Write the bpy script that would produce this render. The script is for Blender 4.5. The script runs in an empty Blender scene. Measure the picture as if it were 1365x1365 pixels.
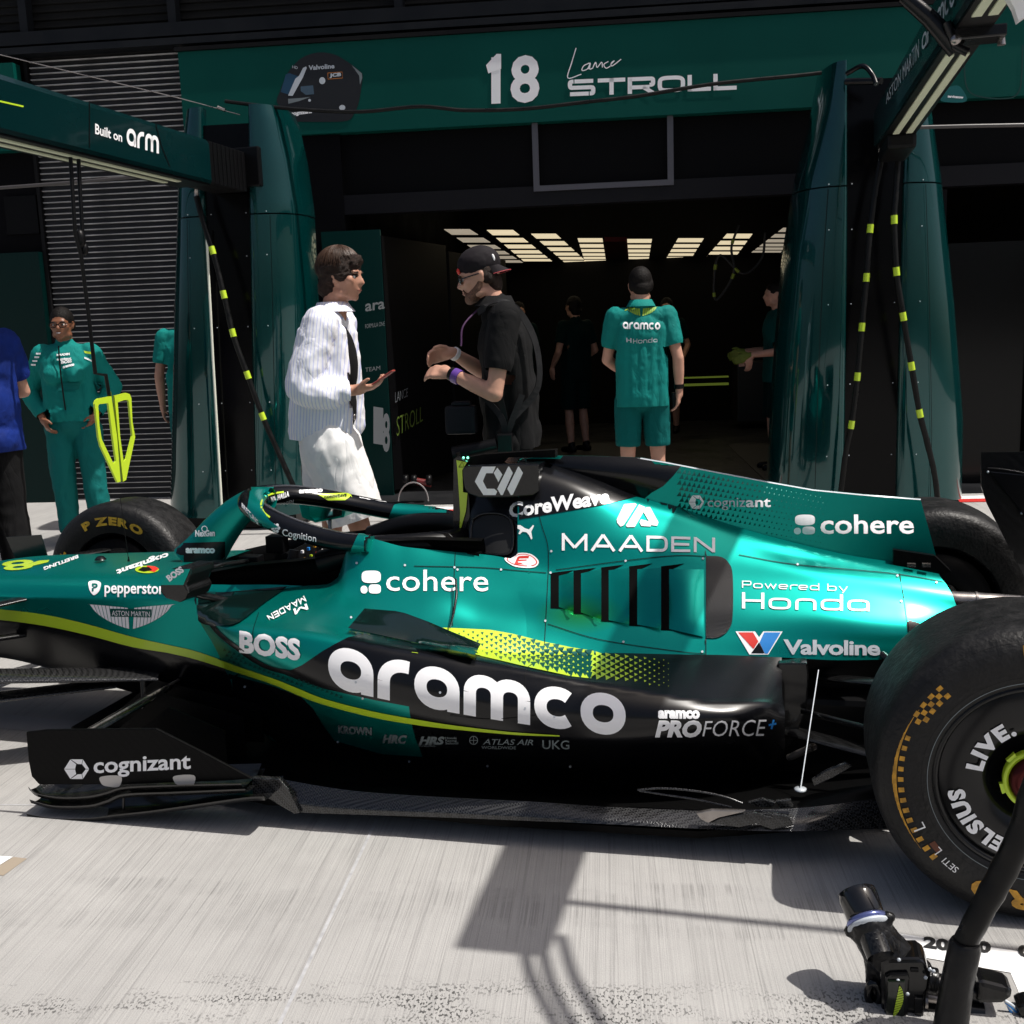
import bpy, bmesh, math, random
import numpy as np
from mathutils import Vector, Matrix, noise
from mathutils.bvhtree import BVHTree
rad = math.radians
random.seed(7)
S = bpy.context.scene
COL = S.collection

# ---------------------------------------------------------------- camera
FPX = 1430.0
CAM = Vector((-0.55, -3.40, 1.37))
YAW, PITCH, ROLL = rad(14.15), rad(9.35), rad(-2.05)
fwd = Vector((-math.sin(YAW)*math.cos(PITCH), math.cos(YAW)*math.cos(PITCH), -math.sin(PITCH)))
r0 = Vector((math.cos(YAW), math.sin(YAW), 0)); u0 = r0.cross(fwd)
rgt = r0*math.cos(ROLL) + u0*math.sin(ROLL)
up = -r0*math.sin(ROLL) + u0*math.cos(ROLL)
cd = bpy.data.cameras.new('camera'); cam = bpy.data.objects.new('camera', cd); COL.objects.link(cam)
M = Matrix((rgt, up, -fwd)).transposed().to_4x4(); M.translation = CAM
cam.matrix_world = M
cd.sensor_width = 36.0; cd.lens = FPX/1365*36.0; cd.clip_start = 0.05; cd.clip_end = 500
S.camera = cam
S.render.resolution_x = S.render.resolution_y = 1024

# ---------------------------------------------------------------- sky, sun, exposure
SUN = Vector((0.52, 0.015, 1.0)).normalized()      # towards the sun
w = bpy.data.worlds.new('World'); S.world = w; w.use_nodes = True
nt = w.node_tree; nt.nodes.clear()
sky = nt.nodes.new('ShaderNodeTexSky'); sky.sky_type = 'NISHITA'; sky.sun_disc = False
sky.sun_elevation = math.asin(SUN.z); sky.sun_rotation = math.atan2(SUN.x, SUN.y)
sky.air_density = 0.8; sky.dust_density = 5.0; sky.ozone_density = 0.5
bg = nt.nodes.new('ShaderNodeBackground'); bg.inputs['Strength'].default_value = 0.085
wo = nt.nodes.new('ShaderNodeOutputWorld')
nt.links.new(sky.outputs[0], bg.inputs[0]); nt.links.new(bg.outputs[0], wo.inputs[0])
sd = bpy.data.lights.new('sun', 'SUN'); sd.energy = 4.6; sd.angle = rad(0.53); sd.color = (1.0, 0.96, 0.90)
so = bpy.data.objects.new('sun', sd); COL.objects.link(so)
so.rotation_euler = SUN.to_track_quat('Z', 'Y').to_euler()
so.location = (3, 0, 8)
S.view_settings.view_transform = 'Standard'; S.view_settings.look = 'None'
S.view_settings.exposure = 0.15; S.view_settings.gamma = 1.0; S.view_settings.use_curve_mapping = False

# ---------------------------------------------------------------- points from sight lines (metres)
PH = rad(8.7)                                  # the garage front is turned this much against the car
FE = Vector((math.cos(PH), math.sin(PH), 0)); FN = Vector((-math.sin(PH), math.cos(PH), 0))
def ray(px, py):
    return (rgt*((px-682.5)/FPX) + up*((682.5-py)/FPX) + fwd)
def at(px, py, y=None, z=None, x=None):
    d = ray(px, py)
    if y is not None: t = (y-CAM.y)/d.y
    elif z is not None: t = (z-CAM.z)/d.z
    else: t = (x-CAM.x)/d.x
    return CAM + d*t
def fac(px, py, D):                            # point at depth D measured square to the garage front
    d = ray(px, py); t = (D-CAM.dot(FN))/d.dot(FN)
    return CAM + d*t
def fl(u, D, z): return FE*u + FN*D + Vector((0, 0, z))
def uz(px, py, D):
    p = fac(px, py, D); return p.dot(FE), p.z
FROT = Matrix.Rotation(PH, 4, 'Z')

# ---------------------------------------------------------------- object helpers
def tag(o, label=None, cat=None, group=None, kind=None):
    if label: o['label'] = label
    if cat: o['category'] = cat
    if group: o['group'] = group
    if kind: o['kind'] = kind
    return o
def empty(name, loc=(0, 0, 0), rz=0.0, **k):
    o = bpy.data.objects.new(name, None); COL.objects.link(o); o.location = loc; o.rotation_euler[2] = rz
    o.empty_display_size = 0.1
    bpy.context.view_layer.update()
    return tag(o, **k)
def link(name, me, parent=None, world=True):
    o = bpy.data.objects.new(name, me); COL.objects.link(o)
    if parent is not None:
        o.parent = parent
        if world:                              # geometry is given in world coordinates
            pm = Matrix.Translation(parent.location) @ parent.rotation_euler.to_matrix().to_4x4()
            q = parent.parent
            while q is not None:
                pm = Matrix.Translation(q.location) @ q.rotation_euler.to_matrix().to_4x4() @ pm; q = q.parent
            me.transform(pm.inverted())
    return o
def copy_tree(o, parent=None):
    c = o.copy(); COL.objects.link(c); c.parent = parent
    for ch in o.children: copy_tree(ch, c)
    return c
class MB:
    """collects shapes; build() links them as one mesh object"""
    def __init__(s): s.v = []; s.f = []; s.sm = []
    def add(s, v, f, smooth=False):
        n = len(s.v); s.v += [tuple(p) for p in v]; s.f += [tuple(i+n for i in q) for q in f]; s.sm += [smooth]*len(f)
        return s
    def box(s, a, b, M=None, bev=0):
        x0, y0, z0 = a; x1, y1, z1 = b
        if x1 < x0: x0, x1 = x1, x0
        if y1 < y0: y0, y1 = y1, y0
        if z1 < z0: z0, z1 = z1, z0
        v = [(x, y, z) for z in (z0, z1) for y in (y0, y1) for x in (x0, x1)]
        f = [(0, 2, 3, 1), (4, 5, 7, 6), (0, 1, 5, 4), (2, 6, 7, 3), (0, 4, 6, 2), (1, 3, 7, 5)]
        if M is not None: v = [M @ Vector(p) for p in v]
        return s.add(v, f)
    def tube(s, pts, r, n=10, cap=True, flat=None, smooth=True):
        """r: number or list; flat=(k) squashes the section along world z"""
        P = [Vector(p) for p in pts]; m = len(P)
        R = [r]*m if not hasattr(r, '__len__') else list(r)
        v = []; ref = None
        for i in range(m):
            t = (P[min(i+1, m-1)]-P[max(i-1, 0)]).normalized()
            if ref is None:
                ref = Vector((0, 0, 1)) if abs(t.z) < .9 else Vector((1, 0, 0))
            a = (ref - t*ref.dot(t)).normalized(); b = t.cross(a); ref = a
            for k in range(n):
                an = 2*math.pi*k/n
                v.append(P[i] + (a*math.cos(an)*(flat or 1) + b*math.sin(an))*R[i])
        f = [(i*n+k, i*n+(k+1) % n, (i+1)*n+(k+1) % n, (i+1)*n+k) for i in range(m-1) for k in range(n)]
        s.add(v, f, smooth)
        if cap:
            s.add(v[:n], [tuple(range(n))[::-1]]); s.add(v[-n:], [tuple(range(n))])
        return s
    def prism(s, poly, off):
        """poly: 3D points of a planar outline; off: extrusion vector"""
        P = [Vector(p) for p in poly]; n = len(P); off = Vector(off)
        v = P + [p+off for p in P]
        nrm = sum(((P[i]-P[0]).cross(P[(i+1) % n]-P[0]) for i in range(1, n-1)), Vector())
        a = tuple(range(n)); b = tuple(range(n, 2*n))
        fl_ = nrm.dot(off) > 0
        f = [a[::-1] if fl_ else a, b if fl_ else b[::-1]]
        for i in range(n):
            j = (i+1) % n; q = (i, j, n+j, n+i); f.append(q if fl_ else q[::-1])
        return s.add(v, f)
    def lathe(s, c, axis, prof, n=48, smooth=True, a0=0, a1=2*math.pi):
        """prof: list of (radius, offset along axis)"""
        ax = Vector(axis).normalized(); c = Vector(c)
        e1 = (Vector((0, 0, 1)) if abs(ax.z) < .9 else Vector((1, 0, 0))); e1 = (e1-ax*e1.dot(ax)).normalized(); e2 = ax.cross(e1)
        full = abs(a1-a0-2*math.pi) < 1e-6; m = n if full else n+1
        v = [c + ax*o + (e1*math.cos(a0+(a1-a0)*k/n)+e2*math.sin(a0+(a1-a0)*k/n))*r for (r, o) in prof for k in range(m)]
        f = [(i*m+k, i*m+(k+1) % m, (i+1)*m+(k+1) % m, (i+1)*m+k) for i in range(len(prof)-1) for k in range(n)]
        return s.add(v, f, smooth)
    def grid(s, G, smooth=True):
        r, c = len(G), len(G[0])
        return s.add([p for row in G for p in row], [(i*c+j, i*c+j+1, (i+1)*c+j+1, (i+1)*c+j) for i in range(r-1) for j in range(c-1)], smooth)
    def ell(s, c, r, M=None, n=16, m=10):
        v = []; f = []
        for i in range(m+1):
            th = math.pi*i/m
            for k in range(n):
                an = 2*math.pi*k/n
                p = Vector((r[0]*math.sin(th)*math.cos(an), r[1]*math.sin(th)*math.sin(an), r[2]*math.cos(th)))
                if M is not None: p = M @ p
                v.append(p+Vector(c))
        f = [(i*n+k, (i+1)*n+k, (i+1)*n+(k+1) % n, i*n+(k+1) % n) for i in range(m) for k in range(n)]
        return s.add(v, f, True)
    def build(s, name, mat, parent=None, world=True, weld=0, bevel=0, recalc=True, kind=None):
        me = bpy.data.meshes.new(name); me.from_pydata(s.v, [], s.f)
        me.polygons.foreach_set('use_smooth', s.sm)
        if weld or bevel or recalc:
            bm = bmesh.new(); bm.from_mesh(me)
            if weld: bmesh.ops.remove_doubles(bm, verts=bm.verts, dist=weld)
            if recalc: bmesh.ops.recalc_face_normals(bm, faces=bm.faces)
            if bevel: bmesh.ops.bevel(bm, geom=[e for e in bm.edges if len(e.link_faces) == 2 and e.calc_face_angle(0) > .5], offset=bevel, segments=2, affect='EDGES', profile=.6)
            bm.to_mesh(me); bm.free()
        me.materials.append(mat)
        o = link(name, me, parent, world)
        if kind: o['kind'] = kind
        return o
def cr(pts, n=8, closed=False):
    """Catmull-Rom through points of any dimension"""
    P = [Vector(p) if len(p) == 3 else Vector((p[0], p[1], 0)) for p in pts]; out = []; m = len(P)
    rng = m if closed else m-1
    for i in range(rng):
        a = P[(i-1) % m] if (closed or i > 0) else P[0]*2-P[1]
        b = P[i]; c = P[(i+1) % m]
        d = P[(i+2) % m] if (closed or i+2 < m) else P[-1]*2-P[-2]
        for k in range(n):
            t = k/n; out.append(.5*((2*b)+(c-a)*t+(2*a-5*b+4*c-d)*t*t+(3*b-a-3*c+d)*t**3))
    if not closed: out.append(P[-1].copy())
    return out
def cr2(pts, n=6, closed=True): return [(p.x, p.y) for p in cr([(a, b, 0) for a, b in pts], n, closed)]

# ---------------------------------------------------------------- materials
def mat(name, col, rough=.5, metal=0.0, coat=0.0, spec=.5, emit=None, es=0, coatr=.05):
    m = bpy.data.materials.new(name); m.use_nodes = True
    b = m.node_tree.nodes['Principled BSDF']
    b.inputs['Base Color'].default_value = (*col, 1); b.inputs['Roughness'].default_value = rough
    b.inputs['Metallic'].default_value = metal; b.inputs['Coat Weight'].default_value = coat
    b.inputs['Coat Roughness'].default_value = coatr
    b.inputs['Specular IOR Level'].default_value = spec
    if emit: b.inputs['Emission Color'].default_value = (*emit, 1); b.inputs['Emission Strength'].default_value = es
    return m
def N(m, t, **k):
    n = m.node_tree.nodes.new(t)
    for a, v in k.items():
        if a in n.inputs.keys() if isinstance(a, str) else False: n.inputs[a].default_value = v
        else: setattr(n, a, v)
    return n
def L(m, a, b): m.node_tree.links.new(a, b)
def crease(m, scale=9, strength=.6, dist=.02, stretch=(1, 1, .45)):
    """cloth creases: ridged noise as bump, chained before any fine bump"""
    b = m.node_tree.nodes['Principled BSDF']; tc = N(m, 'ShaderNodeTexCoord'); mp = N(m, 'ShaderNodeMapping'); mp.inputs['Scale'].default_value = stretch; mp.inputs['Rotation'].default_value = (.3, .5, .2)
    L(m, tc.outputs['Object'], mp.inputs[0]); nz = N(m, 'ShaderNodeTexNoise'); nz.inputs['Scale'].default_value = scale; nz.inputs['Detail'].default_value = 3; nz.inputs['Distortion'].default_value = .7
    L(m, mp.outputs[0], nz.inputs['Vector']); a = N(m, 'ShaderNodeMath', operation='SUBTRACT'); a.inputs[1].default_value = .5; L(m, nz.outputs['Fac'], a.inputs[0])
    c = N(m, 'ShaderNodeMath', operation='ABSOLUTE'); L(m, a.outputs[0], c.inputs[0]); d = N(m, 'ShaderNodeMath', operation='POWER'); d.inputs[1].default_value = .6; L(m, c.outputs[0], d.inputs[0])
    bp = N(m, 'ShaderNodeBump'); bp.inputs['Strength'].default_value = strength; bp.inputs['Distance'].default_value = dist; L(m, d.outputs[0], bp.inputs['Height'])
    if b.inputs['Normal'].links:
        ob = b.inputs['Normal'].links[0].from_node; L(m, bp.outputs[0], ob.inputs['Normal'])
    else: L(m, bp.outputs[0], b.inputs['Normal'])
    return m
def vary(m, scale=8, amt=.25, rough_amt=.15, bump=0, bscale=60, coords='Object', stretch=(1, 1, 1)):
    """noise on colour and roughness, fine bump"""
    T = m.node_tree; b = T.nodes['Principled BSDF']
    tc = N(m, 'ShaderNodeTexCoord'); mp = N(m, 'ShaderNodeMapping'); mp.inputs['Scale'].default_value = stretch
    L(m, tc.outputs[coords], mp.inputs[0])
    nz = N(m, 'ShaderNodeTexNoise'); nz.inputs['Scale'].default_value = scale; nz.inputs['Detail'].default_value = 6
    L(m, mp.outputs[0], nz.inputs['Vector'])
    mr = N(m, 'ShaderNodeMapRange'); mr.inputs[1].default_value = .3; mr.inputs[2].default_value = .7
    mr.inputs[3].default_value = 1-amt; mr.inputs[4].default_value = 1+amt
    L(m, nz.outputs['Fac'], mr.inputs[0])
    mx = N(m, 'ShaderNodeMix', data_type='RGBA', blend_type='MULTIPLY'); mx.inputs[0].default_value = 1
    c = b.inputs['Base Color'].default_value[:]
    mx.inputs[6].default_value = c; L(m, mr.outputs[0], mx.inputs[7]); L(m, mx.outputs[2], b.inputs['Base Color'])
    r = b.inputs['Roughness'].default_value
    mr2 = N(m, 'ShaderNodeMapRange'); mr2.inputs[1].default_value = .3; mr2.inputs[2].default_value = .7
    mr2.inputs[3].default_value = max(0, r-rough_amt); mr2.inputs[4].default_value = min(1, r+rough_amt)
    L(m, nz.outputs['Fac'], mr2.inputs[0]); L(m, mr2.outputs[0], b.inputs['Roughness'])
    if bump:
        n2 = N(m, 'ShaderNodeTexNoise'); n2.inputs['Scale'].default_value = bscale; n2.inputs['Detail'].default_value = 4
        L(m, mp.outputs[0], n2.inputs['Vector'])
        bp = N(m, 'ShaderNodeBump'); bp.inputs['Strength'].default_value = bump; bp.inputs['Distance'].default_value = .01
        L(m, n2.outputs['Fac'], bp.inputs['Height']); L(m, bp.outputs[0], b.inputs['Normal'])
    return m
def carbon(name, base=.0022, hi=.011, rough=.25, size=.006, coat=.35, spec=.3):
    m = mat(name, (base,)*3, rough, 0, coat, spec)
    b = m.node_tree.nodes['Principled BSDF']
    tc = N(m, 'ShaderNodeTexCoord'); mp = N(m, 'ShaderNodeMapping'); mp.inputs['Rotation'].default_value = (rad(45), rad(20), rad(45))
    L(m, tc.outputs['Object'], mp.inputs[0])
    ck = N(m, 'ShaderNodeTexChecker'); ck.inputs['Scale'].default_value = 1/size
    ck.inputs['Color1'].default_value = (base, base, base, 1); ck.inputs['Color2'].default_value = (hi, hi, hi*1.03, 1)
    L(m, mp.outputs[0], ck.inputs['Vector']); L(m, ck.outputs[0], b.inputs['Base Color'])
    bp = N(m, 'ShaderNodeBump'); bp.inputs['Strength'].default_value = .25; bp.inputs['Distance'].default_value = .001
    L(m, ck.outputs['Fac'], bp.inputs['Height']); L(m, bp.outputs[0], b.inputs['Normal'])
    return m
GREEN = (.0005, .29, .245)
M_ = {}
M_['green'] = vary(mat('green_paint', GREEN, .30, .75, .10, .25, coatr=.15), 3, .05, .03)
M_['black'] = vary(mat('black_paint', (.0028, .003, .004), .25, .0, .05, .32, coatr=.15), 4, .1, .04)
M_['lime'] = mat('lime_paint', (.52, .72, .03), .35, .1, .4)
M_['white'] = mat('white_print', (.88, .88, .89), .38, 0, .3)
M_['silver'] = mat('silver_print', (.52, .56, .60), .4, .1, .2)
M_['dimwhite'] = mat('grey_print', (.16, .19, .20), .5)
M_['carbon'] = carbon('carbon_fibre')
M_['carbon_gloss'] = carbon('glossy_carbon_fibre', .006, .034, .24, .006, .45, .5)
M_['carbon_matte'] = carbon('matte_carbon_fibre', .0018, .004, .42, .005, .0, .08)
M_['rubber'] = vary(mat('tyre_rubber', (.009, .0088, .009), .48, 0, 0, .28), 30, .25, .12, .25, 90)
M_['ochre'] = vary(mat('ochre_print', (.50, .25, .02), .6), 60, .45, .1)
M_['dark'] = mat('dark_plastic', (.003, .003, .0035), .4, spec=.18)
M_['metal'] = vary(mat('worn_steel', (.38, .35, .33), .3, .9), 20, .2, .1)
M_['ochre_lit'] = vary(mat('ochre_print_lit', (.75, .42, .03), .6), 60, .3, .1)  # same ochre print, brightened in the colour for the lit far wheel
M_['red'] = mat('red_print', (.65, .03, .02), .45)
M_['blue'] = mat('blue_print', (.02, .22, .62), .45)
M_['dgreen'] = mat('pattern_green', (.001, .085, .072), .38, .6, .25)

# ---------------------------------------------------------------- lettering: print laid onto a surface
class Target:
    """smooth surface that print is laid on; keeps a BVH and vertex normals"""
    def __init__(s, objs):
        V = []; Fc = []; Nn = []
        for o in objs:
            mw = o.matrix_world if o.parent is None else None
            me = o.data; n = len(V)
            pm = Matrix.Identity(4); q = o
            while q is not None:
                pm = (Matrix.Translation(q.location) @ q.rotation_euler.to_matrix().to_4x4()) @ pm; q = q.parent
            V += [pm @ v.co for v in me.vertices]
            Nn += [(pm.to_3x3() @ v.normal) for v in me.vertices]
            me.calc_loop_triangles()
            Fc += [tuple(i+n for i in t.vertices) for t in me.loop_triangles]
        s.V, s.F, s.N = V, Fc, Nn; s.last = None
        s.bvh = BVHTree.FromPolygons(V, Fc)
    def hit(s, px, py):
        d = ray(px, py).normalized()
        loc, nr, i, dist = s.bvh.ray_cast(CAM, d)
        if loc is None:                       # just past the outline: take the nearest point of the edge
            q = CAM+d*s.last if s.last else None
            if q is None: return None, None
            loc, nr, i, dd = s.bvh.find_nearest(q, .05)
            if loc is None: return None, None
        else: s.last = dist
        a, b, c = s.F[i]; A, B, Cc = s.V[a], s.V[b], s.V[c]
        v0, v1, v2 = B-A, Cc-A, loc-A
        d00, d01, d11, d20, d21 = v0.dot(v0), v0.dot(v1), v1.dot(v1), v2.dot(v0), v2.dot(v1)
        den = d00*d11-d01*d01
        if abs(den) > 1e-14:
            q = (d11*d20-d01*d21)/den; r = (d00*d21-d01*d20)/den
            n = s.N[a]*(1-q-r)+s.N[b]*q+s.N[c]*r
        else: n = nr
        n = n.normalized()
        if n.dot(d) > 0: n = -n
        return loc, n
class Plane:
    """flat target: point, normal"""
    def __init__(s, p, n): s.p = Vector(p); s.n = Vector(n).normalized()
    def hit(s, px, py):
        d = ray(px, py).normalized(); k = d.dot(s.n)
        if abs(k) < 1e-6: return None, None
        t = (s.p-CAM).dot(s.n)/k
        n = s.n if k < 0 else -s.n
        return CAM+d*t, n
LIFT = [0]
def lay(name, polys, target, m, parent=None, lift=.0016, cell=9, cut=True):
    """polys: outlines in sight-line coordinates, laid onto the target surface as a thin print"""
    bm = bmesh.new()
    for P in polys:
        Q = []
        for p in P:
            if not Q or (abs(p[0]-Q[-1][0])+abs(p[1]-Q[-1][1])) > 1e-3: Q.append(p)
        if len(Q) > 2 and (abs(Q[0][0]-Q[-1][0])+abs(Q[0][1]-Q[-1][1])) < 1e-3: Q.pop()
        if len(Q) < 3: continue
        try: bm.faces.new([bm.verts.new((p[0], p[1], 0)) for p in Q])
        except Exception: pass
    return _lay(name, bm, target, m, parent, lift, cell, cut)
def _lay(name, bm, target, m, parent, lift, cell, cut):
    if not bm.verts: bm.free(); return None
    if cut and not isinstance(target, Plane):
        xs = [v.co.x for v in bm.verts]; ys = [v.co.y for v in bm.verts]
        for ax, lo, hi in ((0, min(xs), max(xs)), (1, min(ys), max(ys))):
            k = math.floor(lo/cell)*cell+cell
            while k < hi:
                co = (k, 0, 0) if ax == 0 else (0, k, 0); no = (1, 0, 0) if ax == 0 else (0, 1, 0)
                bmesh.ops.bisect_plane(bm, geom=bm.verts[:]+bm.edges[:]+bm.faces[:], plane_co=co, plane_no=no, dist=1e-4)
                k += cell
    bmesh.ops.triangulate(bm, faces=bm.faces[:])
    bmesh.ops.remove_doubles(bm, verts=bm.verts, dist=1e-3)
    bm.verts.index_update()
    LIFT[0] += 1; lf = lift + (LIFT[0] % 5)*.00005
    nr = []; bad = []
    for v in bm.verts:
        loc, n = target.hit(v.co.x, v.co.y)
        if loc is None: bad.append(v); continue
        v.co = loc + n*lf; nr.append((v, n))
    if bad: bmesh.ops.delete(bm, geom=bad, context='VERTS')
    # drop faces stretched over an edge of the target
    big = [f for f in bm.faces if max(e.calc_length() for e in f.edges) > .25]
    if big and not isinstance(target, Plane): bmesh.ops.delete(bm, geom=big, context='FACES')
    if not bm.verts: bm.free(); return None
    keep = {v: n for v, n in nr if v.is_valid}
    bm.verts.index_update(); bm.normal_update()
    for f in bm.faces:
        if f.normal.dot(keep[f.verts[0]]) < 0: f.normal_flip()
        f.smooth = True
    norms = [keep[v] for v in bm.verts]
    me = bpy.data.meshes.new(name); bm.to_mesh(me); bm.free()
    me.materials.append(m)
    try: me.normals_split_custom_set_from_vertices([tuple(n) for n in norms])
    except Exception: pass
    o = link(name, me, parent)
    return o

_cache = {}
def textbm(s, bold=0.0, slant=0.0, spacing=1.0):
    k = (s, bold, slant, spacing)
    if k in _cache: return _cache[k]
    cu = bpy.data.curves.new('t', 'FONT'); cu.body = s; cu.offset = bold; cu.shear = slant; cu.space_character = spacing
    cu.resolution_u = 3; cu.fill_mode = 'FRONT'
    ob = bpy.data.objects.new('t', cu); COL.objects.link(ob)
    dg = bpy.context.evaluated_depsgraph_get()
    me = bpy.data.meshes.new_from_object(ob.evaluated_get(dg))
    bpy.data.objects.remove(ob); bpy.data.curves.remove(cu)
    V = [(v.co.x, v.co.y) for v in me.vertices]; Fs = [tuple(p.vertices) for p in me.polygons]
    bpy.data.meshes.remove(me)
    _cache[k] = (V, Fs); return V, Fs
def arc(cx, cy, rx, ry, a0, a1, n=18, e=2.0):
    o = []
    for i in range(n+1):
        a = rad(a0+(a1-a0)*i/n); c, s_ = math.cos(a), math.sin(a)
        o.append((cx+rx*math.copysign(abs(c)**(2/e), c), cy+ry*math.copysign(abs(s_)**(2/e), s_)))
    return o
def glyph(ch, W, e, w):
    """centre-line strokes of a geometric letter; x-height 1, width W, stroke w"""
    h = w/2; r = W/2-h; R = .5-h; x0, x1 = h, W-h; cx = W/2
    C14 = 1.42
    if ch == 'a': return W, [arc(cx, .5, r, R, 0, 360, 30, e), [(x1, 0), (x1, .52)]]
    if ch == 'o': return W, [arc(cx, .5, r, R, 0, 360, 30, e)]
    if ch == 'c': return W*.93, [arc(cx, .5, r, R, 48, 312, 24, e)]
    if ch == 'r': return W*.72, [[(x0, 0), (x0, .42)], arc(x0+r*1.25, .42, r*1.25, .58-h, 180, 78, 12, e)]
    if ch == 'n': return W*.95, [[(x0, 0), (x0, .5)], arc(cx*.95, .5, W*.475-h, R, 180, 0, 18, e), [(W*.95-h, .5), (W*.95-h, 0)]]
    if ch == 'm':
        q = W*.60; return 2*q+2*h, [[(x0, 0), (x0, .55)], arc(x0+q/2, .55, q/2, .45-h, 180, 0, 14, e), [(x0+q, .55), (x0+q, 0)],
                            arc(x0+1.5*q, .55, q/2, .45-h, 180, 0, 14, e), [(x0+2*q, .55), (x0+2*q, 0)]]
    if ch == 'e': return W, [arc(cx, .5, r, R, 318, 0, 1, e)[:0] or arc(cx, .5, r, R, 0, 315, 26, e), [(x0, .5), (x1, .5)]]
    if ch == 'd': return W, [arc(cx, .5, r, R, 0, 360, 30, e), [(x1, 0), (x1, C14)]]
    if ch == 'b': return W, [arc(cx, .5, r, R, 0, 360, 30, e), [(x0, 0), (x0, C14)]]
    if ch == 'h': return W*.95, [[(x0, 0), (x0, C14)], arc(cx*.95, .5, W*.475-h, R, 180, 0, 18, e), [(W*.95-h, .5), (W*.95-h, 0)]]
    if ch == 'w': return W*1.3, [[(x0, 1), (W*.36, h), (W*.65, .9), (W*.94, h), (W*1.3-h, 1)]]
    if ch == 'y': return W, [[(x0, 1), (cx, .05)], [(x1, 1), (cx-.12, -.38)]]
    if ch == 'H': return W, [[(x0, 0), (x0, C14)], [(x1, 0), (x1, C14)], [(x0, .71), (x1, .71)]]
    if ch == 'P': return W, [[(x0, 0), (x0, C14)], [(x0, C14-h), (x1-.25, C14-h)], arc(x1-.25, 1.42-h-.36, .25, .36, 90, -90, 10, e), [(x1-.25, C14-h-.72), (x0, C14-h-.72)]]
    H1 = 1.0
    if ch == 'S': return W, [[(x1, 1-h), (x0+.25, 1-h)], arc(x0+.2, .75-h/2, .2, .25-h/2, 90, 270, 10, e), [(x0+.2, .5), (x1-.2, .5)],
                             arc(x1-.2, .25+h/2, .2, .25-h/2, 90, -90, 10, e), [(x1-.25, h), (x0, h)]]
    if ch == 'T': return W, [[(0, 1-h), (W, 1-h)], [(cx, 1), (cx, 0)]]
    if ch == 'R': return W, [[(x0, 0), (x0, 1)], [(x0, 1-h), (x1-.2, 1-h)], arc(x1-.2, .69, .2, .31-h, 90, -90, 10, e), [(x1-.2, .38+h*0), (x0, .38)], [(x1-.55, .38), (x1, 0)]]
    if ch == 'O': return W, [arc(cx, .5, r, R, 0, 360, 30, max(e, 3))]
    if ch == 'L': return W*.85, [[(x0, 1), (x0, 0)], [(0, h), (W*.85, h)]]
    if ch == 'M': return W*1.2, [[(x0, 0), (x0, 1)], [(W*1.2-h, 0), (W*1.2-h, 1)], [(x0, 1-h), (W*.6, .18)], [(W*.6, .18), (W*1.2-h, 1-h)]]
    if ch == 'A': return W*1.15, [[(h*.7, 0), (W*.575, 1-h*.3)], [(W*.575, 1-h*.3), (W*1.15-h*.7, 0)], [(W*.28, .30), (W*.87, .30)]]
    if ch == 'D': return W, [[(x0, 0), (x0, 1)], [(x0, 1-h), (x1-.3, 1-h)], arc(x1-.32, .5, .32, .5-h, 90, -90, 12, 2.6), [(x1-.3, h), (x0, h)]]
    if ch == 'E': return W*.9, [[(x0, 0), (x0, 1)], [(x0, 1-h), (W*.9, 1-h)], [(x0, .5), (W*.85, .5)], [(x0, h), (W*.9, h)]]
    if ch == 'N': return W, [[(x0, 0), (x0, 1)], [(x1, 0), (x1, 1)], [(x0, 1-h*.6), (x1, h*.6)]]
    if ch == ' ': return W*.45, []
    return W, []
def strokebm(s, W=1.1, e=2.0, w=.26, gap=.12):
    V = []; Fs = []; x = 0
    for ch in s:
        adv, sts = glyph(ch, W, e, w)
        for st in sts:
            n = len(st); base = len(V); closed = abs(st[0][0]-st[-1][0])+abs(st[0][1]-st[-1][1]) < 1e-6
            for i in range(n):
                if closed: a = st[(i-1) % (n-1)]; b = st[(i+1) % (n-1)]
                else: a = st[max(i-1, 0)]; b = st[min(i+1, n-1)]
                tx, ty = b[0]-a[0], b[1]-a[1]; l = math.hypot(tx, ty) or 1; nx, ny = -ty/l, tx/l
                k = 1.0
                if 0 < i < n-1 and not closed:
                    ax, ay = st[i][0]-a[0], st[i][1]-a[1]; al = math.hypot(ax, ay) or 1
                    k = 1/max(.35, abs((ax*tx+ay*ty)/al/l))
                V.append((x+st[i][0]+nx*w/2*k, st[i][1]+ny*w/2*k)); V.append((x+st[i][0]-nx*w/2*k, st[i][1]-ny*w/2*k))
            Fs += [(base+2*i, base+2*i+1, base+2*i+3, base+2*i+2) for i in range(n-1)]
        x += adv+gap
    return V, Fs
def place(name, VF, p0, p1, h, target, m, parent=None, upv=(0, -1), h1=None, bend=0, lift=.0022, cell=10, capref=None, outline=None):
    """VF laid so that its baseline runs p0->p1 and its height becomes h (h1 at the end)"""
    V, Fs = VF
    if not V: return None
    x0 = min(v[0] for v in V); x1 = max(v[0] for v in V)
    top = capref or max(v[1] for v in V)
    h1 = h if h1 is None else h1
    ul = math.hypot(*upv); ux, uy = upv[0]/ul, upv[1]/ul
    bm = bmesh.new(); bv = []
    for (a, b) in V:
        s_ = (a-x0)/(x1-x0); t = b/top*(h+(h1-h)*s_)
        bv.append(bm.verts.new((p0[0]+(p1[0]-p0[0])*s_+ux*t, p0[1]+(p1[1]-p0[1])*s_+uy*t+bend*4*s_*(1-s_), 0)))
    for f in Fs:
        try: bm.faces.new([bv[i] for i in f])
        except Exception: pass
    return _lay(name, bm, target, m, parent, lift, cell, True)
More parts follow.
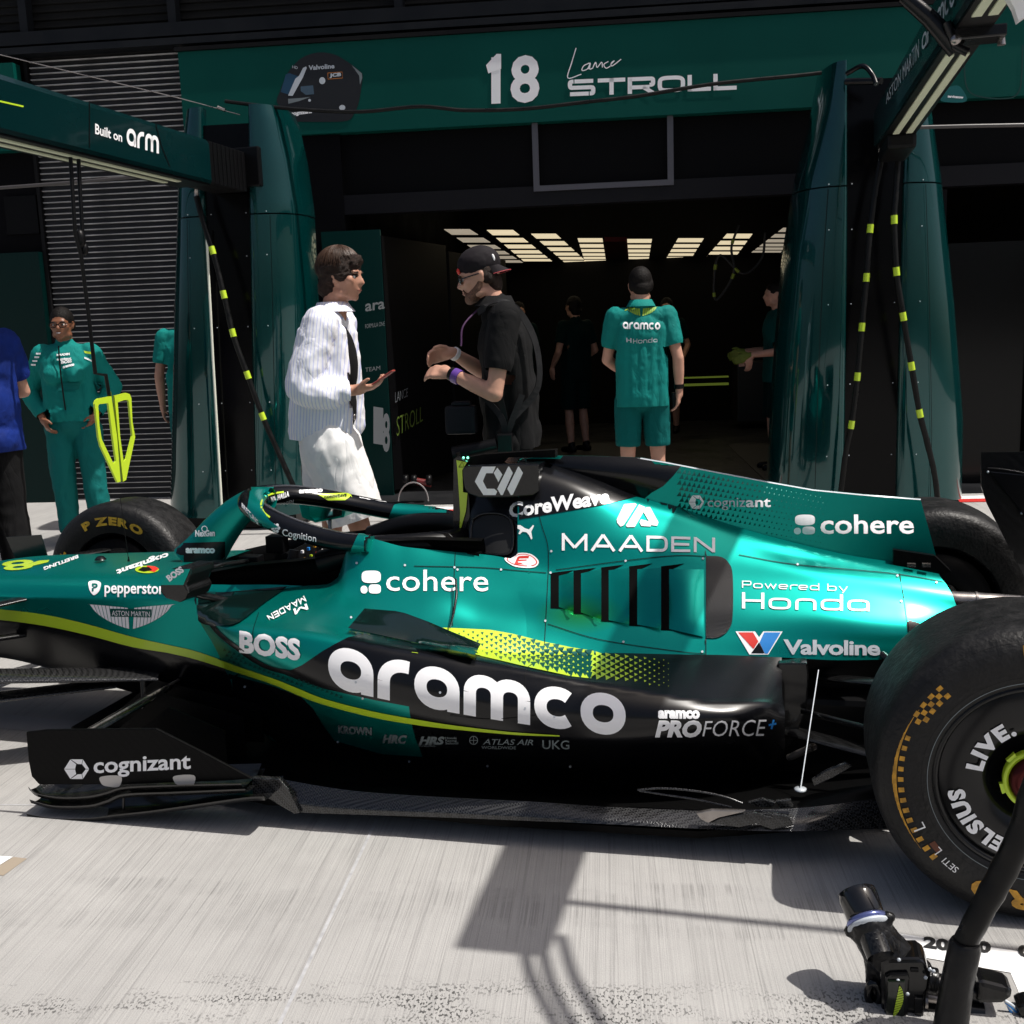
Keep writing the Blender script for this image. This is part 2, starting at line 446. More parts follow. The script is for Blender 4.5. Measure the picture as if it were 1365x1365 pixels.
def txt(s, p0, p1, h, target, m, parent=None, bold=.0, slant=0, spacing=1, name='lettering', **k):
    return place(name, textbm(s, bold, slant, spacing), p0, p1, h, target, m, parent, capref=k.pop('capref', .73), **k)
def rect(x0, y0, x1, y1): return [(x0, y0), (x1, y0), (x1, y1), (x0, y1)]
def circ(cx, cy, rx, ry=None, n=20, a0=0): ry = ry or rx; return [(cx+rx*math.cos(2*math.pi*i/n+a0), cy+ry*math.sin(2*math.pi*i/n+a0)) for i in range(n)]

def strip(pts, wd):
    """outline of a band of width wd (number or list) along a line"""
    n = len(pts); W_ = wd if hasattr(wd, '__len__') else [wd]*n; a = []; b = []
    for i in range(n):
        p, q = pts[max(i-1, 0)], pts[min(i+1, n-1)]
        tx, ty = q[0]-p[0], q[1]-p[1]; l = math.hypot(tx, ty) or 1
        a.append((pts[i][0]-ty/l*W_[i]/2, pts[i][1]+tx/l*W_[i]/2)); b.append((pts[i][0]+ty/l*W_[i]/2, pts[i][1]-tx/l*W_[i]/2))
    return a+b[::-1]
def sc(pts, k, ox, oy): return [(ox+a/k, oy+b/k) for a, b in pts]
def hexlogo(cx, cy, r, sy=1):
    """hexagonal ribbon mark"""
    h = [(cx+r*math.cos(rad(60*i+180)), cy+r*sy*math.sin(rad(60*i+180))) for i in range(6)]
    i_ = [(cx+r*.28+.38*r*math.cos(rad(60*i+180)), cy+.5*r*sy*math.sin(rad(60*i+180))) for i in range(6)]
    g = .97
    out = []
    out.append([h[0], h[1], (i_[1][0]-.1*r, i_[1][1]), i_[0]]); out.append([h[0], i_[0], (i_[5][0]-.1*r, i_[5][1]), h[5]])
    out.append([h[1], h[2], (cx+.42*r, cy-.42*r*sy), (i_[1][0], i_[1][1])]); out.append([h[5], (i_[5][0], i_[5][1]), (cx+.42*r, cy+.42*r*sy), h[4]])
    out.append([h[2], h[3], (cx+.72*r, cy-.0), (cx+.42*r, cy-.42*r*sy)]); 
    out.append([h[3], h[4], (cx+.42*r, cy+.42*r*sy), (cx+.72*r, cy)])
    k = .94
    res = []
    for q in out:
        mx = sum(p[0] for p in q)/4; my = sum(p[1] for p in q)/4
        res.append([(mx+(p[0]-mx)*k, my+(p[1]-my)*k) for p in q])
    return res
def blobs(x0, y0, x1, y1):
    """three rounded blocks"""
    w_, h_ = x1-x0, y1-y0
    def rr(a, b, c, d, e=3.2):
        return [( (a+c)/2*w_+x0+(c-a)/2*w_*math.copysign(abs(math.cos(t))**(2/e), math.cos(t)), (b+d)/2*h_+y0+(d-b)/2*h_*math.copysign(abs(math.sin(t))**(2/e), math.sin(t))) for t in [2*math.pi*i/24 for i in range(24)]]
    return [rr(.05, 0, 1, .54), rr(0, .66, .34, 1, 2.2), rr(.40, .60, 1, 1)]

def wings(cx, cy, w, h, n=9, rot=0):
    """spread wings emblem as separate feathers; cy is the top line"""
    out = []
    for sgn in (1, -1):
        for i in range(n):
            a0, a1 = i/n, (i+.80)/n
            top = lambda u: (cx+sgn*w*(.06+.94*(1-u)), cy+h*.16*u)
            bot = lambda u: (cx+sgn*w*(.03+.87*(1-u)), cy+h*(.03+.97*(1-(1-u)**1.25)**.62))
            q = [top(a0), top(a1), bot(a1), bot(a0)]
            out.append([(x, y+rot*(x-cx)) for x, y in q])
    return out
# ================================================================ the racing car
car = empty('racing_car', (-1.7, 0, 0), label='green and black open-wheel racing car with lime stripe, parked in front of the open garage', cat='racing car')
def hermite(T, q):
    T = sorted(T); n = len(T)
    if q <= T[0][0]: return T[0][1:]
    if q >= T[-1][0]: return T[-1][1:]
    i = max(k for k in range(n-1) if T[k][0] <= q)
    h = T[i+1][0]-T[i][0]; t = (q-T[i][0])/h; o = []
    for d in (1, 2):
        def sl(k):
            if k <= 0: return (T[1][d]-T[0][d])/(T[1][0]-T[0][0])
            if k >= n-1: return (T[-1][d]-T[-2][d])/(T[-1][0]-T[-2][0])
            a = (T[k][d]-T[k-1][d])/(T[k][0]-T[k-1][0]); b = (T[k+1][d]-T[k][d])/(T[k+1][0]-T[k][0])
            return 0 if a*b <= 0 else 2*a*b/(a+b)
        m0, m1 = sl(i), sl(i+1)
        o.append((2*t**3-3*t*t+1)*T[i][d]+(t**3-2*t*t+t)*h*m0+(-2*t**3+3*t*t)*T[i+1][d]+(t**3-t*t)*h*m1)
    return o
def loft(tracks, n=60, m=5):
    rows = []
    for T in tracks:
        r = []
        for j in range(n+1):
            q = T[0][0]+(T[-1][0]-T[0][0])*j/n
            py, y = hermite(T, q); r.append(at(q, py, y=y))
        rows.append(r)
    out = []
    for j in range(n+1):
        out.append(cr([rows[k][j] for k in range(len(rows))], m))
    return [list(c) for c in zip(*out)]
def mirror(G): return [[Vector((p.x, -p.y, p.z)) for p in reversed(r)] for r in G]

K0 = [(262, 790, -.29), (300, 791, -.29), (346, 789, -.29), (405, 781, -.29), (434, 779, -.285), (450, 770, -.28), (462, 735, -.275), (480, 716, -.27), (540, 729, -.26), (600, 735, -.235), (660, 741, -.22),
      (690, 748, -.225), (740, 758, -.225), (800, 762, -.215), (900, 766, -.20), (1000, 776, -.185), (1100, 786, -.17), (1200, 800, -.15), (1276, 812, -.13)]
K1 = [(262, 800, -.37), (300, 801, -.39), (360, 801, -.40), (420, 797, -.40), (460, 785, -.38), (520, 778, -.36), (600, 782, -.34), (690, 790, -.315), (800, 800, -.30), (900, 812, -.285), (1000, 818, -.27), (1100, 825, -.25), (1200, 835, -.22), (1281, 838, -.17)]
K2 = [(262, 808, -.46), (300, 812, -.49), (360, 816, -.52), (420, 818, -.53), (480, 818, -.50), (560, 818, -.46), (640, 828, -.41), (720, 833, -.375), (820, 838, -.355), (900, 844, -.34), (1000, 850, -.315), (1100, 856, -.28), (1200, 860, -.24), (1280, 850, -.17)]
G0 = [(262, 813, -.50), (300, 821, -.56), (350, 828, -.60), (420, 833, -.62), (480, 843, -.615), (540, 855, -.595), (600, 862, -.56), (640, 867, -.52), (700, 872, -.47), (760, 871.5, -.43), (820, 870.5, -.405), (890, 872, -.385), (960, 873, -.36), (1045, 876.5, -.32), (1120, 880, -.29), (1210, 878, -.24), (1278, 862, -.16)]
EN = [(p[0], p[1]+10, p[2]+.06) for p in G0]
def cut(T, a, b):
    r = [p for p in T if a < p[0] < b]
    A = hermite(T, a); B = hermite(T, b)
    return [(a, *A)]+r+[(b, *B)]
E0 = [(690, 613, 0), (714, 614, 0), (755, 626, 0), (799, 641, 0), (843, 659, 0), (902, 675, 0), (982, 701, 0), (1070, 725, 0), (1138, 740, 0), (1190, 748, 0), (1250, 760, 0)]
E1 = [(690, 616, -.05), (755, 634, -.05), (843, 668, -.045), (902, 685, -.045), (982, 710, -.045), (1070, 732, -.045), (1138, 747, -.045), (1190, 756, -.045), (1253, 768, -.045)]
E2 = [(690, 632, -.10), (755, 652, -.10), (843, 688, -.09), (902, 703, -.085), (982, 724, -.085), (1070, 745, -.08), (1138, 757, -.08), (1190, 766, -.08), (1262, 780, -.075)]
E3 = [(690, 690, -.17), (755, 705, -.165), (843, 722, -.15), (902, 732, -.145), (982, 746, -.135), (1070, 760, -.13), (1138, 770, -.12), (1190, 779, -.115), (1270, 795, -.105)]
g_cover = loft([E0, E1, E2, E3, cut(K0, 690, 1276), cut(K1, 690, 1281), cut(K2, 690, 1280), cut(G0, 690, 1278)], 120, 9)
g_side = loft([cut(K0, 262, 704), cut(K1, 262, 704), cut(K2, 262, 704), cut(G0, 262, 704)], 110, 10)
# outer wall of the pod: from the gully over the rim, down the flank and in under
R1 = [(262, 817, -.51), (300, 829, -.61), (350, 838, -.67), (420, 845, -.70), (480, 855, -.70), (540, 865, -.69), (600, 873, -.675), (640, 880, -.665), (700, 890, -.655), (760, 901, -.64), (820, 910, -.62), (890, 920, -.595), (960, 928, -.56), (1020, 930, -.50), (1042, 922, -.42)]
R2 = [(264, 822, -.515), (300, 840, -.64), (350, 852, -.70), (420, 860, -.73), (480, 869, -.735), (540, 880, -.73), (600, 889, -.72), (640, 896, -.71), (700, 907, -.70), (760, 917, -.685), (820, 926, -.665), (890, 934, -.64), (960, 940, -.60), (1020, 941, -.54), (1044, 936, -.45)]
R3 = [(268, 832, -.51), (310, 862, -.63), (360, 882, -.70), (430, 900, -.745), (500, 915, -.76), (600, 932, -.755), (700, 947, -.735), (800, 957, -.705), (900, 961, -.665), (980, 960, -.61), (1046, 955, -.49)]
R4 = [(274, 842, -.48), (330, 885, -.59), (380, 910, -.655), (450, 934, -.705), (550, 957, -.725), (650, 975, -.72), (750, 986, -.70), (850, 990, -.665), (950, 988, -.60), (1046, 975, -.48)]
R5 = [(285, 860, -.40), (340, 905, -.49), (400, 940, -.55), (480, 968, -.60), (600, 994, -.625), (700, 1006, -.62), (800, 1010, -.60), (900, 1008, -.56), (1046, 1000, -.44)]
R6 = [(300, 892, -.31), (350, 930, -.37), (420, 970, -.43), (520, 1002, -.48), (640, 1022, -.51), (760, 1030, -.51), (900, 1032, -.46), (1046, 1030, -.38)]
R7 = [(310, 930, -.24), (360, 985, -.27), (450, 1030, -.33), (600, 1050, -.38), (760, 1056, -.38), (900, 1060, -.34), (1046, 1060, -.3)]
g_pod = loft([cut(G0, 262, 1042), R1, R2, R3, R4, R5, R6, R7], 130, 8)
def surf(name, grids, m, weld=.0008, lower=None):
    b = MB(); idx = []
    for G in grids:
        b.grid(G); c = len(G[0])-1
        mir = G[0][0].y > 0 or G[0][-1].y > 0 or (len(grids) > 1 and grids.index(G) % 2 == 1)
        for _ in range(len(G)-1):
            for j in range(c):
                jj = c-1-j if mir else j
                idx.append(1 if lower is not None and jj >= lower[min(grids.index(G)//2, len(lower)-1)] else 0)
    o = b.build(name, m, car, weld=0, recalc=False)
    if lower is not None:
        o.data.materials.append(M_['black']); o.data.polygons.foreach_set('material_index', idx)
    bm = bmesh.new(); bm.from_mesh(o.data); bmesh.ops.remove_doubles(bm, verts=bm.verts, dist=weld); bm.to_mesh(o.data); bm.free()
    return o
gc = vary(mat('cover_paint', GREEN, .30, .75, .10, .25, coatr=.15), 3, .05, .03)     # green fading to lime in one place
tcx = N(gc, 'ShaderNodeTexCoord'); mpx = N(gc, 'ShaderNodeMapping'); ctr = at(772, 820, y=-.36)-Vector((-1.7, 0, 0))
mpx.vector_type = 'POINT'; mpx.inputs['Location'].default_value = (-ctr.x/0.14, -ctr.y/.30, -ctr.z/.055); mpx.inputs['Scale'].default_value = (1/.14, 1/.30, 1/.055); L(gc, tcx.outputs['Object'], mpx.inputs[0])
gr = N(gc, 'ShaderNodeTexGradient', gradient_type='SPHERICAL'); L(gc, mpx.outputs[0], gr.inputs[0])
mxx = N(gc, 'ShaderNodeMix', data_type='RGBA'); bbb = gc.node_tree.nodes['Principled BSDF']; lk = bbb.inputs['Base Color'].links[0]; src = lk.from_socket; L(gc, src, mxx.inputs[6]); mxx.inputs[7].default_value = (.02, .32, .06, 1); L(gc, gr.outputs['Fac'], mxx.inputs[0]); L(gc, mxx.outputs[2], bbb.inputs['Base Color'])
M_['cover'] = gc
cover = surf('engine_cover', [g_cover, mirror(g_cover)], gc)
side = surf('cockpit_side', [g_side], M_['green']); surf('cockpit_side', [mirror(g_side)], M_['green'])
pod = surf('sidepod', [g_pod], M_['green'], lower=[46]); surf('sidepod', [mirror(g_pod)], M_['black'])

# chassis with the nose: real sections (x, half width, top, stripe height, bottom)
def sect(x, w_, zt, zs, zb, wb):
    return [(0, zt+.004), (w_*.45, zt+.002), (w_*.74, zt-.004), (w_*.90, zt-.022), (w_*.985, zt-.055), (w_, zt*.55+zs*.45), (w_*1.0, zs+.01), (w_*.985, zs-.03), (wb, zb+.05), (wb*.8, zb+.005), (0, zb)]
ST = [(-4.55, .10, .20, .15, .10, .08), (-4.3, .125, .33, .24, .19, .10), (-4.0, .17, .45, .33, .26, .13), (-3.7, .215, .53, .41, .31, .16), (-3.44, .25, .574, .452, .27, .19),
      (-3.2, .27, .586, .452, .25, .21), (-2.9, .285, .596, .417, .19, .22), (-2.62, .295, .604, .37, .14, .23), (-2.45, .298, .610, .338, .16, .24), (-2.3, .30, .612, .305, .13, .24),
      (-2.1, .30, .615, .26, .10, .24), (-1.8, .30, .60, .2, .08, .24), (-1.5, .29, .56, .18, .08, .24)]
rows = []
for i in range(len(ST)-1):
    for k in range(6):
        t = k/6; a, b = ST[i], ST[i+1]; pa, pb = ST[max(i-1, 0)], ST[min(i+2, len(ST)-1)]
        v = [.5*((2*b_)+(c_-a_)*t+(2*a_-5*b_+4*c_-d_)*t*t+(3*b_-a_-3*c_+d_)*t**3) for a_, b_, c_, d_ in zip(pa, a, b, pb)]
        rows.append(v)
rows.append(list(ST[-1]))
G = []
for v in rows:
    sec = [Vector((v[0], -y, z)) for y, z in sect(*v)]
    if v[0] > -2.47: sec = sec[3:]                     # open for the cockpit
    G.append(sec)
closed = [r for r in G if len(r) == 11]; opened = [closed[-1][3:]]+[r for r in G if len(r) == 8]
def dens(Gs, m=3): return [cr(r, m) for r in Gs]
g_n1 = dens(closed); g_n2 = dens(opened)
nose = surf('chassis', [g_n1, mirror(g_n1), g_n2, mirror(g_n2)], M_['green'], lower=[18, 9])
# cockpit tub: dark inner walls, floor, rim roll
b = MB()
for s in (1, -1):
    rim = [(-2.50, .235, .606), (-2.40, .262, .625), (-2.25, .272, .655), (-2.05, .272, .675), (-1.9, .268, .70), (-1.80, .262, .74), (-1.62, .25, .745), (-1.45, .235, .74)]
    G = [[Vector((x, -s*y, z)), Vector((x, -s*(y-.03), z+.004)), Vector((x, -s*(y-.045), z-.03)), Vector((x, -s*(y-.05), .42)), Vector((x, -s*.1, .30)), Vector((x, 0, .29))] for x, y, z in rim]
    b.grid(G)
b.box((-2.50, -.22, .3), (-2.47, .22, .605)); b.box((-1.50, -.23, .3), (-1.46, .23, .70))
b.build('cockpit_tub', M_['carbon_matte'], car)
b = MB()                                              # padded headrest round the opening
for s in (1, -1):
    b.tube(cr([(-2.0, s*.225, .66), (-1.85, s*.215, .705), (-1.7, s*.20, .715), (-1.58, s*.12, .715), (-1.55, 0, .715)], 5), .04, 10)
b.build('headrest', M_['dark'], car)
b = MB()
b.lathe((-2.17, 0, .60), (1, 0, .35), [(.0, .0), (.02, .0), (.02, .012), (0, .012)], 16)
wheel_c = Vector((-2.16, 0, .615))
b.box((-.012, -.13, -.05), (.012, .13, .055), Matrix.Translation(wheel_c) @ Matrix.Rotation(rad(-20), 4, 'Y'))
for s in (1, -1):
    b.tube([wheel_c+Vector((-.01, s*.125, -.06)), wheel_c+Vector((.01, s*.14, .0)), wheel_c+Vector((.02, s*.125, .065))], [.018, .02, .018], 8)
sw = b.build('steering_wheel', M_['dark'], car)
for k in range(14):
    c = [M_['red'], M_['blue'], M_['lime'], M_['white'], M_['ochre']][k % 5]
    p = wheel_c+Vector((.018, -.11+.017*k, .045-.03*(k % 3)))
    MB().box(p-Vector((.004, .005, .005)), p+Vector((.004, .005, .005))).build('wheel_button', c, sw)

# ---- halo
HP = [(-1.80, -.285, .735), (-1.92, -.278, .745), (-2.05, -.262, .772), (-2.18, -.215, .806), (-2.28, -.13, .832), (-2.325, 0, .842)]
HP = HP+[(x, -y, z) for x, y, z in reversed(HP[:-1])]+[(-1.70, .27, .72), (-1.62, .25, .70)]
b = MB(); P = cr(HP, 8); n = len(P)
b.tube(P, [.040+.008*math.sin(math.pi*min(1, i/n*1.2)) for i in range(n)], 18, flat=.72)
halo = b.build('halo', M_['black'], car, recalc=False)
b = MB()
pl = cr([(-2.60, 0, .585), (-2.55, 0, .64), (-2.48, 0, .72), (-2.41, 0, .785), (-2.335, 0, .83), (-2.27, 0, .838)], 8)
G = []
for i, p in enumerate(pl):
    t = i/(len(pl)-1); tg = (pl[min(i+1, len(pl)-1)]-pl[max(i-1, 0)]).normalized(); nn = Vector((-tg.z, 0, tg.x))
    wd = .105*(1-t)**1.6+.040; th = .014+.012*(1-t)+.02*t*t
    L_ = .060*(1-t)**1.2+.036
    G.append([p+Vector((0, math.sin(a)*th, 0))+nn*math.cos(a)*L_ for a in [2*math.pi*k/18 for k in range(19)]])
b.grid(G); pillar = b.build('halo_pillar', M_['green'], car, weld=.0005)
T_halo = Target([halo, pillar])

# ---- roll hoop, air box and camera pod
b = MB()
for s in (1, -1):
    G = []
    for x, k in ((-1.56, 0), (-1.545, .4), (-1.50, .8), (-1.42, 1), (-1.36, 1.04), (-1.31, 1.06)):
        G.append([Vector((x, -s*(.012+.03*k), .955)), Vector((x, -s*(.02+.045*k), .90)), Vector((x, -s*(.03+.065*k), .84)), Vector((x, -s*(.035+.09*k), .78)), Vector((x, -s*(.04+.13*k), .72)), Vector((x, -s*(.05+.165*k), .655))])
    b.grid(G if s > 0 else [r[::-1] for r in G])
b.box((-1.56, -.012, .655), (-1.555, .012, .955))
hoop = b.build('roll_hoop', M_['black'], car)
# ================================================================ paint fields and lettering of the car
T = Target([cover, side, pod, nose, hoop])
T_pod = Target([pod]); T_up = Target([cover, side]); T_n = Target([nose]); T_hoop = Target([hoop])
paint = lambda name, polys, tg, m, **k: lay(name, polys, tg, M_[m], car, **k)
# black over the top of the engine cover
paint('black_field', [[(684, 606), (725, 600), (860, 640), (925, 690), (893, 668), (867, 657), (812, 672), (760, 681), (714, 689), (684, 694)]], Target([cover]), 'black', lift=.0022, cell=4)
# black flank of the sidepod
paint('black_field', [[(376, 897), (388, 893), (402, 887), (417, 877), (430, 868), (446, 859), (464, 850), (484, 845), (510, 849), (548, 856.5), (590, 864), (631, 873.5), (697, 889.5), (740, 899), (782, 873), (820, 871.5), (890, 873), (960, 874), (1045, 877), (1052, 960), (1050, 1068), (762, 1066), (762, 983), (690, 968), (611, 953), (560, 944), (500, 933), (433, 918), (400, 907)]], T_pod, 'black', lift=.0012, cell=5)
paint('black_field', [[(262, 884), (300, 896), (322, 903), (365, 915), (402, 929), (418, 945), (430, 965), (446, 987), (509, 1005), (598, 1011), (680, 1012), (763, 1010), (763, 1066), (450, 1066), (330, 1010), (262, 950)]], T_pod, 'black', lift=.0012, cell=5)
paint('black_field', [strip(cr2([(277, 822), (285, 836), (300, 851), (317, 864), (341, 881), (364, 891.5), (392, 897)], 6, False), 5.5)], T_pod, 'black', lift=.0016, cell=5)
# underside of the chassis
lo = [(-160, 820), (-50, 822), (0, 826), (59, 834), (117, 846), (176, 862), (224, 870), (261, 879), (300, 892), (322, 900), (360, 915)]
paint('black_field', [lo+[(360, 1010), (200, 985), (100, 940), (0, 890), (-160, 880)]], T_n, 'black', lift=.0012, cell=6)
# lime stripe
ST_T = [(-60, 808), (0, 812), (59, 819), (117, 832), (176, 848.6), (227, 860), (265, 869), (322, 889.5), (365, 904), (400, 918), (433, 931), (499, 948), (565, 960), (611, 967), (680, 975), (746, 979.5)]
ST_B = [(-60, 821), (0, 826), (59, 834), (117, 846.5), (176, 862), (224, 870), (262, 879), (322, 898), (365, 912), (400, 927), (433, 939), (499, 956), (565, 967), (631, 974), (690, 979), (746, 981)]
st = Target([nose, pod])
for a, b in ((0, 5), (5, 16)):
    tt = cr2(ST_T[a:b+1], 5, False); bb = cr2(ST_B[a:b+1], 5, False)
    paint('lime_stripe', [tt+bb[::-1]], T_n if a == 0 else st, 'lime', lift=.0020, cell=5)
# lime field in the gully, breaking up into triangles
paint('lime_field', [cr2([(581, 837), (600, 837.5)], 2, False)+[(653, 840), (682, 845), (726, 856), (761, 863), (792, 868), (788, 905), (760, 902), (697, 888), (640, 875), (631, 864), (600, 848)]], Target([cover, pod, side]), 'lime', lift=.0017, cell=5)
tr1 = []; tr2 = []
def fieldtop(x): return float(np.interp(x, [600, 653, 682, 726, 761, 802, 881, 900], [838, 840, 845, 856, 864, 868, 877, 880]))
def fieldbot(x): return float(np.interp(x, [600, 640, 697, 760, 795, 890], [852, 874, 887, 901, 906, 918]))
for i in range(46):
    x = 612+i*6.2
    for j in range(10):
        y = 838+j*7.6+(i % 2)*3.8+(x-612)*.10
        if y < fieldtop(x)+2 or y > fieldbot(x)-2: continue
        if x < 786:
            k = min(1.2, .25+(x-605)/180)*5.2
            if k > .8 and x < 786: tr1.append([(x-k, y-k*.55), (x+k*.7, y-k*.7), (x+k*.1, y+k*.9)])
        else:
            k = 6.0*max(.12, 1-(x-780)/125)
            tr2.append([(x-k*.8, y-k*.6), (x+k*.9, y+k*.1), (x-k*.6, y+k*.9)])
paint('triangle_print', tr1, Target([cover, pod, side]), 'dgreen', lift=.0024, cell=400)
paint('triangle_print', tr2, Target([cover, pod, side]), 'lime', lift=.0024, cell=400)
paint('lime_line', [strip(cr2([(466, 841), (510, 847), (548, 854), (590, 862), (631, 871.5), (697, 887.5), (760, 901)], 5, False), 1.6)], T_pod, 'lime', lift=.0021)
# green triangles woven into the dark flank under the shoulder
tr = []
for i in range(26):
    for j in range(5):
        x = 300+i*6.2+j*3; y = 866+j*7+i*2.5
        k = 2.6
        tr.append([(x-k, y+k*.6), (x+k, y+k*.6), (x, y-k)])
paint('triangle_print', [t for t in tr if t[0][1] < np.interp(t[0][0], [300, 340, 400, 460], [884, 893, 915, 936]) and t[0][1] > np.interp(t[0][0], [300, 341, 388, 460], [860, 890, 905, 925])], T_pod, 'dgreen', lift=.0018, cell=400)

W, D_ = M_['white'], M_['dimwhite']
arm = strokebm('aramco', 1.09, 2.15, .295, .10)
place('aramco_lettering', arm, (438, 915), (834, 981.5), 57, T_pod, W, car, bend=6.5, h1=54, cell=6, lift=.0024)
def t(s, p0, p1, h, tg=T, m=None, **k): return txt(s, p0, p1, h, tg, m or W, car, **({'lift': .0026, **k}))
t('BOSS', (320, 867.5), (401, 879), 26.5, T_pod, bold=.045)
paint('block_logo', blobs(481, 761, 508, 792), T_up, 'white', lift=.0026, cell=14)
t('cohere', (515, 788), (651, 788.5), 30, T_up, bold=.004, spacing=1.02)
place('lettering', strokebm('MAADEN', 1.25, 2, .17, .2), (749, 734), (953, 737), 23.5, T_up, W, car, h1=20, lift=.0026)
paint('arch_logo', [sc(p, 3.4125, 550, 580) for p in ([(928, 385), (962, 316), (1010, 312), (1020, 318), (960, 412), (945, 418), (930, 400)], [(970, 412), (1030, 318), (1058, 330), (1050, 352), (1010, 420), (975, 420)], [(1062, 330), (1080, 330), (1118, 398), (1112, 415), (1085, 412), (1050, 352)], [(1038, 385), (1060, 390), (1085, 400), (1082, 418), (1040, 415), (1032, 400)])], T_up, 'white', lift=.0026)
t('CoreWeave', (679, 690), (812, 671), 19.5, T, bold=.035)
paint('cat_logo', [sc([(474, 412), (490, 410), (512, 424), (530, 430), (548, 410), (553, 413), (540, 440), (545, 470), (540, 476), (530, 455), (518, 442), (500, 440), (488, 452), (482, 448), (490, 432), (476, 425)], 3.4125, 550, 580)], T_up, 'white', lift=.0026)
paint('badge', [sc(cr2([(418, 566), (450, 545), (500, 536), (545, 545), (574, 575), (560, 600), (520, 606), (460, 598)], 5), 3.4125, 550, 580)], T_up, 'white', lift=.0026)
paint('badge', [sc(cr2([(428, 568), (455, 550), (500, 541), (540, 549), (567, 576), (555, 595), (520, 600), (462, 592)], 5), 3.4125, 550, 580)], T_up, 'red', lift=.0031)
paint('badge', [sc(cr2([(433, 569), (457, 553), (500, 545), (537, 552), (562, 577), (551, 592), (520, 596), (464, 589)], 5), 3.4125, 550, 580)], T_up, 'white', lift=.0036)
paint('badge', [sc(p, 3.4125, 550, 580) for p in ([(472, 552), (531, 550), (528, 562), (486, 563), (484, 569), (520, 568), (517, 578), (482, 579), (480, 584), (524, 583), (521, 592), (462, 592)],)], T_up, 'red', lift=.0041)
sq = strokebm('Honda', 1.35, 3.6, .19, .26); place('maker_lettering', sq, (989, 811.6), (1159, 815.5), 21.5, T_up, W, car, capref=1.42, lift=.0026)
sq = strokebm('Powered by', 1.5, 3.6, .19, .30); place('maker_lettering', sq, (989, 784), (1130, 789), 9.5, T_up, W, car, capref=1.42, lift=.0026)
V3 = lambda pts: [sc(pts, 2.9355, 900, 580)]
paint('oil_logo', V3([(236, 769), (312, 769), (328, 792), (344, 769), (420, 769), (364, 859), (290, 859)]), T_up, 'white', lift=.0022)
paint('oil_logo', V3([(246, 773), (304, 773), (325, 808), (306, 838)]), T_up, 'red', lift=.0030)
paint('oil_logo', V3([(348, 773), (412, 773), (362, 855), (350, 855), (330, 812)]), T_up, 'blue', lift=.0030)
paint('oil_logo', V3([(327, 812), (348, 854), (296, 854), (307, 840)]), T_up, 'black', lift=.0034)
t('Valvoline', (1044, 871.5), (1173, 873), 19.5, T_up, M_['silver'], bold=.03, spacing=.95)
t('aramco', (877, 956.5), (932.5, 957), 13.5, T_pod, bold=.06)
t('PRO', (873, 980.5), (935, 980.5), 20.5, T_pod, bold=.05, slant=.22); t('FORCE', (936, 980.5), (1021, 980), 21, T_pod, bold=-.005, slant=.22, h1=23)
paint('plus_mark', [strip([(1024, 966), (1034, 964)], 2.6), strip([(1027.6, 971), (1030.6, 959)], 2.6)], T_pod, 'blue', lift=.0025)
for s_, a, b_, h in (('KROWN', (451, 976), (496, 979), 10), ('HRC', (510, 989), (543, 990), 11), ('HRS', (559, 990.5), (593, 991), 10), ('Honda', (594, 984), (609, 984), 3.2), ('Racing', (594, 987.5), (609, 987.5), 3), ('School', (594, 991), (611, 991), 3), ('SUZUKA', (558, 994), (581, 994.5), 3), ('ATLAS AIR', (644, 991), (711, 992), 7.5), ('WORLDWIDE', (642, 997), (688, 997.5), 4), ('UKG', (723, 997), (759, 997.5), 12)):
    t(s_, a, b_, h, T_pod, D_, bold=.05 if h > 9 and s_ != 'UKG' else .01, slant=.25 if s_ in ('HRC', 'HRS', 'ATLAS AIR') else 0)
paint('globe_mark', [strip(circ(631.5, 986, 5.4, n=16)+[(636.9, 986)], 1.0), strip([(626, 986), (637, 986)], .8), strip([(631.5, 980.5), (631.5, 991.5)], .8)], T_pod, 'dimwhite', lift=.002)
# chassis side
paint('shield_logo', [sc(cr2([(405, 533), (432, 527), (459, 536), (458, 560), (448, 580), (428, 592), (412, 575), (405, 553)], 4), 3.4125, 0, 620)], T_n, 'white', lift=.0022)
t('P', (123, 788), (131, 788), 10, T_n, M_['green'], bold=.03, lift=.003)
t('pepperstone', (140, 790.5), (229, 792), 15, T_n, bold=.018)
Z = lambda p: sc(p, 3.4125, 0, 620)
wing = []
for i in range(9):
    f = i/9; g = (i+.82)/9
    for sgn in (1, -1):
        def pt(u, lowr):
            x = 598+sgn*(205-190*u) if lowr == 0 else 598+sgn*((205-190*u)*(.40+.0*u)+ (1-u)*18)
            y = 632+15*min(1, u*1.4) if lowr == 0 else 742-92*(1-u)**1.35
            return x, y
        if i < 8: wing.append(Z([pt(f, 0), pt(g, 0), pt(g, 1), pt(f, 1)]))
wing2 = []
for sgn in (1, -1):
    for i in range(11):
        a0, a1 = i/11, (i+.84)/11
        def top(u): return (598+sgn*(12+190*(1-u)), 650-18*(1-u)**.8)
        def bot(u): return (598+sgn*(6+176*(1-u)), 634+110*(1-(1-u)**1.25)**.62)
        wing2.append(Z([top(a0), top(a1), bot(a1), bot(a0)]))
paint('wings_emblem', wing2, T_n, 'white', lift=.0022, cell=12)
paint('wings_emblem', [Z([(503, 652), (692, 655), (690, 692), (505, 688)])], T_n, 'dgreen', lift=.0030, cell=12)
t('ASTON MARTIN', (150, 820.2), (200.6, 821.6), 7, T_n, bold=.0, lift=.0038)
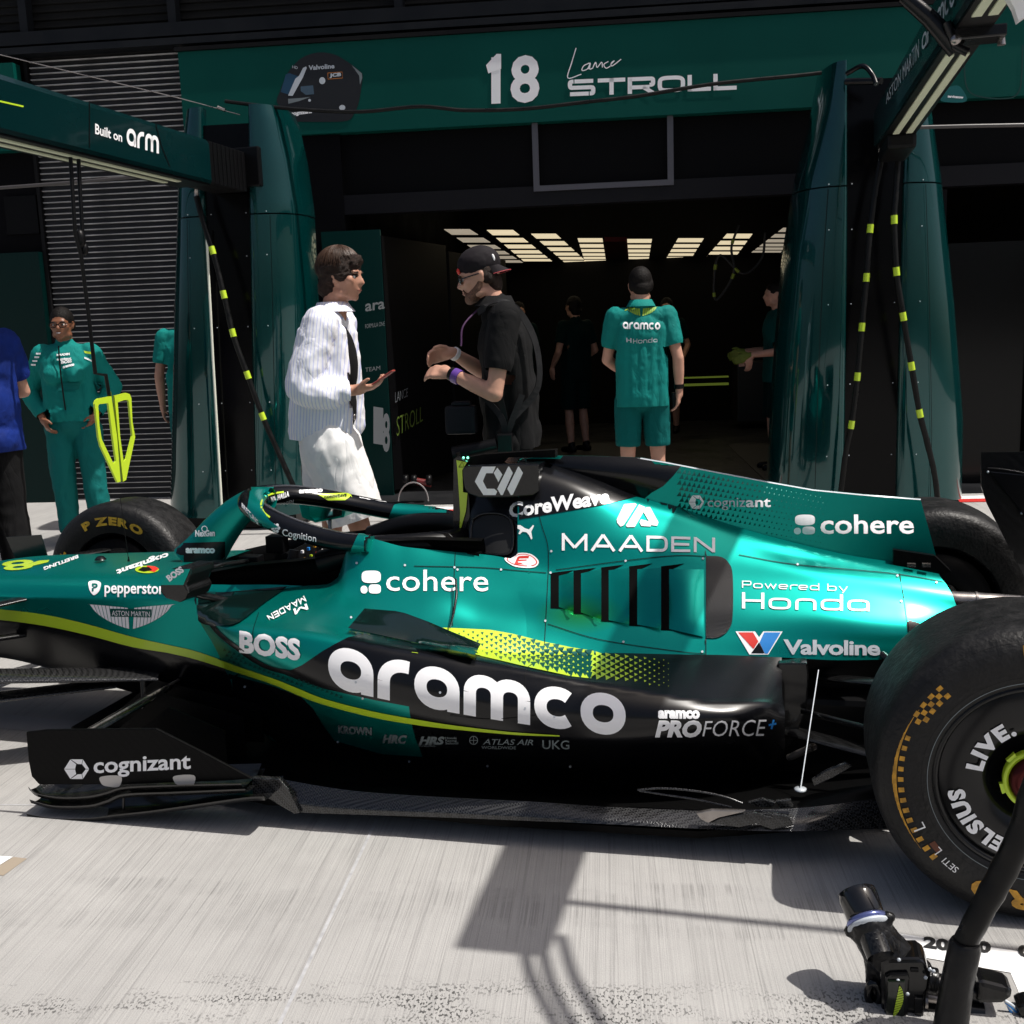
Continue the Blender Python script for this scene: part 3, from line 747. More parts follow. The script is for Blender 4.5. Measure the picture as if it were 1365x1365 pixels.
# small print on the deck, read from the front
place('lettering', strokebm('MAADEN', 1.2, 2, .2, .2), (405.5, 795.5), (355.5, 822.5), 8.5, T_up, W, car, upv=(.45, .9), lift=.004); place('lettering', strokebm('M', 1.2, 2, .24, .2), (409, 806), (391, 813.5), 8, T_up, W, car, upv=(.3, .9), lift=.004)
t('cognizant', (224, 737.5), (155, 761), 7, T_n, bold=.04, upv=(.2, .9))
t('BREITLING', (104, 740.5), (58, 757), 4.2, T_n, bold=.04, upv=(.2, .9))
t('8', (44, 746), (2, 750), 13, T_n, M_['lime'], bold=.02, upv=(.2, .9)); paint('number_print', [[(52, 748), (66, 747), (64, 750), (34, 757), (33, 754)]], T_n, 'lime', lift=.002)
paint('round_badge', [circ(196, 759.8, 16, 5)], T_n, 'lime', lift=.0022); paint('round_badge', [[(196, 755), (207, 756), (212, 759), (206, 763.5), (196, 761)]], T_n, 'red', lift=.003); paint('round_badge', [[(190, 757), (199, 757), (203, 761), (192, 763), (184, 761)]], T_n, 'dark', lift=.0034)
# halo and its pillar
lay('halo_green', [[(335, 640), (372, 640), (352, 668), (350, 680), (360, 694), (372, 703), (340, 705), (330, 680)]], T_halo, M_['green'], car, lift=.0025, cell=5)
lay('halo_green', [[(540, 640), (640, 650), (640, 740), (560, 735), (518, 690)]], T_halo, M_['green'], car, lift=.0025, cell=5)
lay('halo_green', [[(462, 745), (478, 712), (520, 712), (520, 760)]], T_halo, M_['green'], car, lift=.0025, cell=5)
lay('lime_line', [strip(cr2([(378, 656), (362, 658.5), (352, 664), (348, 673), (352, 683), (360, 690)], 6, False), 2.2)], T_halo, M_['lime'], car, lift=.002, cell=5)
lay('lime_panel', [[(423, 659), (470, 657), (466, 663), (460, 667), (437, 667)]], T_halo, M_['lime'], car, lift=.002, cell=5)
lay('black_field', [[(238, 724), (300, 722), (300, 760), (230, 760)]], T_halo, M_['black'], car, lift=.001, cell=5)
t('NexGen', (261, 715), (287, 714), 8, T_halo, bold=.05); lay('round_badge', [strip(circ(273, 705, 3.6)+[(276.6, 705)], 1.1)], T_halo, W, car)
t('aramco', (248, 736.5), (287, 736.5), 8.5, T_halo, bold=.07)
t('BREITLING', (323, 676), (345, 699), 5.5, T_halo, bold=.04); t('Cognition', (377, 713), (422, 722), 8.5, T_halo, bold=.01)
lay('flower_logo', [circ(368+4*math.cos(k*math.pi/3), 704+4.4*math.sin(k*math.pi/3), 2.1, n=10) for k in range(6)]+[circ(368, 704, 1.6, n=10)], T_halo, W, car)
t('VALHALLA', (360, 669), (385, 661), 6, T_halo, bold=.06); t('MAADEN', (370, 676.5), (391, 670), 5, T_halo)
t('aramco', (398, 657.5), (430, 656), 5.5, T_halo, bold=.07); t('cognizant', (480, 657), (516, 665), 6, T_halo, bold=.06); t('COREWEAVE', (432, 664.5), (462, 662.5), 3.4, T_halo, M_['dark'], bold=.04, lift=.004)
# seams and fasteners
seams = [[(607, 737), (604, 800), (603, 835)], [(552, 755), (640, 757), (690, 761), (728, 764)], [(712, 664), (722, 700), (731, 735), (729, 800), (726, 856)], [(726, 856), (720, 880), (702, 893), (700, 930)], [(730, 832), (800, 853), (900, 868), (940, 872)],
         [(741, 760), (830, 748), (900, 741), (940, 742)], [(985, 740), (1060, 753), (1190, 765), (1268, 778)], [(1199, 765), (1205, 800), (1211, 850), (1210, 877)], [(941, 850), (941, 875)], [(345, 817), (338, 840), (338, 860)], [(600, 953), (660, 958), (740, 950)], [(660, 685), (690, 695)]]
for s_ in seams: lay('panel_gap', [strip(cr2(s_, 6, False), .9)], T, M_['dark'], car, lift=.0021, cell=6)
fast = [(606, 757), (668, 760), (735, 735), (734, 764), (727, 828), (831, 856), (936, 869), (937, 745), (834, 748), (1063, 753), (1196, 768), (1201, 802), (1248, 777), (476, 751), (540, 754), (468, 824), (563, 830), (475, 909), (587, 923), (700, 944), (739, 955), (451, 988), (546, 1014), (650, 1020), (760, 1021), (327, 915), (484, 930), (610, 760)]
for x, y in fast: lay('fastener', [circ(x, y, 1.6, n=10)], T, M_['silver'], car, lift=.003)
# ================================================================ the rest of the car
def part(name, b, m, p=car, **k): return b.build(name, M_[m] if isinstance(m, str) else m, p, **k)
# shark fin on the spine
def vplate(pts, y, th, name, m, p=car, **k):
    b = MB(); b.prism([at(a, c, y=y-th/2) for a, c in pts], (0, th, 0)); return part(name, b, m, p, **k)
fin = vplate([(700, 612), (722, 607.5), (790, 608), (855, 610), (887, 616), (950, 628), (1019, 641), (1084, 652.5), (1150, 659), (1227, 665), (1247, 738), (1248, 762), (1190, 752), (1138, 744), (1070, 731), (982, 708), (902, 684), (843, 668), (755, 640), (700, 625)], 0, .008, 'shark_fin', 'green')
Tf = Target([fin])
lay('black_field', [[(700, 600), (722, 600), (860, 600), (912, 616), (898, 634), (884, 648), (868, 657), (850, 672), (700, 640)]], Tf, M_['black'], car, lift=.0008)
lay('black_field', [strip([(850, 610.6), (887, 616.8), (950, 629), (1019, 642), (1084, 653.5), (1150, 660), (1227, 666)], 1.6)], Tf, M_['silver'], car, lift=.0012)
tr = []
for i in range(30):
    for j in range(10):
        x = 905+i*6.5+(j % 2)*3.2; y = 628+j*7.5+i*1.2
        k = 3.1*max(.2, 1-(i/30))
        if y < np.interp(x, [900, 1019, 1110], [624, 646, 660]) or y > np.interp(x, [900, 982, 1070, 1120], [680, 700, 722, 733]): continue
        tr.append([(x-k, y+k), (x+k, y+k), (x+k*.6, y-k*1.1)])
lay('triangle_print', tr, Tf, M_['dgreen'], car, lift=.0012, cell=500)
lay('ribbon_logo', hexlogo(928, 669, 10.5, .98), Tf, M_['white'], car)
t('cogniz', (943, 675), (993, 675.3), 13.2, Tf, M_['silver'], bold=.0); t('ant', (994, 675.3), (1027, 675.5), 13.2, Tf, bold=.02)
lay('block_logo', blobs(1058, 686, 1086, 712), Tf, W, car); t('cohere', (1093, 710.5), (1217.5, 711), 25.5, Tf, bold=.018)
b = MB(); b.prism([at(x, y, y=-.03) for x, y in [(1191, 733), (1246, 741), (1268, 762), (1256, 766), (1191, 752)]], (0, .06, 0)); part('gurney_block', b, 'carbon_matte')
for x in (1215, 1235): 
    b = MB(); p = at(x, 753, y=-.05); b.box(p-Vector((.012, .006, .006)), p+Vector((.012, .01, .004))); part('bracket', b, 'metal')
# roll hoop furniture
vplate(sc([(665, 365), (700, 345), (1060, 330), (1238, 335), (1240, 540), (1190, 572), (1000, 588), (790, 590), (710, 560), (680, 520), (665, 430)], 5.6875, 500, 560), -.16, .012, 'camera_pod', 'carbon', bevel=.004)
b = MB(); b.prism([at(x, y, y=-.15) for x, y in sc([(690, 372), (1230, 345), (1232, 540), (1000, 575), (720, 550)], 5.6875, 500, 560)], (0, .30, 0)); part('camera_pod', b, 'black')
Tp = Plane(at(660, 640, y=-.166), (0, -1, 0))
lay('angular_logo', [sc(p, 5.6875, 500, 560) for p in ([(757, 465), (812, 352), (915, 352), (893, 402), (843, 402), (818, 462), (848, 520), (905, 520), (926, 540), (915, 568), (822, 568)], [(900, 400), (928, 360), (966, 412), (936, 470)], [(927, 520), (1010, 352), (1018, 352), (1045, 400), (968, 568), (955, 568)], [(1003, 520), (1085, 352), (1092, 352), (1122, 400), (1045, 565), (1030, 568)])], Tp, W, car, lift=.0012)
vplate(sc([(612, 250), (620, 250), (622, 300), (820, 260), (1365, 225), (1365, 285), (1000, 282), (960, 330), (700, 345), (660, 385), (640, 400), (600, 400)], 5.6875, 500, 560), -.02, .04, 'camera_mount', 'carbon_matte')
lay('lime_blade', [sc([(618, 303), (697, 320), (662, 380), (668, 545), (702, 552), (690, 690), (655, 812), (640, 862), (646, 700), (628, 420)], 5.6875, 500, 560)], Plane(at(625, 660, y=-.085), (0, -1, 0)), M_['lime'], car, lift=.002)
vplate(sc([(595, 300), (618, 280), (700, 318), (664, 380), (668, 545), (710, 552), (720, 800), (730, 905), (590, 900)], 5.6875, 500, 560), -.065, .03, 'hoop_blade', 'carbon')
lt = mat('marker_light', (.05, .3, .2), .3, emit=(.2, 1, .6), es=3)
for x in (640, 670, 703):
    p = at(500+x/5.6875, 560+285/5.6875, y=-.05); b = MB(); b.ell(p, (.004, .004, .004), n=10, m=6); part('marker_light', b, lt)
lay('warning_triangle', [strip([(612, 622.5), (616.2, 615.5), (619.5, 622.5), (612, 622.5)], .8)], Plane(at(625, 660, y=-.088), (0, -1, 0)), M_['dark'], car, lift=.003)
# side air intake beside the hoop
o_ = cr2([(629, 700), (640, 686), (665, 684), (681, 692), (685, 712), (683, 732), (672, 739), (645, 737), (630, 728)], 6)
lay('intake_mouth', [o_], Target([hoop, cover, side]), mat('duct_black', (.002, .002, .002), .6), car, lift=.004, cell=5)
Th = Target([hoop, cover, side]); pts = [Th.hit(*q)[0] for q in o_]; pts = [p for p in pts if p]
b = MB(); b.tube([p+Vector((0, -.006, 0)) for p in pts+pts[:1]], .006, 8); part('intake_lip', b, 'carbon')
ductb = mat('duct_black2', (.002, .002, .002), .8, spec=.05)
# louvres of the engine cover: every blade springs from the skin and stands proud at its rear edge
def lifted(tg, px, py, h):
    loc, n = tg.hit(px, py)
    d = ray(px, py).normalized(); return loc-d*(h/max(.25, abs(d.dot(n))))
Tc = Target([cover])
slots = [((628, 665), 628, 790), ((732, 766), 617, 815), ((858, 892), 603, 850), ((985, 1022), 598, 870), ((1130, 1167), 598, 890), ((1325, 1345), 605, 930)]
q3 = lambda x, y: (550+x/3.4125, 580+y/3.4125)
for i in range(5):
    (a0, a1), t0, b0 = slots[i]; (c0, c1), t1, b1 = slots[i+1]
    G = []
    for u in range(9):
        f = u/8; r = []
        for v in range(9):
            g = v/8; x = (a1-(0 if v < 0 else 0))+(c0-a1)*f
            y = (t0+12)+((t1+6)-(t0+12))*f + ((b0-8+(b1-b0)*f*.9)-(t0+12+((t1+6)-(t0+12))*f))*g
            e = math.sin(math.pi*min(1, max(0, g)))**.35 if 0 < g < 1 else 0
            h = (.030*f**1.2 if i < 4 else .018*math.sin(math.pi*f*.9))*(.35+.65*e)
            r.append(lifted(Tc, *q3(x, y), h+.003))
        G.append(r)
    bl = MB(); bl.grid(G); part('louvre_blade', bl, 'cover', recalc=False)
for (a0, a1), t0, b0 in slots[:5]:
    lay('louvre_slot', [[q3(*p) for p in ((a0, t0), (a1+70, t0-13), (a1+20, t0+10), (a1+4, t0+22), (a1, b0-20), (a1+20, b0-8), (a1+55, b0+2), (a0, b0-2))]], Tc, ductb, car, lift=.0018, cell=6)
lay('vent_panel', [cr2([(941, 742), (941, 742), (960, 743), (971, 751), (976.5, 768), (976.5, 822), (971, 840), (958, 850), (941, 851), (941, 851)], 5)], Tc, M_['carbon'], car, lift=.004, cell=6)
lay('tail_vent', [sc([(910, 725), (945, 735), (990, 755), (985, 815), (960, 838), (915, 800)], 2.9355, 900, 580)], Tc, M_['carbon'], car, lift=.004)
# smoked panel and small vane on the pod deck
Td = Target([side, pod, cover])
def sheet(name, pts, h, m, tg=Td, nu=14, nv=5):
    """pts: 4 corner polylines (top edge, bottom edge) of same length"""
    top, bot = pts; G = []
    for u in range(nu+1):
        f = u/nu; k = f*(len(top)-1); i = min(int(k), len(top)-2); w_ = k-i
        A = [top[i][j]*(1-w_)+top[i+1][j]*w_ for j in (0, 1)]; B = [bot[i][j]*(1-w_)+bot[i+1][j]*w_ for j in (0, 1)]
        G.append([lifted(tg, A[0]+(B[0]-A[0])*v/nv, A[1]+(B[1]-A[1])*v/nv, h*(1 if 0 < v < nv else .85)) for v in range(nv+1)])
    b = MB(); b.grid(G); return part(name, b, m, recalc=False)
glass = mat('smoked_panel', (.003, .010, .009), .15, 0, .4, spec=.3)
sheet('smoked_panel', ([(486, 811), (534, 815), (572, 829), (600, 841), (641, 858)], [(464, 837), (510, 847), (550, 855.5), (590, 863.5), (633, 873)]), .030, glass)
sheet('deck_vane', ([(606, 770), (607, 790), (604, 812), (599, 836)], [(609, 772), (610.5, 792), (607, 815), (601, 838)]), .03, 'carbon', nu=10, nv=2)
# dark wedge laid on: inlet opening plus the mirror stalk's painted shadow
lay('inlet_and_stalk_shadow', [cr2([(266, 819), (268, 828), (282, 833), (300, 835), (320, 831), (352, 806), (384, 784), (383, 783), (300, 790), (262, 792)], 3)], Target([side, pod, nose]), glass, car, lift=.006, cell=7)
# mirror
mc = at(238, 776, y=-.50)
b = MB(); b.prism([at(x, y, y=-.56) for x, y in sc([(45, 548), (60, 520), (96, 472), (120, 466), (186, 470), (182, 500), (160, 545), (176, 575), (160, 610), (135, 626), (70, 606), (48, 580)], 3.4125, 200, 620)], (.02, .11, 0)); part('mirror_housing', b, 'carbon', bevel=.006)
lay('green_cap', [sc([(48, 545), (96, 474), (184, 472), (152, 545)], 3.4125, 200, 620)], Plane(at(238, 776, y=-.567), (0, -1, 0)), M_['green'], car, lift=.001)
t('BOSS', (226, 775), (246, 761), 8.5, Plane(at(238, 776, y=-.569), (0, -1, 0)), bold=.05, upv=(-.6, -.8), lift=.001)
b = MB(); b.tube([at(250, 765, y=-.5), at(300, 752, y=-.36), at(330, 748, y=-.25)], .008, 8); b.tube([at(252, 790, y=-.5), at(300, 800, y=-.38), at(335, 812, y=-.33)], .012, 8); part('mirror_stalk', b, 'carbon')
b = MB(); b.prism([at(x, y, y=.46) for x, y in ((398, 672), (412, 667), (452, 668), (462, 676), (458, 690), (420, 697), (402, 690))], (0, .10, 0)); part('mirror_housing', b, 'green', bevel=.006); b = MB(); b.prism([at(x, y, y=.452) for x, y in ((412, 674), (455, 672), (456, 687), (420, 694), (413, 688))], (0, .006, 0)); part('mirror_glass', b, mat('mirror_glass', (.8, .8, .8), .05, 1)); b = MB(); b.tube([at(440, 692, y=.48), at(440, 712, y=.30)], .008, 8); part('mirror_stalk', b, 'carbon')
for (x0, y0, x1, y1, yy) in ((275, 750, 322, 778, -.18), (318, 742, 345, 772, -.12), (353, 715, 378, 738, .12)):
    p, q = at(x0, y0, y=yy), at(x1, y1, y=yy); b = MB(); b.box((p.x, yy, q.z), (q.x, yy+.05, p.z)); part('cockpit_equipment', b, 'dark', bevel=.004)
# aerials
for a, c in (((160, 661), (171.5, 748)), ((213, 738), (212, 752))):
    b = MB(); b.tube([at(*a, y=0), at(*c, y=0)], .0012, 6); b.tube([at(c[0], c[1]-6, y=0), at(*c, y=0)], [.001, .005], 8); part('aerial', b, 'dark')
b = MB(); b.lathe(at(134, 746, y=0), (0, 0, 1), [(.0, .014), (.012, .012), (.022, 0)], 14); part('sensor_dome', b, 'black')
vplate([(8, 716), (54, 713), (57, 722), (65, 750), (60, 752), (30, 756), (22, 748)], .35, .006, 'deflector', glass)
# floor and its edge
F0 = [(300, 985, -.30), (450, 1035, -.40), (600, 1045, -.44), (760, 1050, -.44), (900, 1052, -.40), (1046, 1040, -.36), (1180, 1020, -.36)]
F1 = [(330, 1030, -.60), (450, 1047, -.62), (600, 1054, -.64), (760, 1062, -.63), (900, 1066, -.62), (1046, 1062, -.60), (1180, 1040, -.56)]
F2 = [(345, 1032, -.70), (372, 1038, -.71), (480, 1055, -.72), (600, 1063, -.725), (700, 1068, -.725), (840, 1077, -.71), (940, 1080, -.70), (1046, 1078, -.68), (1190, 1062, -.6)]
F3 = [(370, 1058, -.74), (400, 1068, -.75), (480, 1075, -.755), (600, 1080, -.755), (700, 1085, -.755), (840, 1093, -.745), (940, 1095, -.73), (1046, 1094, -.72), (1190, 1085, -.63)]
F4 = [(385, 1079, -.75), (400, 1083, -.755), (480, 1086, -.76), (600, 1090, -.76), (700, 1094, -.76), (840, 1100, -.755), (940, 1105, -.75), (1046, 1108, -.74), (1190, 1104, -.64)]
g_f = loft([F0, F1, F2], 50, 4); g_e = loft([F2, F3, F4], 60, 5)
b = MB(); b.grid(g_f); b.grid(mirror(g_f)); part('floor_top', b, 'carbon_matte', recalc=False)
for g_ in (g_e, mirror(g_e)): b = MB(); b.grid(g_); floor_o = part('floor_edge', b, 'carbon_gloss', recalc=False)
b = MB()
pl_ = [(-2.75, .30), (-2.45, .60), (-2.0, .70), (-1.3, .72), (-.75, .70), (-.45, .60), (-.3, .5), (.2, .45), (.3, .3)]
b.prism([(x, -y, .035) for x, y in pl_]+[(x, y, .035) for x, y in reversed(pl_)], (0, 0, .02)); part('floor', b, 'carbon_matte')
b = MB(); b.box((-1.6, -.30, .05), (.15, .30, .30)); b.box((-.6, -.2, .1), (.1, .2, .45)); part('gearbox', b, 'dark', bevel=.02)
for pts in ([(850, 1053), (885, 1051), (930, 1055), (965, 1062), (990, 1071)], [(852, 1054), (890, 1060), (930, 1066), (975, 1076)]):
    b = MB(); b.tube(cr([at(x, y, y=-.70) for x, y in pts], 6), .0035, 6); part('floor_ridge', b, 'carbon_gloss')
for pts, yy, m in (([(928, 1084), (948, 1080), (994, 1081), (980, 1085), (958, 1090), (944, 1097), (934, 1092)], -.752, 'metal'), ([(946, 1097), (962, 1090), (1004, 1083), (1030, 1090), (1012, 1097), (985, 1103)], -.750, 'carbon_gloss'), ([(994, 1088), (1024, 1084), (1050, 1088), (1058, 1100), (1030, 1106), (1008, 1098)], -.745, 'carbon_gloss'), ([(996, 1070), (1016, 1065), (1034, 1070), (1030, 1076), (1008, 1076)], -.70, 'carbon_gloss'), ([(1034, 1068), (1054, 1066), (1058, 1076), (1040, 1078)], -.70, 'carbon_gloss'), ([(1082, 1040), (1100, 1028), (1128, 1017), (1136, 1022), (1112, 1036), (1086, 1048)], -.66, 'carbon_gloss')):
    b = MB(); b.prism([at(x, y, y=yy) for x, y in pts], (0, .012, 0)); part('floor_winglet', b, m, bevel=.002)  # the metal one is pale in place of a highlight on carbon
# board in front of the pod with curled strakes under it
board = vplate([(34.6, 976), (60, 973), (120, 972), (207.7, 971.5), (270, 1003), (336, 1038), (300, 1041), (160, 1046), (52, 1046), (42, 1035), (38, 1015)], -.80, .010, 'floor_board', 'carbon_matte', bevel=.003)
Tb = Plane((0, -.805, 0), (0, -1, 0))
lay('ribbon_logo', hexlogo(102.5, 1025, 17, .9), Tb, W, car, lift=.0015); t('cognizant', (125, 1030), (254.5, 1024), 21, Tb, bold=.022, lift=.001)
for pts, r in (([(48, 1047), (60, 1056), (90, 1061), (125, 1060), (150, 1055), (175, 1048), (240, 1045), (330, 1043)], .012), ([(50, 1064), (80, 1072), (125, 1072), (150, 1066), (175, 1057), (240, 1054), (335, 1050)], .012), ([(46, 1083), (80, 1089), (125, 1089), (165, 1084), (210, 1079), (260, 1072), (330, 1062), (360, 1060)], .013)):
    P = cr([at(x, y, y=-.79) for x, y in pts], 6); b = MB()
    b.grid([[p+Vector((0, -.035, .012)), p+Vector((0, -.03, -.002)), p+Vector((0, 0, -.006)), p+Vector((0, .06, .0)), p+Vector((0, .09, .02))] for p in P]); part('strake', b, 'carbon', recalc=False)
for x, y in ((148, 1041), (246, 1040)):
    lay('pale_tab', [cr2([(x-13, y-6), (x+13, y-7), (x+13, y+5), (x+6, y+8), (x-8, y+6), (x-13, y+2)], 4)], Tb, mat('tab_beige', (.55, .52, .48), .6), car, lift=.002)
b = MB(); b.prism([at(x, y, y=-.765) for x, y in [(336, 1037), (372, 1038), (384, 1052), (400, 1084), (392, 1085), (356, 1064), (336, 1058)]], (0, .02, .0)); part('strake_end', b, 'carbon_gloss', bevel=.003); b = MB(); b.tube([at(165, 1080, y=-.80), at(165, 1062, y=-.80)], .004, 6); part('strake_stay', b, 'carbon')
# front suspension and stays
def arm_(p, q, w_=.05, th=.008, name='wishbone', m='carbon'):
    p, q = Vector(p), Vector(q); d = (q-p).normalized(); s_ = d.cross(Vector((0, 0, 1))).normalized(); n_ = s_.cross(d)
    b = MB(); G = []
    for k in range(5):
        c = p.lerp(q, k/4); G.append([c+s_*w_*math.cos(a)+n_*th*math.sin(a) for a in [2*math.pi*j/14 for j in range(15)]])
    b.grid(G); return part(name, b, m)
for s in (-1, 1):
    arm_((-2.62, s*.24, .26), (-3.36, s*.62, .34), .075, .014, m='carbon_gloss'); arm_((-2.80, s*.24, .22), (-3.36, s*.66, .24), .055, .012, m='carbon_gloss'); arm_((-3.62, s*.20, .36), (-3.42, s*.70, .24), .05, .01)
    arm_((-3.12, s*.26, .52), (-3.38, s*.70, .50), .035, .009); arm_((-3.66, s*.22, .50), (-3.42, s*.70, .50), .035, .009); arm_((-3.50, s*.22, .42), (-3.47, s*.70, .36), .03, .008, 'track_rod')
    arm_((-3.1, s*.18, .38), (-3.38, s*.66, .42), .02, .01, 'push_rod')
arm_(at(238, 906, y=-.27), at(112, 977, y=-.78), .006, .004, 'floor_stay', 'metal'); arm_(at(225, 915, y=-.30), at(105, 985, y=-.74), .03, .006, 'floor_stay')
b = MB(); b.tube([at(190, 908, y=-.4), at(193, 955, y=-.42)], .008, 8); part('floor_stay', b, 'carbon')
b = MB(); b.prism([(-2.95, -y, .06) for y in (-.3, .3)]+[(-2.35, -y, .06) for y in (.62, -.62)], (0, 0, .012)); part('floor_lead_edge', b, 'carbon_matte')
for k in range(3):
    b = MB(); y = -.30-.12*k
    b.prism([(-2.85+.1*k, y, .07), (-2.2, y-.02, .07), (-2.2, y-.02, .20), (-2.6+.1*k, y, .26)], (0, -.006, 0)); part('floor_fence', b, 'carbon_matte')
# front wing and nose tip (left of the picture)
b = MB()
for k, (dx, dz) in enumerate(((0, .07), (.16, .12), (.30, .18))):
    G = []
    for j in range(13):
        y = -.9+1.8*j/12; G.append([Vector((-4.62+dx+.0*abs(y), y, dz)), Vector((-4.54+dx, y, dz+.008)), Vector((-4.44+dx, y, dz+.045))])
    b.grid(G)
part('front_wing', b, 'carbon', recalc=False)
# rear suspension, exhaust, tail
for s in (-1, 1):
    arm_((-.45, s*.22, .34), (-.03, s*.60, .44), .03, .009); arm_((.1, s*.15, .34), (.02, s*.60, .44), .03, .009)
    arm_((-.62, s*.30, .22), (-.03, s*.60, .20), .035, .01); arm_((-.3, s*.20, .45), (-.02, s*.55, .28), .012, .012, 'push_rod')
arm_(at(1070, 948, y=-.38), at(1162, 972, y=-.60), .008, .008, 'push_rod'); arm_(at(1052, 1010, y=-.45), at(1085, 995, y=-.5), .012, .01, 'bracket', 'metal')
b = MB(); b.prism([at(x, y, y=-.36) for x, y in [(1037, 884), (1076, 884), (1078, 900), (1075, 945), (1064, 975), (1050, 1000), (1040, 1005)]], (0, .10, 0)); part('pod_exit_panel', b, 'carbon', bevel=.004)
b = MB(); b.tube([at(1091, 893, y=-.33), at(1067, 1052, y=-.62)], .0018, 6); b.lathe(at(1067, 1052, y=-.62), (0, 0, 1), [(0, .002), (.016, .002), (.016, -.002)], 12); part('tie_wire', b, 'silver')
b = MB(); b.tube([at(1262, 800, y=0), at(1300, 801, y=0), at(1375, 806, y=0)], [.028, .026, .026], 20, cap=False); b.tube([at(1300, 801, y=0), at(1303, 801, y=0)], .029, 20); part('exhaust_pipe', b, 'metal')
b = MB(); 
for k in range(9): p = at(1284+k*8, 822+3*math.sin(k*2.1), y=-.03+.02*math.sin(k)); b.ell(p, (.022, .03, .016), n=8, m=5)
part('heat_foil', b, mat('foil', (.75, .75, .76), .18, 1))
b = MB(); b.box((-.35, -.12, .12), (.28, .12, .50)); b.box((-.1, -.3, .25), (.1, .3, .42)); part('rear_structure', b, 'carbon_matte', bevel=.02)
# rear wing
for s, yy in ((1, -.46), (-1, .46)):
    b = MB()
    P = [at(x, y, y=.46) for x, y in [(1308, 603), (1308, 648), (1316, 672), (1365, 768), (1385, 800)]]; P = [Vector((p.x, yy, p.z)) for p in P]
    x1 = .60; P = P+[Vector((.46, yy, P[-1].z-.02)), Vector((x1-.04, yy, P[-1].z+.12)), Vector((x1, yy, P[0].z-.05)), Vector((x1-.03, yy, P[0].z))]
    b.prism(P, (0, .012, 0)); part('wing_endplate', b, 'carbon')
b = MB(); q = at(1319, 628, y=.452); q2 = at(1363, 685, y=.452)
P = cr([at(1317, 624, y=.452), at(1340, 626, y=.452), at(1372, 632, y=.452)], 5); b.tube(P, .004, 8); P = [at(1319, 628, y=.452), at(1362, 684, y=.452), at(1380, 700, y=.452)]; b.prism(P+[at(1380, 634, y=.452)], (0, -.008, 0)); part('endplate_bulge', b, 'black', bevel=.003)
for (x, y) in ((1317, 629), (1362, 684)):
    b = MB(); b.ell(at(x, y, y=.448), (.004, .003, .004), n=8, m=6); part('fastener', b, 'silver')
zt = at(1308, 603, y=.46).z
for x0, z0, c in ((.30, zt-.10, .2), (.42, zt-.03, .18)):
    G = []
    for j in range(9):
        y = -.45+.9*j/8; G.append([Vector((x0, y, z0)), Vector((x0+c*.4, y, z0-.02)), Vector((x0+c, y, z0+.035)), Vector((x0+c*.4, y, z0-.008)), Vector((x0, y, z0))])
    b = MB(); b.grid(G); part('wing_plane', b, 'carbon', recalc=False)
b = MB(); b.box((.32, -.02, .45), (.38, .02, zt-.1)); part('wing_pylon', b, 'carbon')
# ---- wheels: built once at the near rear, the others are copies
def make_wheel(x, yo, r, w_, rim, side, steer=0):
    """yo: y of the outer wall; side -1 near, 1 far (outer wall faces side)"""
    s = side; wh = empty('wheel', (x, yo-s*w_/2, r), 0)
    wh.parent = car; wh.location = Vector((x, yo-s*w_/2, r))-car.location
    o = Vector((x, yo, r)); ax = (0, -s, 0)
    prof = [(rim, .012), (rim+.006, .004), (rim+.016, .001), (rim+.03, .0005), (rim+.055, .0), (rim+.085, .002), (r-.035, .008), (r-.018, .018), (r-.007, .034), (r-.002, .055), (r, .085), (r, w_-.085), (r-.002, w_-.055), (r-.007, w_-.034), (r-.018, w_-.018), (r-.035, w_-.008), (rim+.05, w_), (rim, w_-.012)]
    b = MB(); b.lathe(o, ax, prof, 96); ty = b.build('tyre', M_['rubber'], wh, recalc=False)
    b = MB(); b.lathe(o, ax, [(rim+.002, .010), (rim-.004, .006), (rim-.010, .010), (rim-.016, .03), (rim-.02, w_*.5), (rim-.01, w_-.02), (rim, w_-.012)], 72); ri = b.build('rim', M_['black'], wh, recalc=False)
    b = MB(); b.lathe(o, ax, [(rim-.014, .020), (rim-.03, .016), (rim*.66, .014), (rim*.52, .020), (rim*.45, .034), (rim*.42, .05), (0, .05)], 72); cv = b.build('wheel_cover', M_['black'], wh, recalc=False)
    b = MB(); b.lathe(o, ax, [(.056, .03), (.060, .008), (.070, .006), (.0715, .012), (.070, .03)], 40); nut = b.build('nut_ring', M_['lime'], wh, recalc=False)
    for k in range(6):
        a = 2*math.pi*k/6+.3; b = MB(); e1 = Vector((math.cos(a), 0, math.sin(a))); e2 = Vector((-e1.z, 0, e1.x))
        b.prism([o+e1*rr+e2*q-Vector((0, -1, 0))*0+Vector((0, -s*.010, 0)) for rr, q in ((.066, -.010), (.078, -.012), (.078, .012), (.066, .010))], (0, -s*.012, 0)); b.build('nut_tooth', M_['lime'], nut)
    b = MB(); b.lathe(o, ax, [(.058, .03), (.056, -.005), (.03, -.012), (.028, .02), (0, .02)], 30); b.build('wheel_nut', mat('anodised', (.06, .008, .008), .3, .8), wh, recalc=False)
    b = MB(); b.lathe(o, ax, [(.10, w_*.35), (rim-.03, w_*.35), (rim-.03, w_-.01), (.1, w_-.0)], 48); b.build('brake_drum', M_['carbon_matte'], wh, recalc=False)
    return wh, ty, ri, cv
whr, tyr, rir, cvr = make_wheel(.012, -.945, .349, .37, .218, -1)
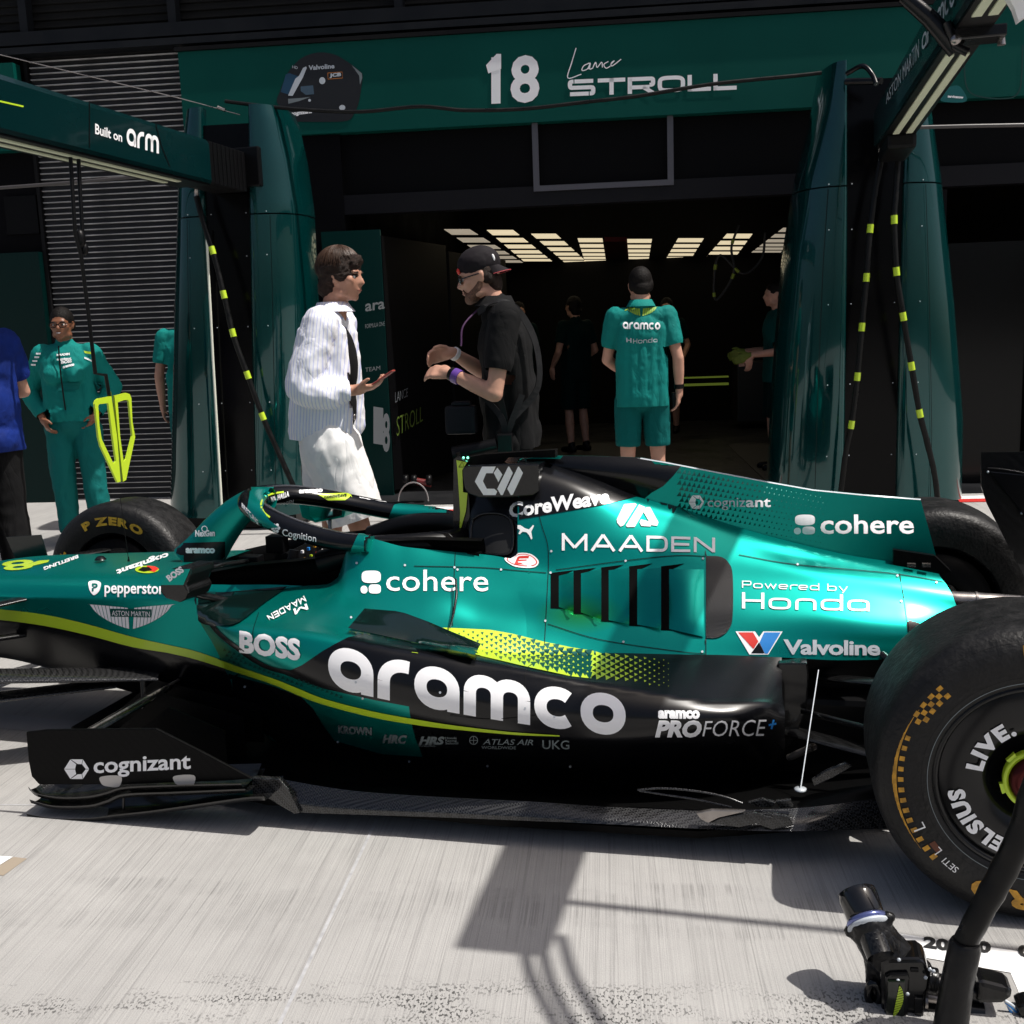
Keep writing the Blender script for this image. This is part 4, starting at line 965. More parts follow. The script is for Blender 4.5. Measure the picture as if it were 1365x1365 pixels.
def ring_text(s, o, r, a0, h, y, m, parent, bold=.03, wk=1.0, s_=1, name='tyre_lettering', gap=.12):
    """letters round the wall seen from side -y; a0: start angle in degrees, clockwise; tops point outwards"""
    a = rad(a0)
    for ch in s:
        if ch == ' ': a -= h*.5/r; continue
        V, Fs = textbm(ch, bold)
        if not V: continue
        x0 = min(v[0] for v in V); x1 = max(v[0] for v in V); wd = (x1-x0)*h/.73*wk
        bm = bmesh.new(); bv = []
        for (p, q) in V:
            an = a-((p-x0)*h/.73*wk)/r; rr = r+q*h/.73
            bv.append(bm.verts.new((o[0]+s_*rr*math.cos(an), y, o[2]+rr*math.sin(an))))
        for f in Fs:
            try: bm.faces.new([bv[i] for i in f])
            except Exception: pass
        bm.normal_update()
        for f in bm.faces:
            if f.normal.y > 0: f.normal_flip()
        me = bpy.data.meshes.new(name); bm.to_mesh(me); bm.free(); me.materials.append(m); link(name, me, parent)
        a -= wd/r+gap*h/r
o = (.012, -.945, .349)
ring_text('LIVE.', o, .117, 172, .034, -.9348, M_['white'], whr, .055, name='cover_lettering')
ring_text('CELSIUS', o, .156, 262, .034, -.9348, M_['white'], whr, .055, name='cover_lettering')
ring_text('PIRELLI', o, .278, 98, .040, -.9465, M_['ochre'], whr, .06, 1.5)
ring_text('P ZERO', o, .265, 309, .040, -.9465, M_['ochre'], whr, .06, 1.4)
ring_text('SET1', o, .268, 234, .016, -.9460, M_['white'], whr, .0, 1, name='chalk_mark'); ring_text('L', o, .262, 208, .03, -.9460, M_['white'], whr, -.01, 1, name='chalk_mark'); ring_text('L', o, .262, 222, .022, -.9460, M_['white'], whr, -.01, 1, name='chalk_mark')
def ringpoly(name, segs, y, m, parent, o=o):
    b = MB()
    for r0_, r1_, a0, a1 in segs:
        n = max(1, int(abs(a1-a0)/3)); 
        for k in range(n):
            p, q = rad(a0+(a1-a0)*k/n), rad(a0+(a1-a0)*(k+1)/n)
            b.add([(o[0]+rr*math.cos(z), y, o[2]+rr*math.sin(z)) for rr, z in ((r0_, p), (r0_, q), (r1_, q), (r1_, p))], [(0, 1, 2, 3)])
    return b.build(name, m, parent)
seg = [(.288, .300, 150, 215)]
seg = [(.298, .3075-.0011*abs(k-8), 148+4*k, 152+4*k) for k in range(17)]
ringpoly('tyre_print', seg, -.9462, M_['ochre'], whr)
ck = []
for k in range(17):
    a = 141+5*k
    if k > 3: ck.append((.286-.0004*k, .295, a, a+2.2))
    else: ck.append((.268, .279, a-7, a-4.4)); ck.append((.280, .291, a-4.2, a-1.8)); ck.append((.292, .302, a-7, a-4.4))
ringpoly('tyre_print', ck, -.9459, M_['ochre'], whr)
ringpoly('barcode_label', [(.262, .276, 216, 222)], -.9459, mat('tag_brown', (.12, .03, .01), .6), whr)
ringpoly('pinstripe', [(.231, .2325, 0, 360)], -.9462, M_['dimwhite'], whr)
# thermometer-like fine moulding ribs on the tyre wall
ringpoly('moulding_line', [(.325, .3256, 0, 360), (.2445, .2450, 0, 360)], -.9455, M_['dark'], whr)
def wheel_at(x, yo, r, w_, side):
    c, ty_, a_, b_ = make_wheel(x, yo, r, w_, .222, side); return c
wf = wheel_at(0, .95, .355, .375, 1)
# front far wheel shows its inner wall
w3 = wheel_at(-3.4, .95, .3525, .28, 1)
oi = (-3.4, .67, .3525)
ring_text('P ZERO', oi, .262, 118, .034, .6665, M_['ochre_lit'], w3, .06, 1.6)
for k in range(3): ringpoly('tyre_print', [(.262, .275, 150+7*k, 153.5+7*k), (.276, .289, 153.5+7*k, 157+7*k)], .6665, M_['ochre_lit'], w3, oi)
w4 = wheel_at(-3.4, -.95, .3525, .28, -1)
# ================================================================ ground
def fbox(b, u0, u1, D0, D1, z0, z1): return b.box((u0, D0, z0), (u1, D1, z1), FROT)
gm = mat('brushed_concrete', (.360, .352, .340), .8)
T_ = gm.node_tree; pb = T_.nodes['Principled BSDF']
tc = N(gm, 'ShaderNodeTexCoord')
rot = N(gm, 'ShaderNodeMapping'); rot.inputs['Rotation'].default_value = (0, 0, -PH); L(gm, tc.outputs['Object'], rot.inputs[0])
def gn(scale, vec, detail=4, rough=.55):
    mp = N(gm, 'ShaderNodeMapping'); mp.inputs['Scale'].default_value = vec; L(gm, rot.outputs[0], mp.inputs[0])
    n_ = N(gm, 'ShaderNodeTexNoise'); n_.inputs['Scale'].default_value = scale; n_.inputs['Detail'].default_value = detail; n_.inputs['Roughness'].default_value = rough
    L(gm, mp.outputs[0], n_.inputs['Vector']); return n_.outputs['Fac']
def ramp(f, a, b, c=0.0, d=1.0):
    r = N(gm, 'ShaderNodeMapRange'); r.inputs[1].default_value = a; r.inputs[2].default_value = b; r.inputs[3].default_value = c; r.inputs[4].default_value = d
    L(gm, f, r.inputs[0]); return r.outputs[0]
def mth(op, a, b=None):
    m_ = N(gm, 'ShaderNodeMath', operation=op)
    for i, q in enumerate((a, b)):
        if q is None: continue
        if isinstance(q, (int, float)): m_.inputs[i].default_value = q
        else: L(gm, q, m_.inputs[i])
    return m_.outputs[0]
grooves = gn(1, (170, .9, 1), 3, .6); fine = gn(1, (60, 2.2, 1), 5, .7); big = gn(1.3, (1, 1, 1), 5); mid = gn(9, (1, 1, 1), 6); grain = gn(260, (1, 1, 1), 3)
thin = mth('MULTIPLY', ramp(mth('ABSOLUTE', mth('SUBTRACT', gn(1, (30, .30, 1), 3, .5), .5)), .0, .016, .80, 1.0), ramp(mth('ABSOLUTE', mth('SUBTRACT', gn(1, (57, .5, 1), 2, .4), .5)), .0, .03, .88, 1.0))
col = mth('MULTIPLY', mth('MULTIPLY', thin, ramp(grooves, .30, .66, .96, 1.02)), mth('MULTIPLY', ramp(grain, .3, .7, .93, 1.05), mth('MULTIPLY', ramp(big, .3, .7, .90, 1.07), ramp(mid, .3, .7, .95, 1.04))))
col_old = mth('MULTIPLY', mth('MULTIPLY', ramp(big, .3, .7, .88, 1.08), ramp(mid, .3, .7, .96, 1.04)), mth('MULTIPLY', ramp(grooves, .35, .62, .80, 1.08), ramp(grain, .3, .7, .93, 1.05)))
dark_g = mth('MULTIPLY', ramp(grooves, .60, .70, 0, 1), ramp(fine, .50, .66, 0, 1))      # dirt caught in some grooves
sep = N(gm, 'ShaderNodeSeparateXYZ'); L(gm, rot.outputs[0], sep.inputs[0])
def band(y0, y1, soft):    # rubber laid down in a lane parallel to the building
    return mth('MULTIPLY', ramp(sep.outputs['Y'], y0-soft, y0+soft), ramp(sep.outputs['Y'], y1-soft, y1+soft, 1, 0))
spots = gn(1, (170, 105, 1), 2, .45); patch = gn(2.6, (1, 3, 1), 4)
lane1 = mth('MULTIPLY', band(-1.63, -1.20, .06), mth('MULTIPLY', ramp(spots, .56, .60), ramp(patch, .42, .58)))
lane2 = mth('MULTIPLY', band(-1.0, -.755, .010), mth('MULTIPLY', ramp(grooves, .46, .62), ramp(gn(3.1, (1.2, 2.4, 1), 4), .44, .60)))
lane1 = mth('MULTIPLY', band(-1.34, -1.19, .035), mth('MULTIPLY', ramp(spots, .545, .575), ramp(patch, .46, .56)))
dirt = mth('MINIMUM', mth('ADD', mth('ADD', mth('MULTIPLY', dark_g, .3), mth('MULTIPLY', lane1, 1.0)), mth('MULTIPLY', lane2, .35)), 1.0)
tone = mth('MULTIPLY', col, mth('SUBTRACT', 1.0, mth('MULTIPLY', dirt, .82)))
mx = N(gm, 'ShaderNodeMix', data_type='RGBA', blend_type='MULTIPLY'); mx.inputs[0].default_value = 1; mx.inputs[6].default_value = (.360, .352, .340, 1)
L(gm, tone, mx.inputs[7]); L(gm, mx.outputs[2], pb.inputs['Base Color'])
bp = N(gm, 'ShaderNodeBump'); bp.inputs['Strength'].default_value = .45; bp.inputs['Distance'].default_value = .004
L(gm, mth('ADD', grooves, mth('MULTIPLY', grain, .4)), bp.inputs['Height']); L(gm, bp.outputs[0], pb.inputs['Normal'])
b = MB(); b.add([(-60, -60, 0), (60, -60, 0), (60, 60, 0), (-60, 60, 0)], [(0, 1, 2, 3)]); g = b.build('pit_lane_ground', gm); tag(g, kind='structure')
b = MB(); P0 = at(430, 1245, z=0); d0 = FN
pts = [P0+FN*k for k in (-3, 4.2)]
sealm = vary(mat('joint_sealant', (.37, .37, .38), .85), 40, .2)
b.add([pts[0]-FE*.0042+Vector((0, 0, .0015)), pts[0]+FE*.0042+Vector((0, 0, .0015)), pts[1]+FE*.0042+Vector((0, 0, .0015)), pts[1]-FE*.0042+Vector((0, 0, .0015))], [(0, 1, 2, 3)])
tag(b.build('slab_joint', sealm), kind='structure')
b = MB(); q = at(20, 1073, z=0); D_j = q.dot(FN)
b.add([fl(-12, D_j-.003, .001), fl(q.dot(FE)+1.5, D_j-.003, .001), fl(q.dot(FE)+1.5, D_j+.003, .001), fl(-12, D_j+.003, .001)], [(0, 1, 2, 3)]); tag(b.build('slab_joint', sealm), kind='structure')
# painted box line with its scale, and other painted strips
whitep = vary(mat('road_paint', (.78, .78, .77), .6), 25, .08)
def flat(name, pts, m, kind='structure', z=.002, label=None, cat=None):
    b = MB(); b.add([(p[0], p[1], z) for p in pts], [tuple(range(len(pts)))]); o_ = b.build(name, m)
    return tag(o_, label, cat, kind=kind)
A = at(1196, 1243, z=.004); 
flat('painted_line', [at(x, y, z=.004) for x, y in ((1150, 1236), (1500, 1288), (1500, 1322), (1150, 1261))], whitep)
flat('painted_line', [at(x, y, z=.004) for x, y in ((1345, 1290), (1420, 1300), (1500, 1420), (1400, 1420))], whitep, z=.0012)
flat('painted_line', [at(x, y, z=.004) for x, y in ((-40, 1137), (17, 1141), (-2, 1153), (-40, 1158))], whitep)
flat('painted_line', [at(x, y, z=.004) for x, y in ((-60, 945), (160, 966), (175, 984), (-60, 965))], mat('grey_road_paint', (.32, .32, .33), .6))
Tg = Plane((0, 0, .003), (0, 0, 1))
st_ = mat('stencil_black', (.015, .015, .015), .6)
for s_, a, c, h in (('20', (1231, 1262), (1266, 1267), 14), ('0', (1303, 1268), (1321, 1270), 14), ('0', (1357, 1273), (1375, 1276), 14)):
    o_ = txt(s_, a, c, h, Tg, st_, None, bold=.05, lift=.0008, name='stencilled_number', cell=400); o_['kind'] = 'structure'
brown = mat('worn_line', (.30, .25, .19), .8); flat('worn_paint', [at(x, y, z=.004) for x, y in ((18, 1141), (36, 1143), (4, 1166), (-10, 1164), (-2, 1153))], brown, z=.0012)
# white and red line along the garage doors
b = MB(); fbox(b, -3.05, 3.2, 5.16, 5.30, .001, .006); tag(b.build('door_line', whitep), kind='structure')
b = MB(); fbox(b, -3.05, 3.2, 5.02, 5.158, .001, .006); tag(b.build('door_line', mat('red_road_paint', (.55, .03, .025), .5)), kind='structure')

# ================================================================ garage building
dk = vary(mat('dark_cladding', (.007, .0072, .008), .6, spec=.1), 2, .2)
blackw = vary(mat('black_wall', (.004, .004, .005), .7, spec=.05), 3, .2)
slatm = vary(mat('shutter_metal', (.018, .018, .019), .5, 0, spec=.2), 6, .2)
fgreen = vary(mat('fascia_green', (.0003, .060, .048), .5, 0, 0, spec=.12), 1.5, .08, .05)
pgreen = mat('panel_green', (.0005, .012, .011), .35, 0, .0, spec=.15)
bld = empty('garage_building', (0, 0, 0), label='dark pit garage building with ribbed shutters and a wide open doorway', cat='building')
bld.location = fl(-.5, 6.2, 0); 
def bp_(name, m, fn, **k): b = MB(); fn(b); return b.build(name, m, bld, **k)
U0, U1 = -3.30, 2.7       # doorway
bp_('side_wall', blackw, lambda b: (fbox(b, -12, -6.06, 6.22, 6.5, 0, 3.1),))
bp_('side_wall', blackw, lambda b: (fbox(b, -4.62, U0, 6.05, 6.5, 0, 3.1),))
bp_('side_wall', blackw, lambda b: (fbox(b, U1, 10, 6.05, 6.5, 0, 3.1),))
bp_('upper_wall', dk, lambda b: (fbox(b, -12, 10, 6.25, 6.6, 3.06, 6.2),))
bp_('lintel', vary(mat('lintel_dark', (.0035, .0035, .004), .6, spec=.06), 3, .2), lambda b: (fbox(b, -4.6, 10, 6.12, 6.2, 2.52, 3.1),))
bp_('lintel_sill', mat('lintel_edge', (.007, .007, .009), .5, spec=.15), lambda b: (fbox(b, -4.6, 10, 6.06, 6.2, 2.44, 2.60),))
# ribbed shutter: every slat a piece of its own
zs = 3.96; i = 0
sl_me = None
def slat(u0, u1, z, D=6.2, h=.049, mm=slatm):
    b = MB(); prof = [(0, .0), (-.014, .001), (-.020, .005), (-.020, .009), (-.014, .0135), (-.003, .030), (0, h)]
    b.grid([[fl(u, D+a, z+c*h/.049) for a, c in prof] for u in (u0, u1)], smooth=False); return b
lipm = vary(mat('slat_lip_reflection', (.42, .42, .43), .45, .2), 5, .35)  # pale colour painted in for the ground's reflection along each lip
zz = .0; k = 0; proto_s = None
sp = .0495
while zz < 3.97:
    if proto_s is None:
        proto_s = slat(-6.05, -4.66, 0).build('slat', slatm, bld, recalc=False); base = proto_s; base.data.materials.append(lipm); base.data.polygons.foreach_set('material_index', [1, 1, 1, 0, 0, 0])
        o_ = proto_s
    else:
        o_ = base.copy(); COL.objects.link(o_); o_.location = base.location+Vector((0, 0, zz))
    zz += sp; k += 1
bp_('shutter_back', mat('shutter_back_dark', (.004, .004, .005), .6), lambda b: fbox(b, -6.06, -4.64, 6.205, 6.25, 0, 3.97))  # near-black backing sheet behind the slats
bp_('shutter_rail', dk, lambda b: (fbox(b, -6.085, -6.055, 6.15, 6.25, 0, 3.97),))
bp_('shutter_rail', mat('black_rail', (.004, .004, .004), .4), lambda b: (fbox(b, -4.66, -4.635, 6.1, 6.25, 0, 3.97),))
# dark ribbed band over everything
bslat = vary(mat('band_slat', (.012, .012, .0115), .6, 0, spec=.1), 4, .2)
first = None
for k in range(24):
    z = 4.08+k*.065
    if first is None: first = slat(-9, 8, z, 6.25, .065, bslat).build('band_slat', bslat, bld, recalc=False); zb0 = z
    else: o_ = first.copy(); COL.objects.link(o_); o_.location = first.location+Vector((0, 0, z-zb0))
beam = vary(mat('beam_grey', (.009, .0105, .013), .5, spec=.15), 4, .2)
bp_('beam', beam, lambda b: fbox(b, -9, 8, 6.05, 6.25, 3.975, 4.08))
bp_('beam', beam, lambda b: fbox(b, -9, 8, 6.04, 6.20, 3.90, 3.955))
for u in (-6.02, -4.70, -2.75, -.9, .95, 2.8): bp_('mullion', beam, lambda b, u=u: fbox(b, u-.035, u+.035, 6.1, 6.21, 4.08, 5.6))
bp_('overhang', dk, lambda b: fbox(b, -9, 8, 5.94, 6.25, 5.62, 5.9))
bp_('canopy_lip', dk, lambda b: fbox(b, -4.66, 8, 5.978, 6.03, 3.828, 3.86))
# fascia board with print
fas = bp_('fascia', fgreen, lambda b: fbox(b, -4.635, 8, 6.0, 6.12, 3.105, 3.825)); 
fas2 = bp_('fascia', fgreen, lambda b: fbox(b, -9, -6.1, 6.0, 6.12, 3.105, 3.825))
def fpl(D): return Plane(fl(0, D, 0), -FN)
TF = fpl(5.998)
Pf = lambda polys, m, name='print', tg=TF, lift=.002: lay(name, polys, tg, m, bld, lift=lift, cell=400)
def ft(s_, a, c, h, tg=TF, m=None, **k): return txt(s_, a, c, h, tg, m or M_['white'], bld, cell=400, **k)
ft('18', (655, 136), (719, 133), 61, bold=.03); Pf([[(648, 87), (662, 72), (668, 72), (668, 92), (651, 98)]], M_['white'], lift=.004)
st6 = strokebm('STROLL', 1.55, 4, .24, .14); place('print', st6, (757, 128.5), (982, 119.5), 22, TF, M_['white'], bld, lift=.003, cell=400)
ln = []
for pts in ([(768, 64), (762, 84), (757, 104), (775, 99)], [(786, 84), (778, 88), (776, 94), (783, 92), (787, 84), (786, 92), (790, 91)], [(790, 91), (794, 83), (796, 90), (802, 83), (803, 90)], [(811, 82), (805, 86), (808, 91), (814, 88)], [(814, 86), (819, 81), (815, 84), (816, 88), (828, 79)]):
    ln.append(strip(cr2(pts, 5, False), 1.3))
Pf(ln, M_['white'], 'signature_print', lift=.003)
# helmet picture printed on the fascia
Zh = lambda p: sc(p, 9.75, 360, 60)
hb = mat('print_black', (.004, .004, .005), .4)
Pf([Zh(cr2([(90, 740), (130, 600), (180, 470), (240, 350), (330, 240), (430, 160), (560, 110), (700, 98), (850, 130), (960, 190), (1080, 270), (1190, 370), (1200, 440), (1180, 600), (1150, 760), (1090, 900), (1000, 985), (700, 1000), (300, 995), (240, 1000), (200, 870)], 4))], hb, 'helmet_print', lift=.002)
Pf([Zh([(205, 385), (250, 365), (370, 410), (300, 560), (250, 650), (140, 610)])], mat('visor_print', (.01, .05, .10), .3), 'helmet_print', lift=.003)
Pf([Zh([(430, 300), (470, 280), (478, 300), (430, 420), (330, 600), (295, 662), (236, 658), (330, 440), (380, 400)])], M_['silver'], 'helmet_print', lift=.004)
Pf([Zh([(235, 700), (400, 690), (530, 675), (380, 730), (240, 765)])], M_['dimwhite'], 'helmet_print', lift=.004)
Pf([Zh([(400, 540), (560, 525), (575, 640), (470, 650), (400, 600)])], mat('slate_print', (.05, .09, .13), .4), 'helmet_print', lift=.004)
Pf([Zh(circ(680, 465, 40, 46)), Zh(circ(940, 815, 40, 35)), Zh(circ(515, 720, 18, 18))], M_['silver'], 'helmet_print', lift=.0045)
Pf([Zh([(1060, 260), (1195, 370), (1200, 430), (1170, 520), (1160, 400)])], M_['dimwhite'], 'helmet_print', lift=.004)
ft('Valvoline', (411.5, 93.5), (446, 91), 6.3, m=M_['silver'], bold=.03, lift=.005)
Pf([strip(Zh([(752, 365), (940, 352), (944, 430), (755, 445), (752, 365)]), 1.0)], mat('orange_print', (.4, .13, .02), .5), 'helmet_print', lift=.005); ft('JCB', (439.5, 102.8), (455, 101.2), 4.4, m=M_['silver'], bold=.05, lift=.005)
ft('cognizant', (388, 154), (416, 150.5), 5, m=M_['white'], bold=.05, lift=.005); ft('HD', (390, 91), (397, 92.5), 4, m=M_['silver'], lift=.005)
# second, smaller helmet print and a rounded outline on the right of the fascia
Pf([cr2([(1255, 135), (1258, 122), (1268, 115), (1280, 116), (1288, 135)], 5)], mat('print_teal', (.0, .10, .10), .3), 'helmet_print'); ft('servicenow', (1263, 130), (1284, 131.5), 3.6, bold=.05, lift=.005)
Pf([strip(cr2([(1287, 60), (1286, 100), (1292, 122), (1312, 130), (1345, 131), (1358, 122), (1362, 100), (1363, 60)], 6, False), 1.5)], mat('print_dark', (.0, .03, .025), .4), 'print')
# metal frame hung under the fascia
b = MB(); fr = mat('frame_grey', (.075, .075, .09), .5)
for u0, u1, z0, z1 in ((-1.667, -1.617, 2.555, 3.104), (-.55, -.50, 2.555, 3.104), (-1.617, -.55, 2.555, 2.60)): fbox(b, u0, u1, 6.04, 6.058, z0, z1)
fo = b.build('screen_frame', fr); tag(fo, 'thin grey rectangular frame hanging below the green fascia', 'frame')
# left: green boards and a dark sign next to the shutter
b = MB(); fbox(b, -9, -6.09, 6.08, 6.215, 0, 2.25); b.build('wall_board', pgreen, bld)
b = MB(); fbox(b, -6.42, -6.12, 6.19, 6.215, 2.42, 2.75); b.build('notice', mat('notice_black', (.003, .003, .0035), .4, spec=.1), bld)
ft('GARAGE 18', (18, 264), (38, 263), 3, fpl(6.185), M_['dimwhite'], lift=.003) if False else None
# right: doors beyond the tower
bp_('door_leaf', pgreen, lambda b: fbox(b, 2.42, 3.4, 5.9, 5.96, 0, 2.03))
bp_('door_edge', mat('edge_green', (.01, .10, .09), .35), lambda b: (fbox(b, 2.36, 2.415, 5.88, 5.96, 0, 2.03),))
bp_('door_dark', mat('glass_black', (.002, .0025, .003), .15, spec=.2), lambda b: fbox(b, 1.7, 2.33, 5.97, 6.04, 0, 1.98))
bp_('door_jamb', blackw, lambda b: fbox(b, 1.5, 1.66, 5.9, 6.2, 0, 2.4))
# left jamb: green post and black graphics screen
bp_('jamb_panel', mat('jamb_green', (.0005, .022, .020), .4, spec=.15), lambda b: fbox(b, -3.50, -2.99, 6.0, 6.045, 0, 2.30))
# interior shell
inm = vary(mat('interior_black', (.004, .004, .0045), .7, spec=.1), 2, .3)
bp_('inner_wall', inm, lambda b: fbox(b, -3.3, -3.2, 6.5, 13, 0, 3.2)); bp_('inner_wall', inm, lambda b: fbox(b, 2.9, 3.0, 6.5, 13, 0, 3.2))
bp_('inner_wall', inm, lambda b: fbox(b, -3.3, 3.0, 13, 13.1, 0, 3.2)); bp_('ceiling', inm, lambda b: fbox(b, -3.3, 3.0, 6.5, 13.1, 3.2, 3.3))
bp_('floor_slab', vary(mat('resin_floor', (.012, .0125, .014), .45, spec=.2), 2, .2), lambda b: fbox(b, -3.2, 2.9, 5.45, 13, .002, .008))
for u0, u1, D0, D1 in ((-1.5, -.55, 6.6, 10), (.3, 1.1, 6.4, 9.5)): bp_('floor_mat', mat('mat_black', (.006, .006, .006), .6), lambda b: fbox(b, u0, u1, D0, D1, .009, .014))
# graphics on the left inner side of the doorway
scr = bp_('graphics_wall', mat('graphic_black', (.003, .003, .0035), .4, spec=.1), lambda b: b.prism([fl(-2.98, 6.02, .05), fl(-2.62, 7.3, .05), fl(-2.62, 7.3, 2.25), fl(-2.98, 6.02, 2.25)], FE*-.04))
nn = (fl(-2.62, 7.3, 0)-fl(-2.98, 6.02, 0)).cross(Vector((0, 0, 1)))
TS = Plane(fl(-2.975, 6.02, 0), nn)
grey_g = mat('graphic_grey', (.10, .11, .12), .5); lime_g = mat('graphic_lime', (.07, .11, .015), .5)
g2 = lambda s_, a, c, h, m=grey_g, **k: txt(s_, a, c, h, TS, m, bld, cell=400, lift=.006, name='graphics_lettering', **k)
g2('ara', (486, 415), (512, 411), 15, bold=.02); g2('FORMULA ONE', (486, 438), (512, 434), 6); g2('TEAM', (486, 496), (506, 493), 6)
g2('1', (497, 588), (510, 590), 46, bold=.05); g2('8', (509, 600), (519, 600), 50, bold=.03)
TS2 = Plane(fl(-2.60, 7.4, 0), (fl(-2.2, 9, 0)-fl(-2.60, 7.4, 0)).cross(Vector((0, 0, 1))))
bp_('graphics_wall', mat('graphic_black2', (.003, .003, .0035), .5, spec=.1), lambda b: b.prism([fl(-2.605, 7.38, .05), fl(-2.2, 9, .05), fl(-2.2, 9, 2.2), fl(-2.605, 7.38, 2.2)], FE*-.04))
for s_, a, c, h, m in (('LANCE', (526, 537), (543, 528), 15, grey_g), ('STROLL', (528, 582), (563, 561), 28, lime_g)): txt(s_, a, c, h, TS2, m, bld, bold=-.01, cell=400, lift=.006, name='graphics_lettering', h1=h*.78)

# ceiling lights inside: rows of tubes
lm = mat('tube_light', (.8, .75, .6), .4, emit=(1.0, .84, .55), es=.68); lmd = mat('tube_light_dim', (.7, .65, .55), .4, emit=(1.0, .86, .66), es=.30)
rows_ = [((592, 626), (660, 700), 306, 352, 6, 1), ((649, 684), (700, 738), 307, 350, 6, 0), ((708, 741), (755, 785), 312, 352, 6, 0), ((770, 803), (780, 808), 318, 350, 6, 0), ((836, 869), (830, 864), 319, 350, 6, 0), ((904, 938), (885, 918), 318, 350, 6, 0), ((969, 1003), (935, 975), 312, 350, 6, 0), ((1044, 1060), (1000, 1040), 304, 338, 6, 1)]
LLAB = ['dim leftmost group of light bars above the backwards cap', 'second group of ceiling light bars from the left, behind the cap', 'third group of ceiling light bars from the left, right of the cap', 'group of ceiling light bars just left of the red sign', 'group of ceiling light bars just right of the red sign, above the doorway man', 'third group of ceiling light bars from the right', 'group of ceiling light bars with the looped hose hanging before it', 'rightmost group of ceiling light bars, cut by the right tower']; rows_i = 0
for (a0, a1), (c0, c1), y0, y1, n_, dim in rows_:
    rt = empty('ceiling_light', tuple(at((a0+a1)/2, y0, z=2.66)), 0, label=LLAB[rows_i], cat='ceiling light', group='glowing light bar groups on the garage ceiling'); rows_i += 1
    # the bars lie on one level; their rows recede into the garage
    yy = 0
    zc = 2.41
    pA = [at(a0, y0, z=zc), at(a1, y0, z=zc)]; pB = [at(c0, y1, z=zc), at(c1, y1, z=zc)]
    for k in range(n_):
        # even steps in depth
        ff = lambda z: (1-.84**z)/(1-.84**n_)
        q = [at(a0+(c0-a0)*ff(k), y0+(y1-y0)*ff(k), z=zc), at(a1+(c1-a1)*ff(k), y0+(y1-y0)*ff(k), z=zc), at(a1+(c1-a1)*ff(k+.60), y0+(y1-y0)*ff(k+.60), z=zc), at(a0+(c0-a0)*ff(k+.60), y0+(y1-y0)*ff(k+.60), z=zc)]
        b = MB(); b.prism(q, (0, 0, .004)); b.build('light_bar', lmd if dim else lm, rt)
b = MB(); b.prism([at(x, y, z=2.37) for x, y in ((806, 322), (836, 322), (838, 346), (808, 346))], (0, 0, .05)); tag(b.build('red_sign', mat('dim_red', (.10, .006, .008), .5)), 'dark red hanging box between the ceiling lights', 'sign')
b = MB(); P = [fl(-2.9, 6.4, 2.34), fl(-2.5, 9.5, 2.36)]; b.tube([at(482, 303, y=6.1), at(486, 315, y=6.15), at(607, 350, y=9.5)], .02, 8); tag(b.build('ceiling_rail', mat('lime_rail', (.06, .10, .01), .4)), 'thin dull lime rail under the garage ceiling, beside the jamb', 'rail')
# coiled hoses with lime bands hanging inside
b = MB(); lo_ = cr([at(x, y, y=7.5) for x, y in ((985, 300), (975, 330), (978, 365), (955, 400), (952, 372), (960, 340), (990, 365), (1015, 345), (1020, 310))], 6); b.tube(lo_, .012, 8); hs = b.build('hose_loop', mat('hose_black', (.01, .01, .01), .4))
tag(hs, 'looped black hose with lime bands hanging inside the garage', 'hose')
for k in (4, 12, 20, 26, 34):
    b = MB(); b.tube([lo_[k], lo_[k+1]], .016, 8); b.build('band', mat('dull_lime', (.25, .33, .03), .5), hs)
# small equipment inside
b = MB(); fbox(b, .65, 1.5, 11.5, 12.2, .1, .9); tag(b.build('tool_cabinet', mat('cabinet_black', (.012, .012, .013), .35), bevel=.01), 'low black tool cabinet deep inside the garage', 'cabinet')
b = MB(); fbox(b, -.4, .5, 11.2, 11.26, .62, .65); fbox(b, -.4, .5, 11.2, 11.26, .72, .74); tag(b.build('lime_strip', mat('lime_strip', (.15, .2, .02), .4, emit=(.6, .8, .1), es=.08)), 'glowing lime strip lights low at the back of the garage', 'strip light')
rk = empty('shelf_rack', tuple(fl(-.88, 10.25, .9)), 0, label='small grey rack of three shelves deep inside the garage', cat='rack')
for k in range(3): b = MB(); fbox(b, -.95, -.80, 10.2, 10.3, 1.2-.25*k, 1.24-.25*k); b.build('shelf', mat('rack_grey', (.06, .06, .065), .3), rk)
# red trolley jack on the floor behind the man in shorts
t_ = empty('trolley_jack', tuple(fac(545, 640, 5.6)-Vector((0, 0, 0))), 0, label='low red and black trolley jack on the garage floor behind the white shorts', cat='jack')
b = MB(); p = fac(548, 640, 5.6); q = fac(575, 645, 5.6); b.tube([p, q], .03, 10); b.build('jack_body', mat('jack_red', (.12, .01, .01), .4), t_)
for x in (541, 552, 572): c_ = fac(x, 640, 5.55); b = MB(); b.lathe(c_, FE, [(0, -.02), (.045, -.02), (.045, .02), (0, .02)], 16); b.build('jack_wheel', M_['dark'], t_)
b = MB(); b.tube([fac(551+20*math.cos(a), 668-25*math.sin(a), 5.3) for a in [math.pi*k/14 for k in range(15)]], .006, 6); tag(b.build('cable_loop', mat('cable_grey', (.2, .2, .2), .4)), 'thin grey cable arch on the ground behind the white shorts', 'cable')

